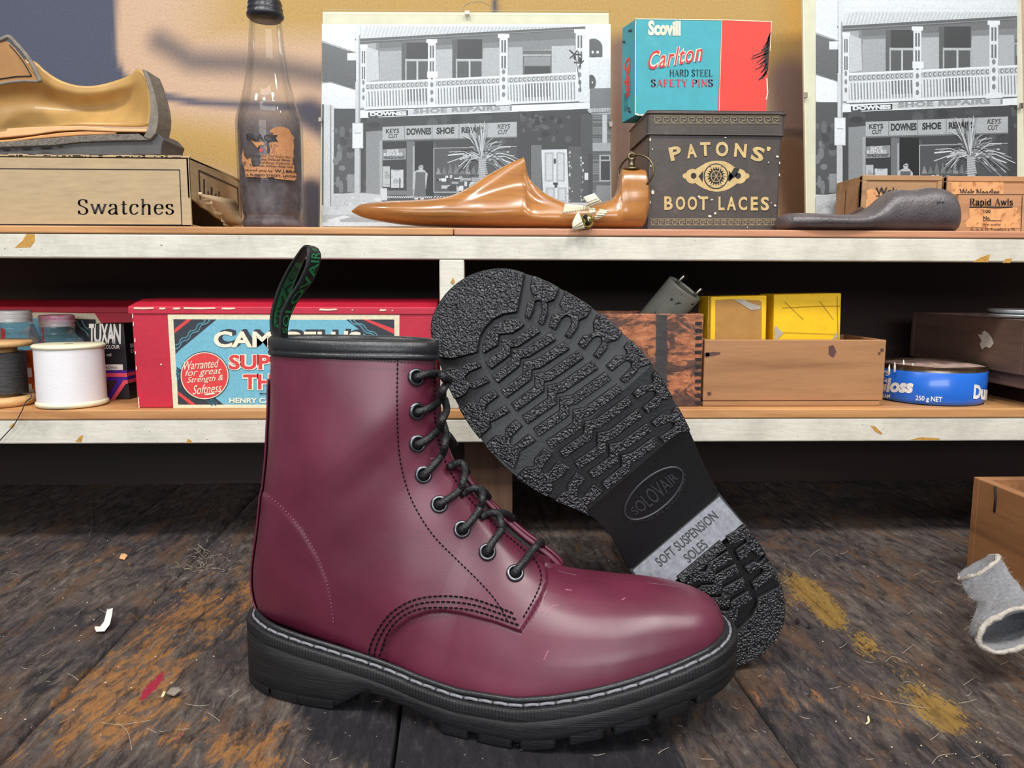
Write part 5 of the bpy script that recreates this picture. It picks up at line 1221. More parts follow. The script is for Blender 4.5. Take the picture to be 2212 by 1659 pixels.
# -- safety pin carton on the tin
def pin_box():
    Y0 = .77; f = Flat(Y0); P = lambda x, y, Y=Y0: at(x, y, Y)
    zb = tin_top+.0002
    TL, TR = P(1373, 41), P(1667, 46); BL = P(1372, 250); BR = P(1655, 250); BL.z = BR.z = zb
    Yb = .806; TLb = P(1344, 60, Yb); BLb = P(1343, 258, Yb); BLb.z = zb; dv = BLb-BL
    TRb = TR+(TLb-TL); BRb = BR+dv
    r = thing('safety_pin_box', 'turquoise and red cardboard box of safety pins standing on the dark tin', 'box', ((BL.x+BR.x)/2, Y0+.02, zb))
    M_TQ = pm('turquoise_card', c3(62, 160, 172), .6, .08, 50, .1, 300, col2=c3(96, 178, 184), c2lo=.62, c2hi=.8)
    M_RD = pm('vermilion_card', c3(222, 62, 50), .55, .07, 50, .1, 300)
    M_WH = pm('worn_white_card', c3(232, 222, 196), .7)
    mb = MB(); mb.hexa([BL, BR, TR, TL, BLb, BRb, TRb, TLb]); mb.build('box_body', M_TQ, r, bevel=.0007)
    mb = MB(); f.poly(mb, [(1550, 249), (1654, 249), (1666, 47.5), (1559, 44)], .0001); mb.build('red_panel', M_RD, r)
    mb = MB()
    f.text(mb, 'Scovill', 1400, 44, 1470, 77, .0002, dy=-1, bold=.05)
    cut = [(1373, 41), (1559, 43), (1667, 47)]
    f.line(mb, cut, 1.6, .0003); f.line(mb, [(1373, 45), (1372, 245)], 1.6, .0003); f.line(mb, [(1372, 246), (1382, 249), (1400, 247), (1414, 243)], 3, .0003); f.line(mb, [(1553, 247), (1559, 44)], 1, .0003); f.line(mb, [(1666, 48), (1663, 110)], 1.2, .0004); f.line(mb, [(1656, 170), (1658, 200), (1655, 215)], 2.2, .0003)
    mb.build('white_print', M_WH, r)
    mbw, mbr = MB(), MB()
    for m_, bo, li in ((mbw, .045, .0004), (mbr, .005, .0006)): f.text(m_, 'Carlton', 1400, 112, 1517, 152, li, dy=20, shear=.3, bold=bo, spacing=1.12)
    mbw.build('script_outline', M_WH, r)
    f.serif(mbr, 'SAFETY PINS', 1406, 172, 1540, 187, .0003, thick=.13, thin=.05)
    mbr.build('red_print', pm('crimson_print', c3(206, 44, 52), .55), r)
    mb = MB(); f.serif(mb, 'HARD STEEL', 1446, 151, 1539, 165, .0003, thick=.13, thin=.05)
    for k in range(34):
        y = 72+k*2.7; L = 34*math.exp(-((y-118)/26)**2)+6; x1 = 1664-(y-72)*.06
        if y > 128: L = max(6, 34-(y-128)*.4); 
        f.line(mb, [(x1-L*random.uniform(.3, 1), y+12+random.uniform(-3, 3)), (x1-random.uniform(0, 3), y-2)], 1.7, .0004)
    f.poly(mb, [(1664, 70), (1655, 95), (1651, 120), (1652, 148), (1659, 150)][::-1][::-1], .0003)
    mb.build('black_print', M_INK, r)
    n = (BLb-BL).cross(Vector((0, 0, 1))).normalized(); n = n if n.x < 0 else -n
    S = lambda u, v: BL+(BLb-BL)*u+(TL-BL)*v*(1-.0*u)+n*.0003
    mb = MB(); add_text(mb, 'Carlton', lambda u, v: S(.35+.45*v, .24+.42*(1-u)), shear=.3, bold=.05); mb.build('end_script', M_RD, r)
    mb = MB()
    for u, v, w_, h in ((.25, .9, .25, .05), (.75, .84, .2, .05), (.3, .05, .2, .05), (.35, .1, .2, .03)): mb.add([S(u, v), S(u+w_, v+h*.6), S(u+w_, v+h), S(u, v+h*.5)], [(0, 1, 2, 3)])
    for k in range(4): add_text(mb, 'SAFETY PINS', lambda u, v, k=k: S(.62+.06*v+.08*k-.1, .1+.2*(1-u)))
    mb.build('end_marks', M_INK, r)
pin_box()

# -- little wooden trade boxes
M_BX = wood('oak_box', c3(168, 130, 92), c3(128, 96, 64), .65, 'X', 1, .8)
M_BX2 = wood('cedar_box', c3(182, 134, 94), c3(144, 100, 68), .65, 'X', 1, .7)
M_PL = pm('peeling_label', c3(212, 156, 104), .8, .14, 90, .4, 250, col2=c3(176, 116, 72), c2lo=.52, c2hi=.6, c2scale=120)
def trade_box(name, label, Y0, x0, y0, x1, y1, Yb, mat, rails=True, group=None):
    a, b = at(x0, (y0+y1)/2, Y0).x, at(x1, (y0+y1)/2, Y0).x; zt = at(x0, y0, Y0).z
    r = thing(name, label, 'box', ((a+b)/2, Y0, ZA), group)
    mb = MB(); mb.box((a, Y0+.0012, ZA+.0003), (b, Yb, zt-.0006)); mb.build('box_body', mat, r, bevel=.0006)
    if rails:
        mb = MB(); h = at(x0, y0, Y0).z-at(x0, y0+11, Y0).z
        mb.box((a, Y0-.0002, zt-h), (b, Y0+.006, zt)); w_ = .0045
        mb.box((a, Y0-.0002, ZA+.0003), (a+w_, Y0+.006, zt-h-.0003)); mb.box((b-w_, Y0-.0002, ZA+.0003), (b, Y0+.006, zt-h-.0003))
        mb.build('box_rails', mat, r, bevel=.0004)
    return r
Y1 = .772
rw = trade_box('trade_box', 'small wooden trade box with a torn Welt label behind the iron last', Y1, 1860, 378, 2031, 520, .83, M_BX)
f = Flat(Y1+.001)
mb = MB(); f.poly(mb, [(1862, 430), (1870, 412), (1885, 407), (1903, 416), (1915, 440), (1905, 470), (1862, 470)][::-1], .0002); mb.build('paper_label', M_PL, rw)
mb = MB(); f.text(mb, 'Welt', 1891, 405, 1940, 422, .0004, bold=.02); f.line(mb, [(1892, 423.5), (1910, 423.5)], 2, .0005); f.disc(mb, 1864, 414, 4, 5, .0003); mb.build('label_print', M_INK, rw)
# its left end goes back
rn = trade_box('trade_box', 'small wooden trade box with a Welt Needles label standing behind the Rapid Awls box', Y1+.0005, 2042, 380, 2290, 520, .83, M_BX2)
f = Flat(Y1+.0015)
mb = MB(); f.rect(mb, 2046, 392, 2167, 425, .0002); mb.build('paper_label', M_PL, rn)
mb = MB(); f.text(mb, 'Welt Needles', 2072, 408, 2158, 424, .0004, bold=.02); mb.build('label_print', M_INK, rn)
ra = trade_box('trade_box', 'front wooden box labelled Rapid Awls at the right end of the top shelf', .746, 2069, 416, 2290, 520, .7705, M_BX2, False)
f = Flat(.7472)
mb = MB(); f.line(mb, [(2069, 420), (2230, 420)], 1.2, .0001); f.line(mb, [(2208, 424), (2205, 500)], 1.5, .0001); mb.build('lid_groove', M_INK, ra)
mb = MB(); f.poly(mb, [(2092, 450), (2120, 449), (2150, 452), (2196, 448), (2204, 470), (2196, 476), (2204, 492), (2150, 494), (2100, 490), (2088, 492), (2084, 482), (2094, 470)][::-1], .0002); mb.build('paper_label', M_PL, ra)
mb = MB(); f.serif(mb, 'Rapid Awls', 2094, 429.5, 2187, 443.5, .0004, thick=.14, thin=.055); f.line(mb, [(2094, 447.5), (2186, 447.5)], 2.2, .0004)
f.text(mb, '100', 2124, 453, 2139, 460.5, .0004, bold=.02); f.text(mb, 'No.', 2123, 467, 2139, 475, .0004, bold=.03); f.line(mb, [(2122, 477), (2163, 477)], 1.6, .0004)
f.text(mb, 'First quality', 2122, 482.5, 2161, 489, .0004); f.text(mb, 'G. m. b. H. Frankfurt a. M.', 2096, 492, 2193, 498.5, .0004); mb.build('label_print', M_INK, ra)
# left-hand marks on the end of the Welt box
xa = at(1860, 440, Y1).x; Yb = solveY(1822, 440, xa)
e = lambda u, v: Vector((xa-.0003, Y1+.001+(min(Yb, .83)-Y1)*u, ZA+.052*v))
mb = MB(); add_text(mb, 'Z', lambda u, v: e(.58-.16*u, .2+.14*v), bold=.02); add_text(mb, 'IT', lambda u, v: e(.9-.2*u, .06+.14*v))
for u in (.12, .85): mb.add([e(u, 0), e(u+.03, 0), e(u+.03, .92), e(u, .92)], [(0, 1, 2, 3)])
mb.build('end_marks', M_INK, rw)

# -- cast iron last
def iron_last():
    q = crop(1660, 0, 3.159); Yc = .722
    top = [q(62, 1530), q(66, 1500), q(80, 1478), q(110, 1462), q(150, 1456), q(280, 1458), q(420, 1466), q(540, 1468), q(600, 1458), q(660, 1434), q(720, 1392), q(770, 1345), q(810, 1314), q(860, 1298), q(930, 1300), q(985, 1298), q(1040, 1287), q(1110, 1284), q(1170, 1295), q(1220, 1318), q(1250, 1365), q(1264, 1440), q(1272, 1530)]
    bot = [(1680, 489), (1681, 491), (1684, 494), (1690, 497), (1700, 498), (1745, 499)]+[(1660+x/3.159, 500) for x in (420, 540, 600, 660, 720, 770, 810, 860, 930, 985, 1040, 1110, 1170, 1220)]+[(2057, 499), (2061, 494), (2063, 488)]
    wd = [4, 10, 16, 22, 26, 30, 31, 30, 29, 28, 27, 26, 25, 25, 25, 25, 25, 25, 24, 22, 18, 12, 4]
    c = at(1880, 490, Yc); r = thing('iron_last', 'dark cast iron cobbler last lying sole down beside the awls box', 'shoe last', (c.x, Yc, ZA))
    T, B, W = catrom(top, 6), catrom(bot, 6), catrom([(x, 0) for x in wd], 6); rows = []
    for k in range(len(T)):
        t, b = np.array(at(*T[k], Yc)), np.array(at(*B[k], Yc)); b[2] = max(b[2], ZA+.0004) if B[k][1] > 494 else max(b[2], ZA+.0004+ (499-B[k][1])*.0004)
        rows.append([(b[0]+(t[0]-b[0])*(1+math.cos(a))/2, Yc+max(W[k][0], .5)*.0008*(abs(math.sin(a))**.75)*math.copysign(1, math.sin(a)), b[2]+(t[2]-b[2])*(1+math.cos(a))/2) for a in np.linspace(0, 2*PI, 40, endpoint=False)])
    mb = MB(); mb.grid(rows, closed=True); mb.add(rows[0], [tuple(range(40))]); mb.add(rows[-1], [tuple(range(40))])
    mb.build('last_body', pm('pitted_cast_iron', c3(84, 77, 79), .4, .25, 60, .6, 420, spec=.8), r)
    mb = MB(); f = Flat(Yc-.0196); f.text(mb, '82', 2022, 435, 2039, 446, shear=.2, bold=.02); mb.build('cast_number', pm('number_dark', c3(44, 38, 40), .6), r)
iron_last()
mb = MB(); P = [at(x, y, .766) for x, y in ((1790, 490), (1862, 446), (1869, 452), (1806, 497))]
mb.prism(P, (0, .005, 0)); o = mb.build('wooden_wedge', wood('dark_wedge_wood', c3(86, 64, 54), c3(60, 42, 36), .6, 'X', 1), loc=(P[0].x, .768, ZA), bevel=.0004)
tag(o, 'dark wooden wedge sloping behind the toe of the iron last', 'wedge')
# ------------------------------------------------------------------ the two clip-framed photographs of the shop front
def clip_poly(p, x0, y0, x1, y1):
    for ax_, v, sg in ((0, x0, 1), (0, x1, -1), (1, y0, 1), (1, y1, -1)):
        o = []
        for a, b in zip(p, p[1:]+p[:1]):
            ia, ib = sg*(a[ax_]-v) >= 0, sg*(b[ax_]-v) >= 0
            if ia: o.append(a)
            if ia != ib:
                t = (v-a[ax_])/(b[ax_]-a[ax_]); o.append((a[0]+(b[0]-a[0])*t, a[1]+(b[1]-a[1])*t))
        p = o
        if len(p) < 3: return None
    return p
class Print:
    """a black and white print as stacked flat tones, in the picture's own units"""
    def __init__(s): s.l = []
    def poly(s, g, *p): s.l.append((g, list(p)))
    def rect(s, g, x0, y0, x1, y1): s.poly(g, (x0, y0), (x1, y0), (x1, y1), (x0, y1))
    def line(s, g, w_, *p):
        for a, b in zip(p[:-1], p[1:]):
            d = math.hypot(b[0]-a[0], b[1]-a[1]) or 1; n = (-(b[1]-a[1])/d*w_/2, (b[0]-a[0])/d*w_/2)
            s.poly(g, (a[0]+n[0], a[1]+n[1]), (b[0]+n[0], b[1]+n[1]), (b[0]-n[0], b[1]-n[1]), (a[0]-n[0], a[1]-n[1]))
    def disc(s, g, x, y, rx, ry, n=20): s.poly(g, *[(x+rx*math.cos(2*PI*k/n), y+ry*math.sin(2*PI*k/n)) for k in range(n)])
    def text(s, g, t, x0, y0, x1, y1, dy=0, **k):
        vs, fs = text_mesh(t, **k); s.l.append((g, [(x0+(x1-x0)*u, y1+(y0-y1)*v+dy*u) for u, v in vs], fs))
rnd = random.Random(3)
pr = Print()
pr.rect(236, 60, 60, 2120, 1560)
pr.poly(104, (60, 270), (345, 365), (345, 640), (60, 560))
for k in range(26): y = 300+k*13; pr.line(122, 3, (60, y), (345, y+60))
pr.poly(244, (60, 215), (345, 335), (345, 362), (60, 268)); pr.line(160, 6, (60, 262), (345, 360)); pr.rect(240, 285, 362, 345, 412)
pr.poly(226, (370, 268), (378, 192), (480, 172), (1912, 182), (1905, 198))
for k in range(62): x = 395+k*24.5; pr.line(206, 9, (x, 268-(x-370)*.045), (x+26, 180))
pr.line(232, 10, (60, 150), (2120, 162))
pr.poly(172, (372, 285), (1905, 195), (1935, 700), (372, 745))
pr.poly(138, (480, 296), (1850, 214), (1850, 330), (480, 380)); pr.poly(118, (500, 288), (1850, 206), (1850, 262), (500, 330))
pr.poly(208, (415, 318), (498, 345), (505, 540), (415, 560)); pr.line(150, 5, (498, 345), (505, 545))
for a, b, g in ((505, 655, 176), (890, 1012, 190), (1212, 1322, 186), (1385, 1480, 186), (1680, 1838, 198)): pr.poly(g, (a, 350-(a-500)*.03), (b, 350-(b-500)*.03), (b, 640), (a, 650))
for x0, x1, y0 in ((690, 836, 290), (1036, 1204, 268)):
    pr.rect(96, x0-34, y0, x1+4, 560); pr.rect(64, x0, y0, x1, 400); pr.rect(92, x0+6, 425, x1-6, 548); pr.rect(196, x0-4, 402, x1+4, 418)
    xm = (x0+x1)/2; pr.rect(206, xm-6, 415, xm+6, 550); pr.rect(186, x0-10, 400, x0, 550); pr.rect(186, x1-2, 400, x1+6, 550)
pr.rect(110, 1484, 345, 1680, 520); pr.rect(150, 1492, 385, 1672, 450); pr.rect(70, 1496, 452, 1670, 510); pr.rect(206, 1486, 372, 1676, 380)
rail = lambda x: 560-(x-410)*.047
base = lambda x: 748-(x-410)*.035
pr.poly(196, (400, rail(400)), (1870, rail(1870)), (1935, base(1935)), (400, base(400)))
for a, b in ((690, 836), (1040, 1204), (1498, 1672)): pr.poly(110, (a, rail(a)+60), (b, rail(b)+60), (b, base(b)-45), (a, base(a)-45))
for k in range(70):
    x = 412+k*20.6
    pr.line(146 if k % 2 else 120, 5, (x, rail(x)+68), (x+4, base(x)-22)); pr.line(236, 9, (x+9, rail(x)+62), (x+13, base(x)-12))
for k in range(47):
    x = 424+k*30.6; pr.disc(128, x, rail(x)+34, 11, 15, 10); pr.disc(228, x+2, rail(x)+34, 6, 8, 8)
pr.line(246, 13, (400, rail(400)+8), (1870, rail(1870)+8)); pr.line(240, 8, (400, rail(400)+58), (1870, rail(1870)+58)); pr.line(238, 16, (400, base(400)-8), (1935, base(1935)-8)); pr.line(112, 7, (420, base(420)+6), (1870, base(1870)-2))
pr.poly(96, (335, 266), (1906, 180), (1910, 202), (372, 300)); pr.line(150, 5, (372, 285), (1905, 196))
for x, w_, y0, y1 in ((395, 20, 305, 735), (862, 26, 268, 730), (1352, 28, 232, 715), (1872, 28, 200, 690)):
    pr.rect(236, x-w_, y0, x+w_, y1); pr.rect(244, x-w_*1.4, y0, x+w_*1.4, y0+26)
    for yy in (y0+42, y0+150): pr.rect(112, x-w_*.55, yy, x-w_*.1, yy+85); pr.rect(112, x+w_*.15, yy, x+w_*.6, yy+85)
    for yy in range(int(y0)+258, int(y1)-40, 52): pr.disc(140, x, yy, w_*.45, 18, 8)
pr.rect(244, 830, 488, 902, 530); pr.poly(240, (1300, 690), (1405, 680), (1405, 715), (1300, 720)); pr.poly(238, (1900, 200), (1925, 190), (1945, 690), (1925, 700))
for k in range(16):
    a = rnd.uniform(0, 2*PI); x, y = (1835, 372) if k < 9 else (1880, 432); L = rnd.uniform(30, 55); pr.line(52, 9, (x, y), (x+L*math.cos(a), y+L*.8*math.sin(a)))
pr.line(80, 6, (1842, 380), (1880, 620))
pr.disc(92, 1965, 325, 62, 62); pr.rect(92, 1930, 320, 2026, 384); pr.rect(236, 1900, 255, 1937, 700); pr.disc(236, 1960, 356, 8, 10); pr.disc(236, 1994, 356, 9, 10); pr.disc(88, 1950, 560, 32, 50); pr.rect(236, 1912, 500, 1937, 610); pr.disc(232, 1958, 562, 5, 7)
pr.poly(246, (372, 758), (1942, 700), (1942, 742), (372, 806)); pr.poly(60, (428, 768), (700, 752), (700, 788), (428, 800)); pr.poly(212, (702, 752), (1395, 722), (1395, 760), (702, 786))
pr.text(240, 'DOWNES', 440, 766, 690, 794, -8, bold=.06); pr.text(158, 'SHOE REPAIRS', 735, 744, 1330, 778, -24, bold=.06, spacing=1.1); pr.rect(150, 1394, 722, 1408, 756)
pr.poly(70, (375, 806), (1925, 745), (1960, 1390), (375, 1390))
for k in range(60): x, y = rnd.uniform(400, 1900), rnd.uniform(800, 1360); pr.disc(rnd.choice((58, 82, 90)), x, y, rnd.uniform(14, 60), rnd.uniform(10, 40), 9)
pr.poly(148, (412, 900), (525, 890), (525, 1370), (412, 1370)); pr.rect(176, 505, 960, 525, 1360)
pr.poly(186, (525, 866), (1442, 832), (1442, 938), (525, 962)); pr.poly(120, (525, 956), (1442, 932), (1442, 940), (525, 966))
for x in (676, 864, 1048, 1238): pr.line(128, 5, (x, 862-(x-525)*.036), (x, 955-(x-525)*.026))
pr.text(56, 'KEYS', 548, 880, 640, 912, -4, bold=.03); pr.text(56, 'CUT', 566, 916, 630, 944, -2, bold=.03)
pr.text(50, 'DOWNES', 690, 876, 858, 924, -5, bold=.05); pr.text(50, 'SHOE', 893, 871, 1016, 917, -4, bold=.05); pr.text(50, 'REPAIRS', 1064, 868, 1228, 910, -5, bold=.05)
pr.text(60, 'KEYS', 1310, 848, 1398, 880, -2, bold=.02, shear=.2); pr.text(60, 'CUT', 1314, 886, 1382, 918, -1, bold=.02, shear=.2)
pr.rect(54, 527, 966, 690, 1310); pr.poly(150, (527, 1020), (686, 1012), (686, 1088), (527, 1094)); pr.text(222, 'SHOE', 556, 1020, 636, 1044, -3, bold=.03); pr.text(222, 'REPAIRS', 534, 1044, 662, 1066, -3, bold=.03); pr.text(60, 'WHILE-U-WAIT', 534, 1068, 676, 1086, -2, bold=.04)
for x0, y0, x1, y1, g in ((527, 1135, 576, 1275, 196), (584, 1158, 668, 1282, 210), (690, 1090, 704, 1130, 180), (540, 1300, 690, 1330, 120)): pr.rect(g, x0, y0, x1, y1)
for k in range(16): x = rnd.choice((540, 600)); y = 1160+k*7; pr.line(120, 3, (x, y), (x+rnd.uniform(20, 56), y))
pr.rect(30, 746, 965, 872, 1345); pr.rect(120, 690, 965, 746, 1345); pr.rect(176, 732, 1000, 744, 1340)
pr.rect(84, 876, 1010, 1440, 1312); pr.line(190, 6, (876, 1010), (876, 1312), (1300, 1312)); pr.line(180, 5, (876, 1012), (1440, 1000))
for k in range(46): x, y = rnd.uniform(890, 1240), rnd.uniform(1190, 1290); pr.rect(rnd.choice((230, 200, 60, 40, 170, 215)), x, y, x+rnd.uniform(14, 60), y+rnd.uniform(8, 34))
for k in range(9): x = 890+k*40; pr.poly(rnd.choice((120, 150, 170)), (x, 1190), (x+16, 1090+rnd.uniform(0, 50)), (x+36, 1190))
for k in range(24): pr.line(220, 6, (556+k*13, 1352), (566+k*13, 1338))
for k in range(20): pr.line(220, 6, (876+k*20, 1352), (888+k*20, 1338))
pr.rect(66, 1450, 760, 1950, 1385)
for k in range(30): pr.disc(rnd.choice((46, 86, 96)), rnd.uniform(1470, 1800), rnd.uniform(780, 960), rnd.uniform(8, 30), rnd.uniform(8, 26), 8)
pr.rect(118, 1540, 990, 1612, 1385); pr.poly(226, (1610, 1022), (1784, 1018), (1800, 1385), (1622, 1385))
for x0, y0, x1, y1 in ((1632, 1040, 1694, 1240), (1712, 1040, 1770, 1240), (1640, 1280, 1702, 1380), (1720, 1280, 1782, 1380)): pr.rect(184, x0, y0, x1, y1); pr.rect(214, x0+12, y0+12, x1-12, y1-12)
pr.disc(70, 1702, 1100, 9, 20); pr.rect(70, 1690, 1245, 1724, 1262); pr.rect(60, 1700, 1256, 1718, 1282)
pr.rect(92, 1795, 1000, 1880, 1390); pr.rect(84, 1880, 780, 1960, 1390); pr.rect(232, 1905, 1180, 1942, 1228)
for k in range(40): pr.disc(rnd.choice((190, 220, 120)), 1804+rnd.gauss(0, 7)+(0 if k % 2 else 82), rnd.uniform(1040, 1370), rnd.uniform(3, 8), rnd.uniform(3, 12), 6)
pr.poly(128, (1940, 604), (2120, 600), (2120, 735), (1940, 742)); pr.poly(206, (1935, 742), (2120, 735), (2120, 760), (1935, 770))
for k in range(14): pr.line(110, 4, (1955+k*11, 768), (1956+k*11, 742))
pr.rect(112, 1958, 776, 2120, 1400)
for k in range(46): pr.line(rnd.choice((84, 140)), 5, (1960, 782+k*13), (2110, 780+k*13))
pr.rect(206, 2026, 782, 2058, 980); pr.rect(176, 1960, 975, 2100, 1030); pr.rect(70, 1930, 1050, 1960, 1380); pr.rect(184, 2005, 1056, 2080, 1240); pr.rect(66, 2016, 1066, 2072, 1090); pr.rect(60, 2016, 1100, 2078, 1230); pr.rect(150, 1985, 1265, 2110, 1400)
# palm
for k in range(92):
    a = rnd.uniform(-.25*PI, 1.2*PI); L = rnd.uniform(110, 255); x0, y0 = rnd.uniform(1170, 1260), rnd.uniform(1030, 1100)
    x1, y1 = x0+L*math.cos(a), y0-L*.62*math.sin(a)+abs(math.cos(a))*50
    xm, ym = (x0+x1)/2, (y0+y1)/2-26; pr.line(rnd.choice((206, 178, 150, 120, 60, 226)), rnd.uniform(4, 9), (x0, y0), (xm, ym), (x1, y1))
for k in range(26): a = rnd.uniform(.42*PI, .66*PI); L = rnd.uniform(150, 290); pr.line(rnd.choice((214, 186, 110)), 6, (1200, 1080), (1200+L*math.cos(a), 1080-L*.92*math.sin(a)))
pr.poly(166, (1180, 1080), (1232, 1080), (1222, 1340), (1190, 1340))
for k in range(16): pr.line(206, 5, (1180, 1100+k*15), (1236, 1092+k*15))
# shopkeeper in an apron
pr.poly(196, (735, 1175), (770, 1158), (808, 1158), (834, 1186), (830, 1215), (822, 1290), (812, 1292), (812, 1180), (756, 1180), (746, 1294), (730, 1290))
pr.poly(104, (752, 1175), (818, 1175), (816, 1230), (822, 1342), (740, 1342), (750, 1230)); pr.rect(160, 740, 1340, 764, 1360); pr.rect(160, 784, 1340, 806, 1360); pr.disc(198, 787, 1140, 17, 24); pr.poly(44, (770, 1138), (772, 1118), (790, 1112), (806, 1122), (806, 1132), (788, 1126)); pr.line(60, 4, (774, 1140), (802, 1140)); pr.rect(228, 742, 1352, 768, 1362); pr.rect(228, 784, 1352, 808, 1362)
pr.rect(60, 640, 1215, 648, 1285); pr.rect(218, 512, 1285, 556, 1368)
# neighbour's awning, pavement, pole
pr.poly(246, (60, 568), (170, 558), (345, 612), (345, 764), (190, 735), (60, 700)); pr.line(140, 5, (60, 572), (170, 562), (345, 614)); pr.rect(86, 192, 742, 345, 1320); pr.rect(100, 60, 712, 130, 1400); pr.poly(226, (126, 712), (194, 718), (190, 1480), (122, 1480)); pr.rect(150, 168, 720, 176, 1470)
for k in range(18): pr.disc(rnd.choice((70, 110, 130)), rnd.uniform(205, 335), rnd.uniform(860, 1300), rnd.uniform(10, 34), rnd.uniform(10, 50), 8)
pr.rect(150, 285, 1190, 335, 1310); pr.poly(206, (190, 1330), (345, 1312), (520, 1330), (520, 1430), (180, 1420)); pr.poly(214, (60, 1410), (400, 1400), (1000, 1378), (2120, 1385), (2120, 1560), (60, 1560))
pr.poly(192, (60, 1470), (700, 1452), (2120, 1460), (2120, 1560), (60, 1560)); pr.poly(232, (150, 1500), (260, 1470), (340, 1490), (380, 1530), (150, 1530)); pr.poly(176, (230, 1500), (330, 1478), (520, 1510), (520, 1540), (250, 1540)); pr.poly(230, (60, 1515), (900, 1520), (900, 1560), (60, 1560))
for k in range(24): pr.disc(rnd.choice((190, 200, 224)), rnd.uniform(190, 520), rnd.uniform(1335, 1430), rnd.uniform(8, 26), rnd.uniform(5, 14), 8)
pr.rect(230, 345, 100, 372, 560); pr.rect(222, 340, 560, 374, 845); pr.rect(206, 334, 1000, 368, 1425); pr.rect(172, 362, 240, 372, 845)
pr.rect(190, 318, 838, 394, 1014); pr.rect(244, 322, 842, 390, 1010); pr.rect(170, 336, 906, 378, 912)

def print_levels():   # how many tones already lie under each one
    out = []; bb = []
    for it in pr.l:
        x = [p[0] for p in it[1]]; y = [p[1] for p in it[1]]; b = (min(x), min(y), max(x), max(y)); lv = 0
        for c_, l in zip(bb, out):
            if l >= lv and b[0] < c_[2] and b[2] > c_[0] and b[1] < c_[3] and b[3] > c_[1]: lv = l+1
        bb.append(b); out.append(lv)
    return out
def photo_frame(label, corners, Pb, nrm, win, mp, hook):
    """corners: TL,TR,BR,BL of the glass in px; win: corners of the visible print in picture units; mp: picture unit -> px"""
    n = nrm.normalized(); n = n if n.y < 0 else -n
    r = thing('photo_frame', label, 'picture', (Pb.x, Pb.y, ZA), 'clip framed shop photographs')
    on = lambda x, y, l=0: onp(x, y, Pb+n*l, n)
    TL, TR, BR, BL = corners
    cs = [on(*c) for c in (BL, BR, TR, TL)]
    for k in (0, 1):
        if cs[k].z < ZA+.0005: cs[k] = cs[k]+(cs[3-k]-cs[k])*((ZA+.0005-cs[k].z)/(cs[3-k].z-cs[k].z))
    mb = MB(); mb.prism(cs, -n*.004); mb.build('backing_board', pm('aged_mount_paper', c3(228, 222, 196), .8, .06, 60, .1, 300), r, bevel=.0004)
    mb = MB(); lay = 0
    for it, lv in zip(pr.l, print_levels()):
        g = c3(it[0]); l = .0002+lv*1.1e-5
        tris = [it[1]] if len(it) == 2 else [[it[1][i] for i in f] for f in it[2]]
        for p in tris:
            q = clip_poly([tuple(a) for a in p], *win)
            if q: mb.add([on(*mp(*a), l) for a in q], [tuple(range(len(q)))], 0, (g[0]*.9, g[1]*.92, min(1, g[2]*.96)))
    mb.build('photographic_print', vcmat('silver_print', .4, .05, 500), r)
    mb = MB(); mb.prism([c+n*.0046 for c in cs], -n*.0016); mb.build('glass_pane', thinglass('frame_glass', (.97, .98, .98), .9, .02), r)
    M_CL = pm('steel_clip', c3(150, 142, 130), .35, .2, 200, metal=1)
    for x, y, w_, h in hook:
        mb = MB(); mb.prism([on(x-w_, y+h, .0052), on(x+w_, y+h, .0052), on(x+w_, y-h, .0052), on(x-w_, y-h, .0052)], -n*.0014); mb.build('clip', M_CL, r, bevel=.0004)
    return r, on
Pb1 = at(1006, 492, .80); n1 = Vector((0, -1, .15)); n1.normalize()
q1 = crop(660, 0, 3.16)
fr1, on1 = photo_frame('landscape clip-framed black and white photograph of a shop front behind the wooden last', [(697, 25), (1315, 28), (1322, 500), (690, 500)], Pb1, n1, (112, 165, 2082, 1545), q1, [(1009, 27, 5, 5), (691, 258, 4, 5), (1320, 268, 4, 6)])
mb = MB(); mb.tube(catrom([on1(*p, -.002) for p in ((999, 22), (1004, 12), (1020, 5), (1040, 4), (1056, 12), (1066, 24))], 6), .0004, 6); mb.build('hanging_wire', MATS['steel_clip'], fr1)
Pb2 = at(1960, 497, .845); n2 = Vector((.03, -1, .14))
q4 = crop(1660, 0, 3.159)
mp2 = lambda x, y: q4(1.02*x+122+.00002*x*x, 1.09*y-112)
fr2, on2 = photo_frame('portrait clip-framed black and white photograph of the same shop front behind the trade boxes', [(1732, -120), (2204, -120), (2216, 500), (1742, 500)], Pb2, n2, (196, 40, 1500, 1480), mp2, [(1741, 205, 4, 6), (2207, 228, 4, 6)])
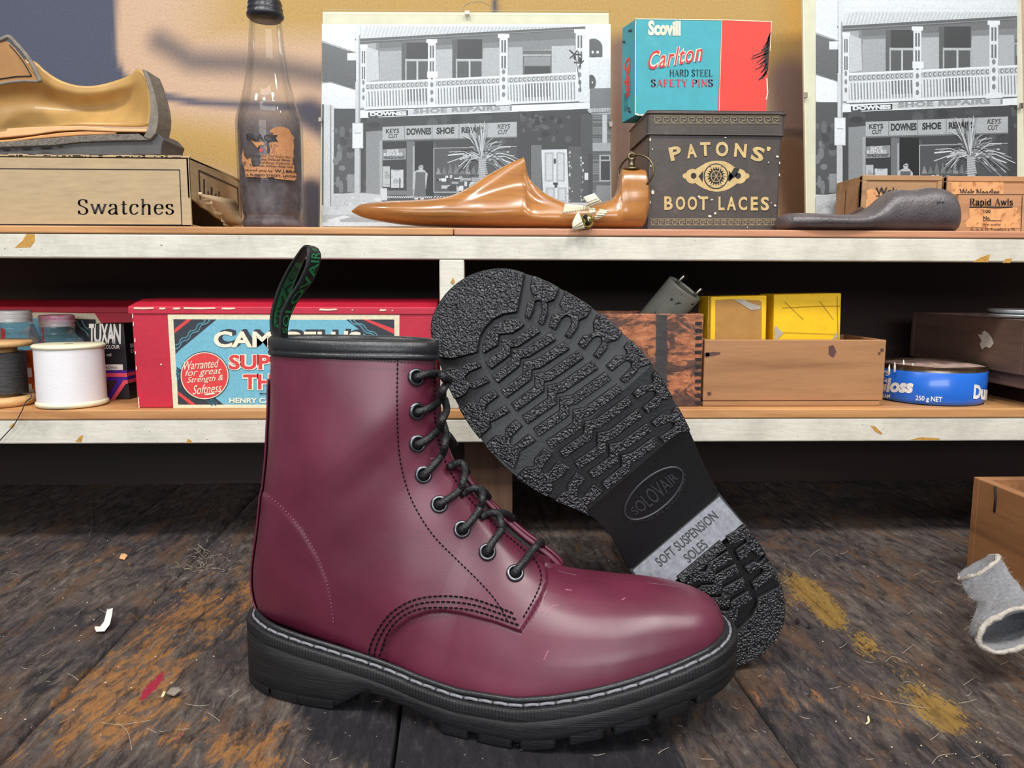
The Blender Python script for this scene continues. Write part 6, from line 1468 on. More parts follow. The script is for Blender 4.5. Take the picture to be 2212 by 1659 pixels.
# ------------------------------------------------------------------ lower shelf
def campbell(name, label, Y0, TL, BLx, xr_px, back, lab=True):
    f = Flat(Y0); zt = at(TL[0], TL[1], Y0).z; xl = at(TL[0], 780, Y0).x; xr = at(xr_px, 780, Y0).x
    xl0 = at(BLx, 880, Y0).x
    Yb = solveY(back[0], back[1], xl); Yb = min(Yb, .93); zb = at(back[0], back[1], Yb).z
    r = thing(name, label, 'box', ((xl+xr)/2, (Y0+Yb)/2, ZB))
    M = pm('crimson_paper_box', c3(186, 30, 56), .5, .1, 30, .15, 250)
    mb = MB(); zl = zt-.006
    mb.hexa([(xl0, Y0, ZB+.0003), (xr, Y0, ZB+.0003), (xr, Y0, zl), (xl0-.0004, Y0, zl), (xl0, Yb, ZB+.0003), (xr, Yb, ZB+.0003), (xr, Yb, zl), (xl0, Yb, zl)]); mb.build('box_body', M, r, bevel=.001)
    mb = MB(); zm = zt+.0062; Ym = Y0+.024      # the lid sits a little proud, its front edge pressed down
    rows = [[(x, Y0-.0012, zl-.0002), (x, Y0-.0012, zt), (x+dx*.6, Ym, zm), (x+dx, Yb, zm+.0006), (x+dx, Yb, zl)] for x, dx in ((xl, .004), (xr, 0))]
    mb.grid(rows, smooth=False); mb.add(rows[0], [(0, 1, 2, 3, 4)]); mb.add(rows[1], [(0, 1, 2, 3, 4)]); mb.build('box_lid', M, r, bevel=.0012, bseg=3)
    return r, f
rc, f = campbell('thread_box', 'red thread carton with a blue and cream label, directly behind the boot shaft', .716, (285, 662), 297, 944, (342, 646))
C_CR, C_BL, C_DK, C_RD, C_LB = c3(222, 212, 182), c3(112, 176, 196), c3(46, 50, 58), c3(214, 60, 62), c3(236, 226, 200)
qc = crop(260, 620, 5.53)
mb = MB(); L = [0]
def lay(): L[0] += 1; return .0001+L[0]*.00003
P = lambda c, *p: f.poly(mb, [qc(*a) for a in p], lay(), 0, c)
W = lambda c, w_, *p: f.line(mb, [qc(*a) for a in p], w_, lay(), 0, c)
xR = (863-260)*5.53; xi = xR-62
P(C_CR, (636, 1462), (xR-6, 1462), (xR, 330), (566, 326)); P(C_BL, (692, 1404), (xi, 1404), (xi, 395), (634, 385))
P(C_DK, (634, 385), (662, 805), (700, 760), (1150, 388)); P(C_DK, (676, 950), (692, 1404), (1235, 1404), (1130, 1320))
P(C_RD, (646, 555), (654, 500), (795, 386), (855, 387)); P(C_RD, (692, 1245), (905, 1404), (840, 1404), (694, 1290))
def wave(pts, c, w_):
    Q = [np.array(p, float) for p in pts]; out = []
    d = Q[1]-Q[0]; n = np.array([-d[1], d[0]])/np.linalg.norm(d)
    for k in range(41): u = k/40; out.append(Q[0]+d*u+n*13*math.sin(u*PI*7))
    W(c, w_, *out)
for o in (0, 46): wave([(664, 690+o), (1015+o*1.1, 392)], C_BL, 2.6)
for o in (0, 44): wave([(1045+o, 1340), (1105+o, 1404)], C_BL, 2.4)
for o in (0, 40): wave([(680, 985+o), (700, 1050+o)], C_BL, 2)
P(C_DK, (xi, 388), (2700, 388), (2850, 500), (xi, 860)); P(C_RD, (2900, 388), (2965, 388), (xi, 500), (xi, 560))
for o in (0, 46): wave([(2745+o, 392), (xi, 760-o)], C_BL, 2.6)
D_ = lambda c, x, y, a, b_: f.disc(mb, *qc(x, y), a/5.53, b_/5.53, lay(), 0, c)
D_(C_DK, 1010, 1058, 294, 290); D_(C_LB, 1010, 1058, 286, 280); D_(C_RD, 1010, 1058, 275, 270)
def T(c, t, x0, y0, x1, y1, **k): f.text(mb, t, *qc(x0, y0), *qc(x1, y1), lay(), 0, c, **k)
for c, dx, dy, bo in ((C_DK, 34, -26, .05), (C_DK, 18, -13, .04), (C_LB, 0, 0, .03)): T(c, "CAMPBELL'S", 1118+dx, 520+dy, 2880+dx, 722+dy, bold=bo, dy=-1)
for t, x0, y0, x1, y1 in (('SUPERFINE', 1300, 808, 2700, 985), ('THREAD', 1470, 1042, 2500, 1222)): T(C_LB, t, x0-8, y0-8, x1+8, y1+8, bold=.085); T(C_RD, t, x0, y0, x1, y1, bold=.03)
T(C_DK, 'MANUFACTURED BY', 1668, 1262, 2100, 1280, bold=.03); T(C_LB, 'HENRY CAMPBELL & CO LTD', 1305, 1322, 2640, 1382, bold=.03)
for t, x0, y0, x1, y1 in (('Warranted', 765, 890, 1180, 990), ('for great', 780, 985, 1215, 1090), ('Strength &', 805, 1075, 1235, 1165), ('Softness', 870, 1175, 1215, 1285)): T(C_LB, t, x0, y0, x1, y1, shear=.3, dy=6)
P(C_LB, (1000, 1285), (1040, 1290), (1135, 1276), (1130, 1262), (1050, 1268))
mb.build('paper_label', vcmat('printed_label', .55, .05, 500), rc)
M_WE = pm('scuffed_white_edge', c3(226, 210, 184), .8)
mb = MB()
for x0, x1, y in ((290, 335, 665), (345, 360, 665.5), (375, 392, 665.5), (398, 468, 665), (480, 510, 665.5), (690, 730, 668), (760, 764, 668), (820, 836, 669), (846, 850, 669)):
    f.poly(mb, [(x0, y+2.2), ((x0+x1)/2, y+2.8), (x1, y+1.5), (x1-3, y-1.4), ((x0+x1)/2, y-1), (x0+2, y-1.6)], .0016)
for x, y, h in ((286, 680, 8), (287.5, 700, 5), (291, 735, 5), (292, 762, 4), (294, 795, 5), (299, 866, 9), (300, 878, 4)): f.poly(mb, [(x, y+h), (x+2.4, y+h-2), (x+2, y-h), (x, y-h+2)], .0004)
f.disc(mb, 348.5, 787, 2, 1.8, .0004); mb.build('worn_edges', M_WE, rc)
# the deeper carton on the left
rd, f = campbell('thread_box', 'dark red thread carton at the far left, behind the two glass jars', .87, (-60, 662), -60, 300, (-20, 651))
mb = MB(); L[0] = 0
f.poly(mb, [(-60, 880), (232, 880), (220, 700), (205, 677), (-60, 672)], lay(), 0, C_CR); f.poly(mb, [(-60, 880), (222, 880), (207, 690), (-60, 684)], lay(), 0, C_BL)
f.poly(mb, [(100, 880), (222, 880), (207, 690), (130, 688), (205, 760)], lay(), 0, C_DK)
for o in (0, 12): f.line(mb, [(165+o, 692), (172+o, 706), (186+o, 716), (198+o, 735)], 3, lay(), 0, C_BL)
f.line(mb, [(92, 706), (96, 760)], 4, lay(), 0, C_RD); f.poly(mb, [(2, 760), (12, 760), (12, 712), (2, 708)], lay(), 0, C_RD); f.poly(mb, [(60, 745), (90, 745), (90, 735), (74, 700), (66, 700)], lay(), 0, c3(80, 120, 150))
mb.build('paper_label', MATS['printed_label'], rd)

def jar(name, label, xc, Yc, cap_y, cap_r, neck_r, body_r, sh_y, capm):
    k = Yc/FP; c = at(xc, 850, Yc); c.z = ZB; z = lambda y: at(xc, y, Yc).z-ZB
    r = thing(name, label, 'jar', tuple(c), 'screw capped glass jars')
    y0, y1 = cap_y
    pr_ = [(body_r*.9*k, .0006), (body_r*k, .004), (body_r*k, z(sh_y+12)), (body_r*.985*k, z(sh_y)), (body_r*.88*k, z(sh_y-16)), (neck_r*1.1*k, z(y1+22)), (neck_r*k, z(y1+12)), (neck_r*1.04*k, z(y1+4)), (neck_r*k, z(y1-6))]
    mb = MB(); P = catrom(pr_[1:], 5); mb.lathe([(0, .0006), pr_[0]]+[tuple(p) for p in P], c, 48, cap=False); mb.build('glass_body', thinglass('clear_jar_glass', (.975, .98, .978), .84, .03), r)
    h = z(y0)-z(y1); cp = [(cap_r*1.03, 0), (cap_r*1.05, .08), (cap_r, .16), (cap_r*1.0, .34), (cap_r*1.045, .40), (cap_r*1.04, .48), (cap_r*.99, .54), (cap_r*.99, .62), (cap_r*1.04, .68), (cap_r*1.03, .9), (cap_r*.98, .98), (cap_r*.9, 1.0)]
    mb = MB(); mb.lathe([(a*k, z(y1)+h*b_) for a, b_ in cp], c, 48); mb.build('screw_cap', capm, r)
    return r, c, k
M_CAPW = pm('white_enamel_cap', c3(236, 238, 240), .3, .03, 50, coat=.3)
m, nt, b = nmat('pink_stained_cap'); v = coords(nt); s_ = N(nt, 'ShaderNodeSeparateXYZ'); nt.links.new(v, s_.inputs[0])
mr = N(nt, 'ShaderNodeMapRange'); mr.inputs[1].default_value = .0725; mr.inputs[2].default_value = .0755; nt.links.new(s_.outputs[2], mr.inputs[0])
nt.links.new(mixc(nt, mr.outputs[0], c3(238, 228, 232), mixc(nt, ramp(nt, noise_t(nt, v, 160, 4), ((.4, (0, 0, 0)), (.6, (1, 1, 1)))), c3(240, 150, 190), c3(248, 206, 224))), b.inputs['Base Color']); b.inputs['Roughness'].default_value = .4
j1, jc, jk = jar('glass_jar', 'clear glass jar with a plain white screw cap and orange label, far left', 42, .79, (670, 695), 34, 34, 52, 745, M_CAPW)
jar('glass_jar', 'clear glass jar with a pink stained cap behind the white thread spool', 134, .838, (680, 705), 33, 33, 52, 745, m)
def on_cyl(c, R0, xc, Yc, x, y, lift=.0005):
    s2 = max(-1, min(1, (x-xc)/(R0/Yc*FP))); a = math.asin(s2); zz = at(xc, y, Yc-R0*math.cos(a)).z
    return around(c, R0+lift, a, zz)
R0 = 52*jk
mb = MB(); rows = [[tuple(on_cyl(jc, R0, 42, .795, x, y)) for x in np.linspace(30, 100, 14)] for y in (862, 757)]; mb.grid(rows); mb.build('orange_label', pm('orange_label', c3(246, 112, 22), .5, .05), j1)
mb = MB()
for y0, y1, x0, x1 in ((795, 815, 55, 66), (830, 842, 54, 64), (842, 857, 58, 67)): mb.grid([[tuple(on_cyl(jc, R0, 42, .795, x, y, .0008)) for x in np.linspace(x0, x1, 4)] for y in (y1, y0)])
mb.build('label_squares', pm('pale_print', c3(214, 204, 196), .6), j1)
mb = MB(); rows = [[tuple(on_cyl(jc, R0, 42, .795, x, y, .0006)) for x in np.linspace(54, 71-12*abs((y-812)/50)**1.6, 5)] for y in np.linspace(862, 762, 12)]; mb.grid(rows); mb.build('label_disc', pm('rust_print', c3(186, 74, 26), .55), j1)
mb = MB()
for k in range(3): add_text(mb, 'FOR SUEDE & LEATHER', lambda u, v, k=k: on_cyl(jc, R0, 42, .795, 80+k*4.2+2.6*(1-v), 858-52*u, .0009))
mb.build('label_print', M_INK, j1)

def spool(name, label, xc, Yc, fl_top, fl_bot, th, rf, rt, mf, mt, tube=None):
    k = Yc/FP; c = at(xc, 880, Yc); c.z = ZB; z = lambda y: max(at(xc, y, Yc-rf*k*.95).z-ZB, .0004)
    r = thing(name, label, 'spool of thread', tuple(c))
    for (ya, yb) in (fl_top, fl_bot):
        za, zb2 = z(yb), z(ya); e = (zb2-za)*.3
        mb = MB(); mb.lathe([(.004, za), (rf*k-e, za), (rf*k, za+e), (rf*k, zb2-e), (rf*k-e, zb2), (.004, zb2)], c, 56, cap=False); mb.build('flange', mf, r)
    zt, zb_ = z(th[0]), z(th[1]); n = 60; pr_ = []
    for j in range(n+1):
        u = j/n; pr_.append((rt*k+(random.uniform(-1, 1)*(.0001 if mt is not M_WTH else .00001)), zb_+(zt-zb_)*u))
    mb = MB(); mb.lathe([(rt*k*.6, zb_)]+pr_+[(rt*k*.6, zt)], c, 56, cap=False); mb.build('thread_winding', mt, r)
    mb = MB(); mb.lathe([((tube or rt*.62)*k, z(fl_bot[1])), ((tube or rt*.62)*k, z(fl_top[0])-.0004)], c, 40); mb.build('core', mf, r)
    return r, c, k
M_IV = pm('ivory_plastic', c3(232, 228, 196), .4, .03)
m, nt, b = nmat('white_thread'); v = coords(nt, (1, 1, 30)); f_ = noise_t(nt, v, 160, 4, .7); nt.links.new(ramp(nt, f_, ((.3, c3(222, 219, 221)), (.65, c3(238, 236, 238)))), b.inputs['Base Color']); b.inputs['Roughness'].default_value = .55; bumpn(nt, b, f_, .1, .0003); M_WTH = m
m, nt, b = nmat('black_waxed_thread'); v = coords(nt, (1, 1, 14)); f_ = noise_t(nt, v, 120, 4, .7); nt.links.new(ramp(nt, f_, ((.3, c3(26, 26, 28)), (.7, c3(66, 66, 70)))), b.inputs['Base Color']); b.inputs['Roughness'].default_value = .34; bumpn(nt, b, f_, .6, .0012); M_BTH = m
spool('thread_spool', 'fat white thread spool with ivory flanges at the shelf edge', 158, .7345, (748, 757), (872, 884), (757, 873), 70, 66.5, M_IV, M_WTH)
M_SPW = wood('pale_spool_wood', c3(206, 164, 112), c3(176, 130, 82), .5, 'X', 2, .5)
bs, c, k = spool('thread_spool', 'wooden spool of black waxed thread at the left edge of the lower shelf', 0, .7375, (741, 753), (864, 884), (766, 858), 70, 55, M_SPW, M_BTH, 40)
mb = MB(); mb.tube(catrom([at(48, 850, .700), at(66, 851, .699), at(66, 860, .699), at(56, 868, .699), at(46, 890, .699), at(30, 918, .7005), at(12, 938, .701), at(-10, 962, .701)], 6), .0005, 6); mb.build('loose_thread', M_BTH, bs)

def dye_carton():
    Y0 = .769; f = Flat(Y0); P = lambda x, y: at(x, y, Y0)
    BL, BR, TR, TL = P(197, 884), P(281, 884), P(267, 699), P(190, 701); BL.z = BR.z = ZB+.0004
    Yb = .802; sh = Vector((.002, Yb-Y0, 0)); 
    r = thing('dye_carton', 'black shoe colour carton with white lettering and a pink and purple zigzag', 'box', ((BL.x+BR.x)/2, Y0, ZB))
    mb = MB(); mb.hexa([BL, BR, TR, TL]+[p+sh for p in (BL, BR, TR, TL)]); mb.build('box_body', pm('black_card', c3(30, 29, 33), .42, .2, 60, .1, 300), r, bevel=.0006)
    M_WP = pm('white_card_print', c3(236, 232, 226), .5); M_PK = pm('coral_print', c3(236, 84, 104), .5); M_PU = pm('violet_print', c3(78, 34, 160), .5)
    q = crop(0, 640, 5.925)
    mb = MB()
    for ch, x0, x1 in (('T', 1140, 1215), ('U', 1205, 1300), ('X', 1295, 1385), ('A', 1370, 1470), ('N', 1455, 1548)): f.text(mb, ch, *q(x0, 352), *q(x1, 612), .0002, bold=.035)
    f.text(mb, 'SHOE COLOUR', *q(1185, 622), *q(1535, 672), .0002, bold=.03); f.text(mb, '75 ml', *q(1290, 728), *q(1425, 768), .0002, bold=.02)
    f.poly(mb, [q(1200, 945), q(1578, 945), q(1574, 872), q(1200, 872)], .0002); mb.build('white_print', M_WP, r)
    mb = MB(); f.text(mb, 'D.BROWN', *q(1290, 895), *q(1500, 930), .0004); mb.build('shade_stamp', M_INK, r)
    mb = MB(); f.poly(mb, [q(1180, 1030), q(1632, 1030), q(1628, 982), q(1180, 982)], .0002); f.poly(mb, [q(1355, 1350), q(1400, 1430), q(1612, 1120), q(1640, 1118), q(1636, 1072), q(1580, 1074), q(1402, 1345), q(1360, 1290)], .0002); mb.build('coral_bands', M_PK, r)
    mb = MB(); f.poly(mb, [q(1180, 982), q(1626, 980), q(1622, 950), q(1180, 950)], .0003); f.poly(mb, [q(1180, 1075), q(1500, 1080), q(1345, 1330), q(1385, 1330), q(1402, 1340), q(1575, 1074), q(1634, 1074), q(1632, 1036), q(1180, 1036)][::-1], .00025); mb.build('violet_bands', M_PU, r)
    mb = MB(); f.poly(mb, [q(1250, 1085), q(1490, 1082), q(1400, 1240), q(1345, 1310), q(1250, 1200)][::-1], .0003); mb.build('brown_panel', pm('brown_print', c3(72, 44, 40), .5), r)
    sd = lambda x, y: Vector((BR.x+(TR.x-BR.x)*(884-y)/185+.0003+.002*((x-267)/20), Y0+(Yb-Y0)*x, 0))
    def S(u, z): w_ = (z-BR.z)/(TR.z-BR.z); return BR+(TR-BR)*w_+sh*u+Vector((.0003, 0, 0))
    zc = lambda y: at(275, y, Y0).z
    for nm, m_, a, b_ in (('side_print', M_PK, 805, 813), ('side_print', M_PU, 800, 805), ('side_print', M_PU, 813, 820), ('side_print', M_PK, 820, 828)):
        mb = MB(); mb.add([S(0, zc(b_)), S(1, zc(b_)), S(1, zc(a)), S(0, zc(a))], [(0, 1, 2, 3)]); mb.build(nm, m_, r)
    mb = MB(); add_text(mb, 'SHOE', lambda u, v: S(.25+.75*u, zc(753-9*v)), bold=.03); add_text(mb, 'COLOUR', lambda u, v: S(.25+.95*u, zc(764-8*v)), bold=.03); mb.build('side_print', M_WP, r)
dye_carton()

def open_box(r, lo, hi, t, m, base=True, name='box'):
    x0, y0, z0 = lo; x1, y1, z1 = hi
    for nm, a, b_ in (('front_board', (x0, y0, z0), (x1, y0+t, z1)), ('back_board', (x0, y1-t, z0), (x1, y1, z1)), ('end_board', (x0, y0+t, z0), (x0+t, y1-t, z1)), ('end_board', (x1-t, y0+t, z0), (x1, y1-t, z1)), ('bottom_board', (x0+t, y0+t, z0+.0005), (x1-t, y1-t, z0+t))):
        mb = MB(); mb.box(a, b_); mb.build(nm, m, r, bevel=.0009)
M_BURN, nt, b = nmat('burnt_box_wood'); v = coords(nt, (70, 70, 150)); v2 = coords(nt, (26, 26, 60))
f1 = noise_t(nt, v, 1.3, 8, .7, .4); f2 = noise_t(nt, v2, 1.2, 8, .72, .6)
c_ = ramp(nt, f1, ((.3, c3(112, 64, 42)), (.55, c3(178, 110, 72)), (.75, c3(206, 142, 98))))
c_ = mixc(nt, ramp(nt, f2, ((.47, (0, 0, 0)), (.53, (.92,)*3))), c_, ramp(nt, f1, ((.35, c3(40, 30, 30)), (.7, c3(88, 66, 60)))))
nt.links.new(c_, b.inputs['Base Color']); b.inputs['Roughness'].default_value = .6; bumpn(nt, b, f2, .5, .001)
Y0 = .718; a, b_ = at(1180, 780, Y0).x, at(1517, 780, Y0).x; zt = at(1500, 678, Y0).z
rb = thing('wooden_box', 'scorched dark wooden box with finger joints behind the raised boot sole', 'box', ((a+b_)/2, Y0, ZB))
open_box(rb, (a, Y0, ZB), (b_, .80, zt), .0045, M_BURN)
f = Flat(Y0); mb = MB()
for k in range(12): y = 695+k*15.6; f.poly(mb, [(1502+random.uniform(-2, 2), y+7), (1515.5, y+7), (1516, y), (1501+random.uniform(-2, 2), y)], .0003)
mb.build('finger_joints', pm('charred_joint', c3(38, 30, 30), .8, .3, 200, .5, 300), rb)
mb = MB(); f.poly(mb, [(1414, 880), (1440, 880), (1441, 680), (1418, 680)], .0003); mb.build('dark_stripe', pm('tar_stripe', c3(58, 52, 52), .6, .3, 90, .4, 200), rb)
# metal can with two pins
def can():
    Pc = at(1479, 623, .748); axis = Vector((.53, -.40, .76)).normalized(); e1 = (Vector((.95, -.1, -.45))); e1 = (e1-axis*e1.dot(axis)).normalized(); e2 = axis.cross(e1)
    r = thing('capacitor_can', 'scratched grey oval metal can with two pins, leaning up out of the scorched box', 'metal can', (Pc.x, Pc.y, .178))
    A_, B_ = .0185, .0105
    ring = lambda o, s_: [tuple(Pc+axis*o+e1*A_*s_*math.cos(t)+e2*B_*s_*math.sin(t)) for t in np.linspace(0, 2*PI, 40, endpoint=False)]
    mb = MB(); mb.grid([ring(-.062, .97), ring(-.06, 1), ring(-.001, 1), ring(.0008, .99), ring(.0008, .93), ring(-.001, .9)], closed=True); mb.add(ring(-.001, .9), [tuple(range(40))]); mb.add(ring(-.062, .97), [tuple(range(40))])
    mb.build('can_body', pm('scratched_zinc', c3(150, 150, 138), .45, .2, 40, .15, 300, metal=.2, col2=c3(48, 44, 42), c2lo=.62, c2hi=.66, c2scale=110), r)
    for s_ in (-.5, .62):
        p = Pc+e1*A_*s_; mb = MB(); mb.tube([p, p+Vector((.0062, -.002, .0068))], .0016, 12); mb.build('pin', pm('steel_pin', c3(190, 190, 186), .3, metal=1), r, bevel=.0004)
can()
M_BXL = wood('worn_tray_wood', c3(168, 122, 82), c3(132, 90, 58), .5, 'X', .6, .8, c3(112, 72, 56), .6, .75)
Y0 = .718; a, b_ = at(1520.5, 800, Y0).x, at(1911, 800, Y0).x; zt = at(1700, 734, Y0).z
rt = thing('wooden_tray', 'plain worn wooden tray holding the two yellow packets', 'box', ((a+b_)/2, Y0, ZB))
open_box(rt, (a, Y0, ZB+.0055), (b_, .80, zt), .006, M_BXL)
mb = MB(); mb.box((a, Y0+.0004, ZB), (b_-.002, .80, ZB+.0052)); mb.build('base_board', M_BXL, rt, bevel=.0012)
f = Flat(Y0); mb = MB()
for x, y, s_ in ((1532, 850, 4.5), (1527, 766, 6), (1905, 756, 4), (1899, 763, 3)): f.disc(mb, x, y, s_, s_*.9, .0003)
f.poly(mb, [(1524, 770), (1540, 768), (1556, 764), (1556, 761), (1538, 760), (1524, 763)], .0003); f.poly(mb, [(1790, 765), (1800, 772), (1806, 760), (1800, 745), (1790, 748)], .0003); mb.build('nails_and_stains', pm('rust_stain', c3(92, 60, 58), .6), rt)
M_YE = pm('yellow_packet', c3(238, 190, 16), .5, .07, 60, .2, 160, col2=c3(206, 158, 22), c2lo=.58, c2hi=.75, c2scale=90)
def packet(label, x0, y0, x1, y1, Y0, Yb, skew):
    P = lambda x, y: at(x, y, Y0)
    BL, BR, TR, TL = P(x0+skew, y1), P(x1-skew*.2, y1), P(x1, y0), P(x0, y0+3); BL.z = BR.z = ZB+.0125
    r = thing('yellow_packet', label, 'packet', ((BL.x+BR.x)/2, Y0, ZB+.012), 'yellow packets in the tray')
    mb = MB(); sh = Vector((-.0005, Yb-Y0, 0)); mb.hexa([BL, BR, TR, TL]+[p+sh for p in (BL, BR, TR, TL)]); mb.build('packet_body', M_YE, r, bevel=.0012)
    return r, Flat(Y0)
ra_, f = packet('yellow packet with a plain brown paper front, left one in the wooden tray', 1534, 638, 1657, 740, .732, .772, 0)
mb = MB(); f.poly(mb, [(1545, 745), (1645, 745), (1645, 652), (1640, 649), (1580, 646), (1545, 648)], .0002); mb.build('brown_panel', pm('brown_wrapping', c3(170, 124, 62), .7, .1, 60, .3, 120), ra_)
mb = MB(); f.poly(mb, [(1586, 648), (1604, 646), (1622, 655), (1644, 662), (1640, 668), (1622, 670), (1606, 660)][::-1], .0006); mb.build('torn_flap', pm('grey_torn_paper', c3(168, 160, 146), .8, .15, 200), ra_)
mb = MB(); f.line(mb, [(1531, 640), (1529, 736)], 3, .0003); f.line(mb, [(1535, 641), (1533, 738)], 2, .0005); mb.build('edge_crease', pm('mustard_edge', c3(150, 112, 20), .6), ra_)
rb_, f = packet('creased plain yellow packet, right one in the wooden tray', 1672, 633, 1818, 740, .734, .774, 2)
mb = MB(); f.poly(mb, [(1673, 738), (1692, 720), (1676, 704), (1672, 710)], .0004); f.poly(mb, [(1796, 735), (1810, 728), (1807, 718), (1800, 728)], .0004); mb.build('bare_corners', pm('grey_card_corner', c3(170, 162, 140), .8), rb_)
mb = MB(); f.line(mb, [(1690, 665), (1730, 663), (1780, 661), (1815, 661)], 1.2, .0003); f.line(mb, [(1695, 652), (1735, 690)], 1, .0003); f.line(mb, [(1770, 650), (1800, 690)], 1, .0003); f.line(mb, [(1808, 640), (1810, 735)], 1.3, .0003); f.line(mb, [(1685, 718), (1805, 722)], 1, .0003); mb.build('creases', pm('crease_shadow', c3(150, 112, 16), .7), rb_)
# blue polish tin
def polish_tin():
    Yc = .762; xc = 2008; rp = 108; k = Yc/FP; c = at(xc, 860, Yc); c.z = ZB; z = lambda y: at(xc, y, Yc-rp*k*.97).z-ZB; R1 = rp*k
    r = thing('polish_tin', 'round blue shoe cream tin with white lettering beside the wooden tray', 'tin', tuple(c))
    zt, zb_ = z(793), z(803)
    mb = MB(); mb.lathe([(R1*.9, .0004), (R1*.97, .0012), (R1, .005), (R1, zb_-.002), (R1*.992, zb_-.0016)], c, 72, cap=True); mb.build('tin_body', pm('blue_enamel', c3(32, 104, 206), .3, .06, 60, coat=.3), r)
    mb = MB(); mb.lathe([(R1*.992, zb_-.0018), (R1*.985, zb_), (R1*.985, zt-.0016), (R1*1.018, zt-.0012), (R1*1.022, zt-.0003), (R1*1.01, zt), (R1*.985, zt-.0004), (R1*.98, zt-.008)], c, 72, cap=False); mb.build('tin_rim', pm('tarnished_rim', c3(128, 118, 100), .35, .3, 90, metal=.9), r)
    mb = MB(); n = 24; rows = []
    for j in range(9):
        rr = R1*.975*(1-j/8)+.0003; rows.append([tuple(c+Vector((rr*math.cos(2*PI*q/n), rr*math.sin(2*PI*q/n), zt-.0022+.0022*noise.noise(Vector((rr*90*math.cos(2*PI*q/n), rr*90*math.sin(2*PI*q/n), 0)))))) for q in range(n)])
    mb.grid(rows, closed=True); mb.build('dried_cream', pm('pinkish_cream', c3(178, 150, 138), .7, .3, 120, .4, 200), r)
    for x, y0, y1 in ((1933, 797, 782), (1952, 795, 777), (1921, 796, 787), (1972, 793, 785)):
        p = at(x, y0, Yc-.02); q = at(x, y1, Yc-.02); p.z = q.z-.010; mb = MB(); mb.tube([p, p+(q-p)*.6, q], [.0012, .001, .0002], 8); mb.build('cream_spike', pm('white_cream_tip', c3(232, 228, 220), .6), r)
    M_WP = MATS['white_card_print']; q = crop(1880, 640, 5.925); mb = MB()
    def t(s2, x0, y0, x1, y1, **kw): add_text(mb, s2, lambda u, v: on_cyl(c, R1, xc, Yc, *q(x0+(x1-x0)*u, y1+(y0-y1)*v), .0004), **kw)
    t("Y'S", 150, 985, 285, 1055, bold=.03); t('Gloss', 120, 1080, 570, 1270, bold=.05, shear=.12); t('CREAM', 150, 1295, 312, 1345, bold=.02); t('250 g NET', 605, 1292, 897, 1375, bold=.015)
    t('Dura', 1230, 1105, 1462, 1285, bold=.05); t('GLOSS', 1365, 1320, 1470, 1362, bold=.02); t('S', 1402, 965, 1452, 1070, bold=.04)
    mb.build('tin_lettering', M_WP, r)
polish_tin()
# dark drawer at the right, its side running back into the shelf
xs_ = .4995
rdw = thing('drawer', 'dark brown drawer at the right end of the lower shelf with a bare chip', 'drawer', (.56, .78, ZB))
M_DRW = wood('dark_drawer_wood', c3(112, 88, 76), c3(78, 60, 52), .6, 'Y', .8, .8)
open_box(rdw, (xs_, .70, .166), (.68, .90, .2175), .007, M_DRW)
mb = MB(); mb.box((xs_+.006, .70, .1525), (.68, .90, .1655)); mb.build('runner', M_DRW, rdw, bevel=.001)
mb = MB(); mb.box((xs_+.03, .735, ZB+.0002), (.68, .90, .152)); mb.build('drawer_block', M_DARK, rdw, bevel=.001)
def onx(x, y, X): d = ray(x, y); return vC+d*(X/d.x)
q = crop(1880, 640, 5.925); mb = MB()
mb.poly([onx(*q(*p), xs_-.0006) for p in ((1375, 488), (1440, 490), (1425, 460), (1465, 440), (1510, 470), (1555, 530), (1580, 600), (1530, 665), (1475, 645), (1430, 685), (1402, 620), (1420, 560))]); mb.build('bare_patch', pm('flaked_white_paint', c3(206, 200, 188), .7, .12, 400, .4, 500), rdw)
c = at(2225, 690, .748); c.z = .2195
lid = thing('metal_lid', 'stack of shiny aluminium lids lying on the dark drawer at the right edge', 'lid', (c.x, c.y, .2178))
M_AL = pm('spun_aluminium', c3(214, 220, 224), .3, .08, 200, metal=.5)
for z0, R1 in ((.2178, .037), (.2222, .036)):
    mb = MB(); mb.lathe([(0, z0), (R1-.004, z0), (R1-.001, z0+.0012), (R1, z0+.002), (R1+.001, z0+.0032), (R1, z0+.004), (R1-.0015, z0+.0038), (R1-.006, z0+.0022), (0, z0+.0022)], (c.x, c.y, 0), 56, cap=False); mb.build('lid_disc', M_AL, lid)

# ------------------------------------------------------------------ on the bench
xs2 = atz(2086, 1237, 0); X0 = xs2.x; Yb = xs2.y; zt = onx(2097, 1027, X0).z
rwb = thing('wooden_crate', 'open brown wooden box on the bench at the right edge', 'box', (X0+.1, Yb-.12, 0))
open_box(rwb, (X0, Yb-.26, .0006), (X0+.22, Yb, zt), .0085, wood('brown_crate_wood', c3(150, 104, 66), c3(104, 68, 42), .55, 'Y', .6, .8, bump=.2))
mb = MB(); mb.tube([onx(2150, 1050, X0-.0003), onx(2151, 1075, X0-.0003), onx(2148, 1106, X0-.0003)], .0011, 6); mb.build('saw_nick', pm('nick_black', c3(30, 22, 18), .8), rwb)
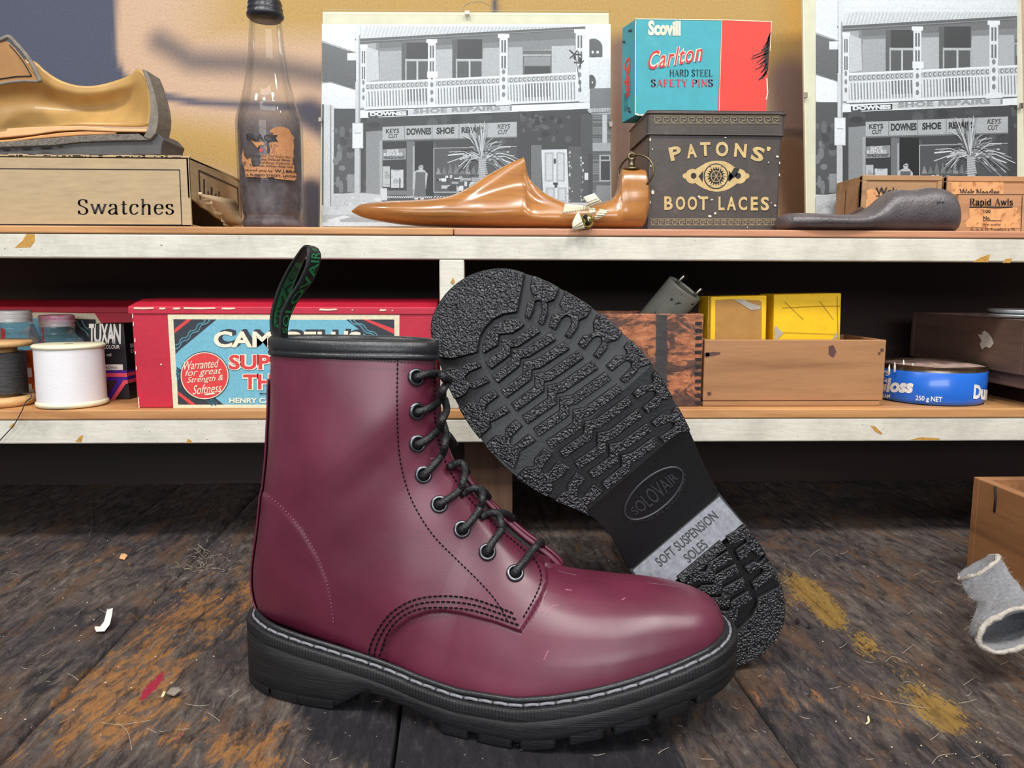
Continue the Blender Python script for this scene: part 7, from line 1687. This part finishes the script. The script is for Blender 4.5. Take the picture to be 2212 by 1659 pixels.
# felt scrap
def felt():
    q = crop(1900, 960, 3.074)
    m, nt, b = nmat('grey_wool_felt'); v = coords(nt); f1 = noise_t(nt, v, 420, 5, .75); f2 = noise_t(nt, v, 30, 4)
    nt.links.new(mixc(nt, ramp(nt, f2, ((.4, (0, 0, 0)), (.7, (.5,)*3))), ramp(nt, f1, ((.3, c3(96, 98, 106)), (.7, c3(164, 166, 174)))), c3(128, 118, 112)), b.inputs['Base Color']); b.inputs['Roughness'].default_value = .95; b.inputs['Sheen Weight'].default_value = .4; bumpn(nt, b, f1, 1, .003)
    P0 = atz(2150, 1400, 0); r = thing('felt_scrap', 'rolled scrap of grey wool felt lying open-ended beside the brown box', 'felt scrap', (P0.x, P0.y, 0))
    Yd = lambda t: .535-.085*t
    L = [(2078, 1253), (2088, 1272), (2097, 1292), (2116, 1306), (2111, 1330), (2097, 1352), (2094, 1375), (2112, 1396)]
    T = [(2150, 1203), (2164, 1218), (2180, 1245), (2198, 1268), (2214, 1290), (2232, 1318), (2252, 1340), (2270, 1352)]
    Lp, Tp = catrom(L, 5), catrom(T, 5); rows = []
    for k in range(len(Lp)):
        u = k/(len(Lp)-1); Y = Yd(u); a, b2 = at(*Lp[k], Y), at(*Tp[k], Y); mid = (a+b2)/2; e = (b2-a)/2
        th = .012+.004*u; k_ = max(0, (u-.55)/.45); k_ = k_*k_*(3-2*k_); dr = (Vector((0, -1, .45)).normalized()*(1-k_)+Vector((0, .15, 1))*k_).normalized(); th = th*(1-k_)+.0125*k_; mid = mid+Vector((0, 0, .004))*k_; ring = []
        for t in np.linspace(0, 2*PI, 40, endpoint=False):
            p = mid+e*math.cos(t)+dr*th*math.sin(t); p.z = max(p.z, .0022)
            p += Vector((noise.noise(p*140), noise.noise(p*140+Vector((9, 0, 0))), noise.noise(p*140+Vector((0, 9, 0)))))*.0009
            p.z = max(p.z, .0016); ring.append(tuple(p))
        rows.append(ring)
    mb = MB(); mb.grid(rows, closed=True); o = mb.build('felt_tube', m, r, autosm='keep'); md = o.modifiers.new('t', 'SOLIDIFY'); md.thickness = .0024; md.offset = -1
    M_FR = pm('frayed_felt_edge', c3(176, 168, 158), .95, .2, 400, .8, 800)
    for nm, ring in (('cut_edge', rows[-1]), ('cut_edge', rows[0])):
        rg = []
        for p in ring: p = Vector(p); rg.append(p+Vector((random.uniform(-1, 1), random.uniform(-1, 1), random.uniform(0, 1)))*.0005)
        mb = MB(); mb.tube(rg, [.0017+random.uniform(-.0004, .0005) for _ in rg], 7, closed=True); mb.build(nm, M_FR, r)
    mb = MB()
    for _ in range(420):
        k = random.randrange(1, len(rows)-1); t = random.randrange(40); p = Vector(rows[k][t]); cen = sum((Vector(z_) for z_ in rows[k]), Vector())/40
        d = (p-cen).normalized()+Vector((random.uniform(-1, 1), random.uniform(-1, 1), random.uniform(-1, 1)))*.8; mb.tube([p, p+d*random.uniform(.001, .0022)], .00009, 3, caps=False)
    o = mb.build('wool_fuzz', M_FR, r); o['kind'] = 'stuff'
felt()
# scraps lying on the bench
def scrap(name, label, pts, z0, z1, m, t=.0012):
    a = [atz(x, y, z0 if k < len(pts)/2 else z0) for k, (x, y) in enumerate(pts)]
    c0 = sum(a, Vector())/len(a); vs = []
    for k, p in enumerate(a): vs.append(Vector((p.x, p.y, .0006+z1*(k % 2))))
    mb = MB(); mb.prism(vs, (0, 0, t)); o = mb.build(name, m, loc=(c0.x, c0.y, 0), bevel=.0003); tag(o, label, 'scrap'); return o
mb = MB(); A = [(230, 1340), (242, 1338), (240, 1350), (236, 1362), (226, 1369), (208, 1370), (204, 1363), (216, 1362), (224, 1356)]
cc = [atz(x, y, 0) for x, y in A]; hs = [.006, .0065, .005, .003, .001, .001, .0015, .001, .003]
mb.prism([Vector((p.x, p.y+h*.2, .0008+h)) for p, h in zip(cc, hs)], (0, .001, .0006)); o = mb.build('paper_scrap', pm('white_scrap', c3(232, 224, 214), .7, .08, 300), loc=(cc[4].x, cc[4].y, 0)); tag(o, 'curled white paper scrap on the bench left of the boot heel', 'scrap')
scrap('leather_chip', 'small pale orange leather chip at the back left of the bench', [(258, 1209), (262, 1202), (270, 1199), (276, 1205), (270, 1211)], 0, .001, pm('pale_orange_chip', c3(226, 170, 122), .7))
scrap('leather_sliver', 'dull grey leather sliver beside the pink stain on the bench', [(360, 1502), (370, 1493), (388, 1490), (392, 1498), (376, 1507)], 0, .0008, pm('grey_sliver', c3(128, 118, 108), .8, .2, 200))
scrap('thread_end', 'tiny cream sliver next to the pink stain on the bench', [(348, 1510), (353, 1500), (359, 1499), (355, 1508)], 0, .0004, pm('cream_sliver', c3(224, 204, 160), .7))
cr = [(1873, 1552), (1876, 1549), (1879, 1558), (1878, 1564), (1872, 1568), (1869, 1567), (1874, 1562)]
scrap('crescent_paring', 'tiny crescent shaped cream paring on the bench below the yellow stain', cr, 0, .0002, pm('cream_sliver', c3(224, 204, 160), .7), .0006)
scrap('rubber_crumb', 'black rubber crumb on the bench right of the propped sole', [(1718, 1343), (1725, 1341), (1728, 1347), (1721, 1349)], 0, .0006, pm('crumb', c3(34, 26, 24), .8), .0015)
scrap('rubber_crumb', 'second black rubber crumb just behind the right hand one by the sole', [(1745, 1353), (1751, 1352), (1752, 1358), (1746, 1358)], 0, .0006, pm('crumb', c3(34, 26, 24), .8), .0015)
mb = MB(); rr = random.Random(5)
hairs = [[(1870, 1500), (1910, 1512), (1960, 1522), (2010, 1531)], [(2070, 1519), (2090, 1516), (2110, 1510)], [(2013, 1650), (2030, 1632), (2060, 1628)], [(1912, 1430), (1930, 1418), (1960, 1432)], [(200, 1045), (196, 1090), (199, 1130), (192, 1158)], [(215, 1560), (260, 1565), (330, 1555)], [(400, 1520), (430, 1525), (452, 1522)], [(250, 1560), (275, 1580), (285, 1620)]]
for k in range(90):
    x, y = rr.uniform(20, 2190), rr.uniform(1190, 1650); L_ = rr.uniform(8, 30); a = rr.uniform(-.8, .8); hairs.append([(x, y), (x+L_*.5, y+L_*.5*a+rr.uniform(-3, 3)), (x+L_, y+L_*a)])
for k in range(40):
    x, y = 440+rr.gauss(0, 26), 1215+rr.gauss(0, 22); hairs.append([(x, y), (x+rr.uniform(-12, 12), y+rr.uniform(-8, 8)), (x+rr.uniform(-20, 20), y+rr.uniform(-10, 10))])
for h in hairs:
    P = [atz(x, y, .0004+.0004*(k == 1)) for k, (x, y) in enumerate(h)]; mb.tube(catrom(P, 4), .00013, 4)
o = mb.build('lint_and_fibres', pm('pale_lint', c3(176, 164, 146), .9), loc=(0, .45, 0)); tag(o, 'pale dust fibres and lint scattered over the bench planks', 'dust', None, 'stuff')
mb = MB()
for k in range(260):
    x, y = rr.uniform(0, 2212), rr.uniform(1165, 1655); p = atz(x, y, 0)
    if -.18 < p.x < .2 and .37 < p.y < .53: continue
    s_ = rr.uniform(.00015, .0005); mb.box(p-Vector((s_, s_, 0)), p+Vector((s_, s_*.7, s_)))
o = mb.build('sawdust_specks', pm('pale_specks', c3(206, 186, 160), .8), loc=(0, .45, 0)); tag(o, 'tiny pale sawdust specks scattered over the bench planks', 'dust', None, 'stuff')
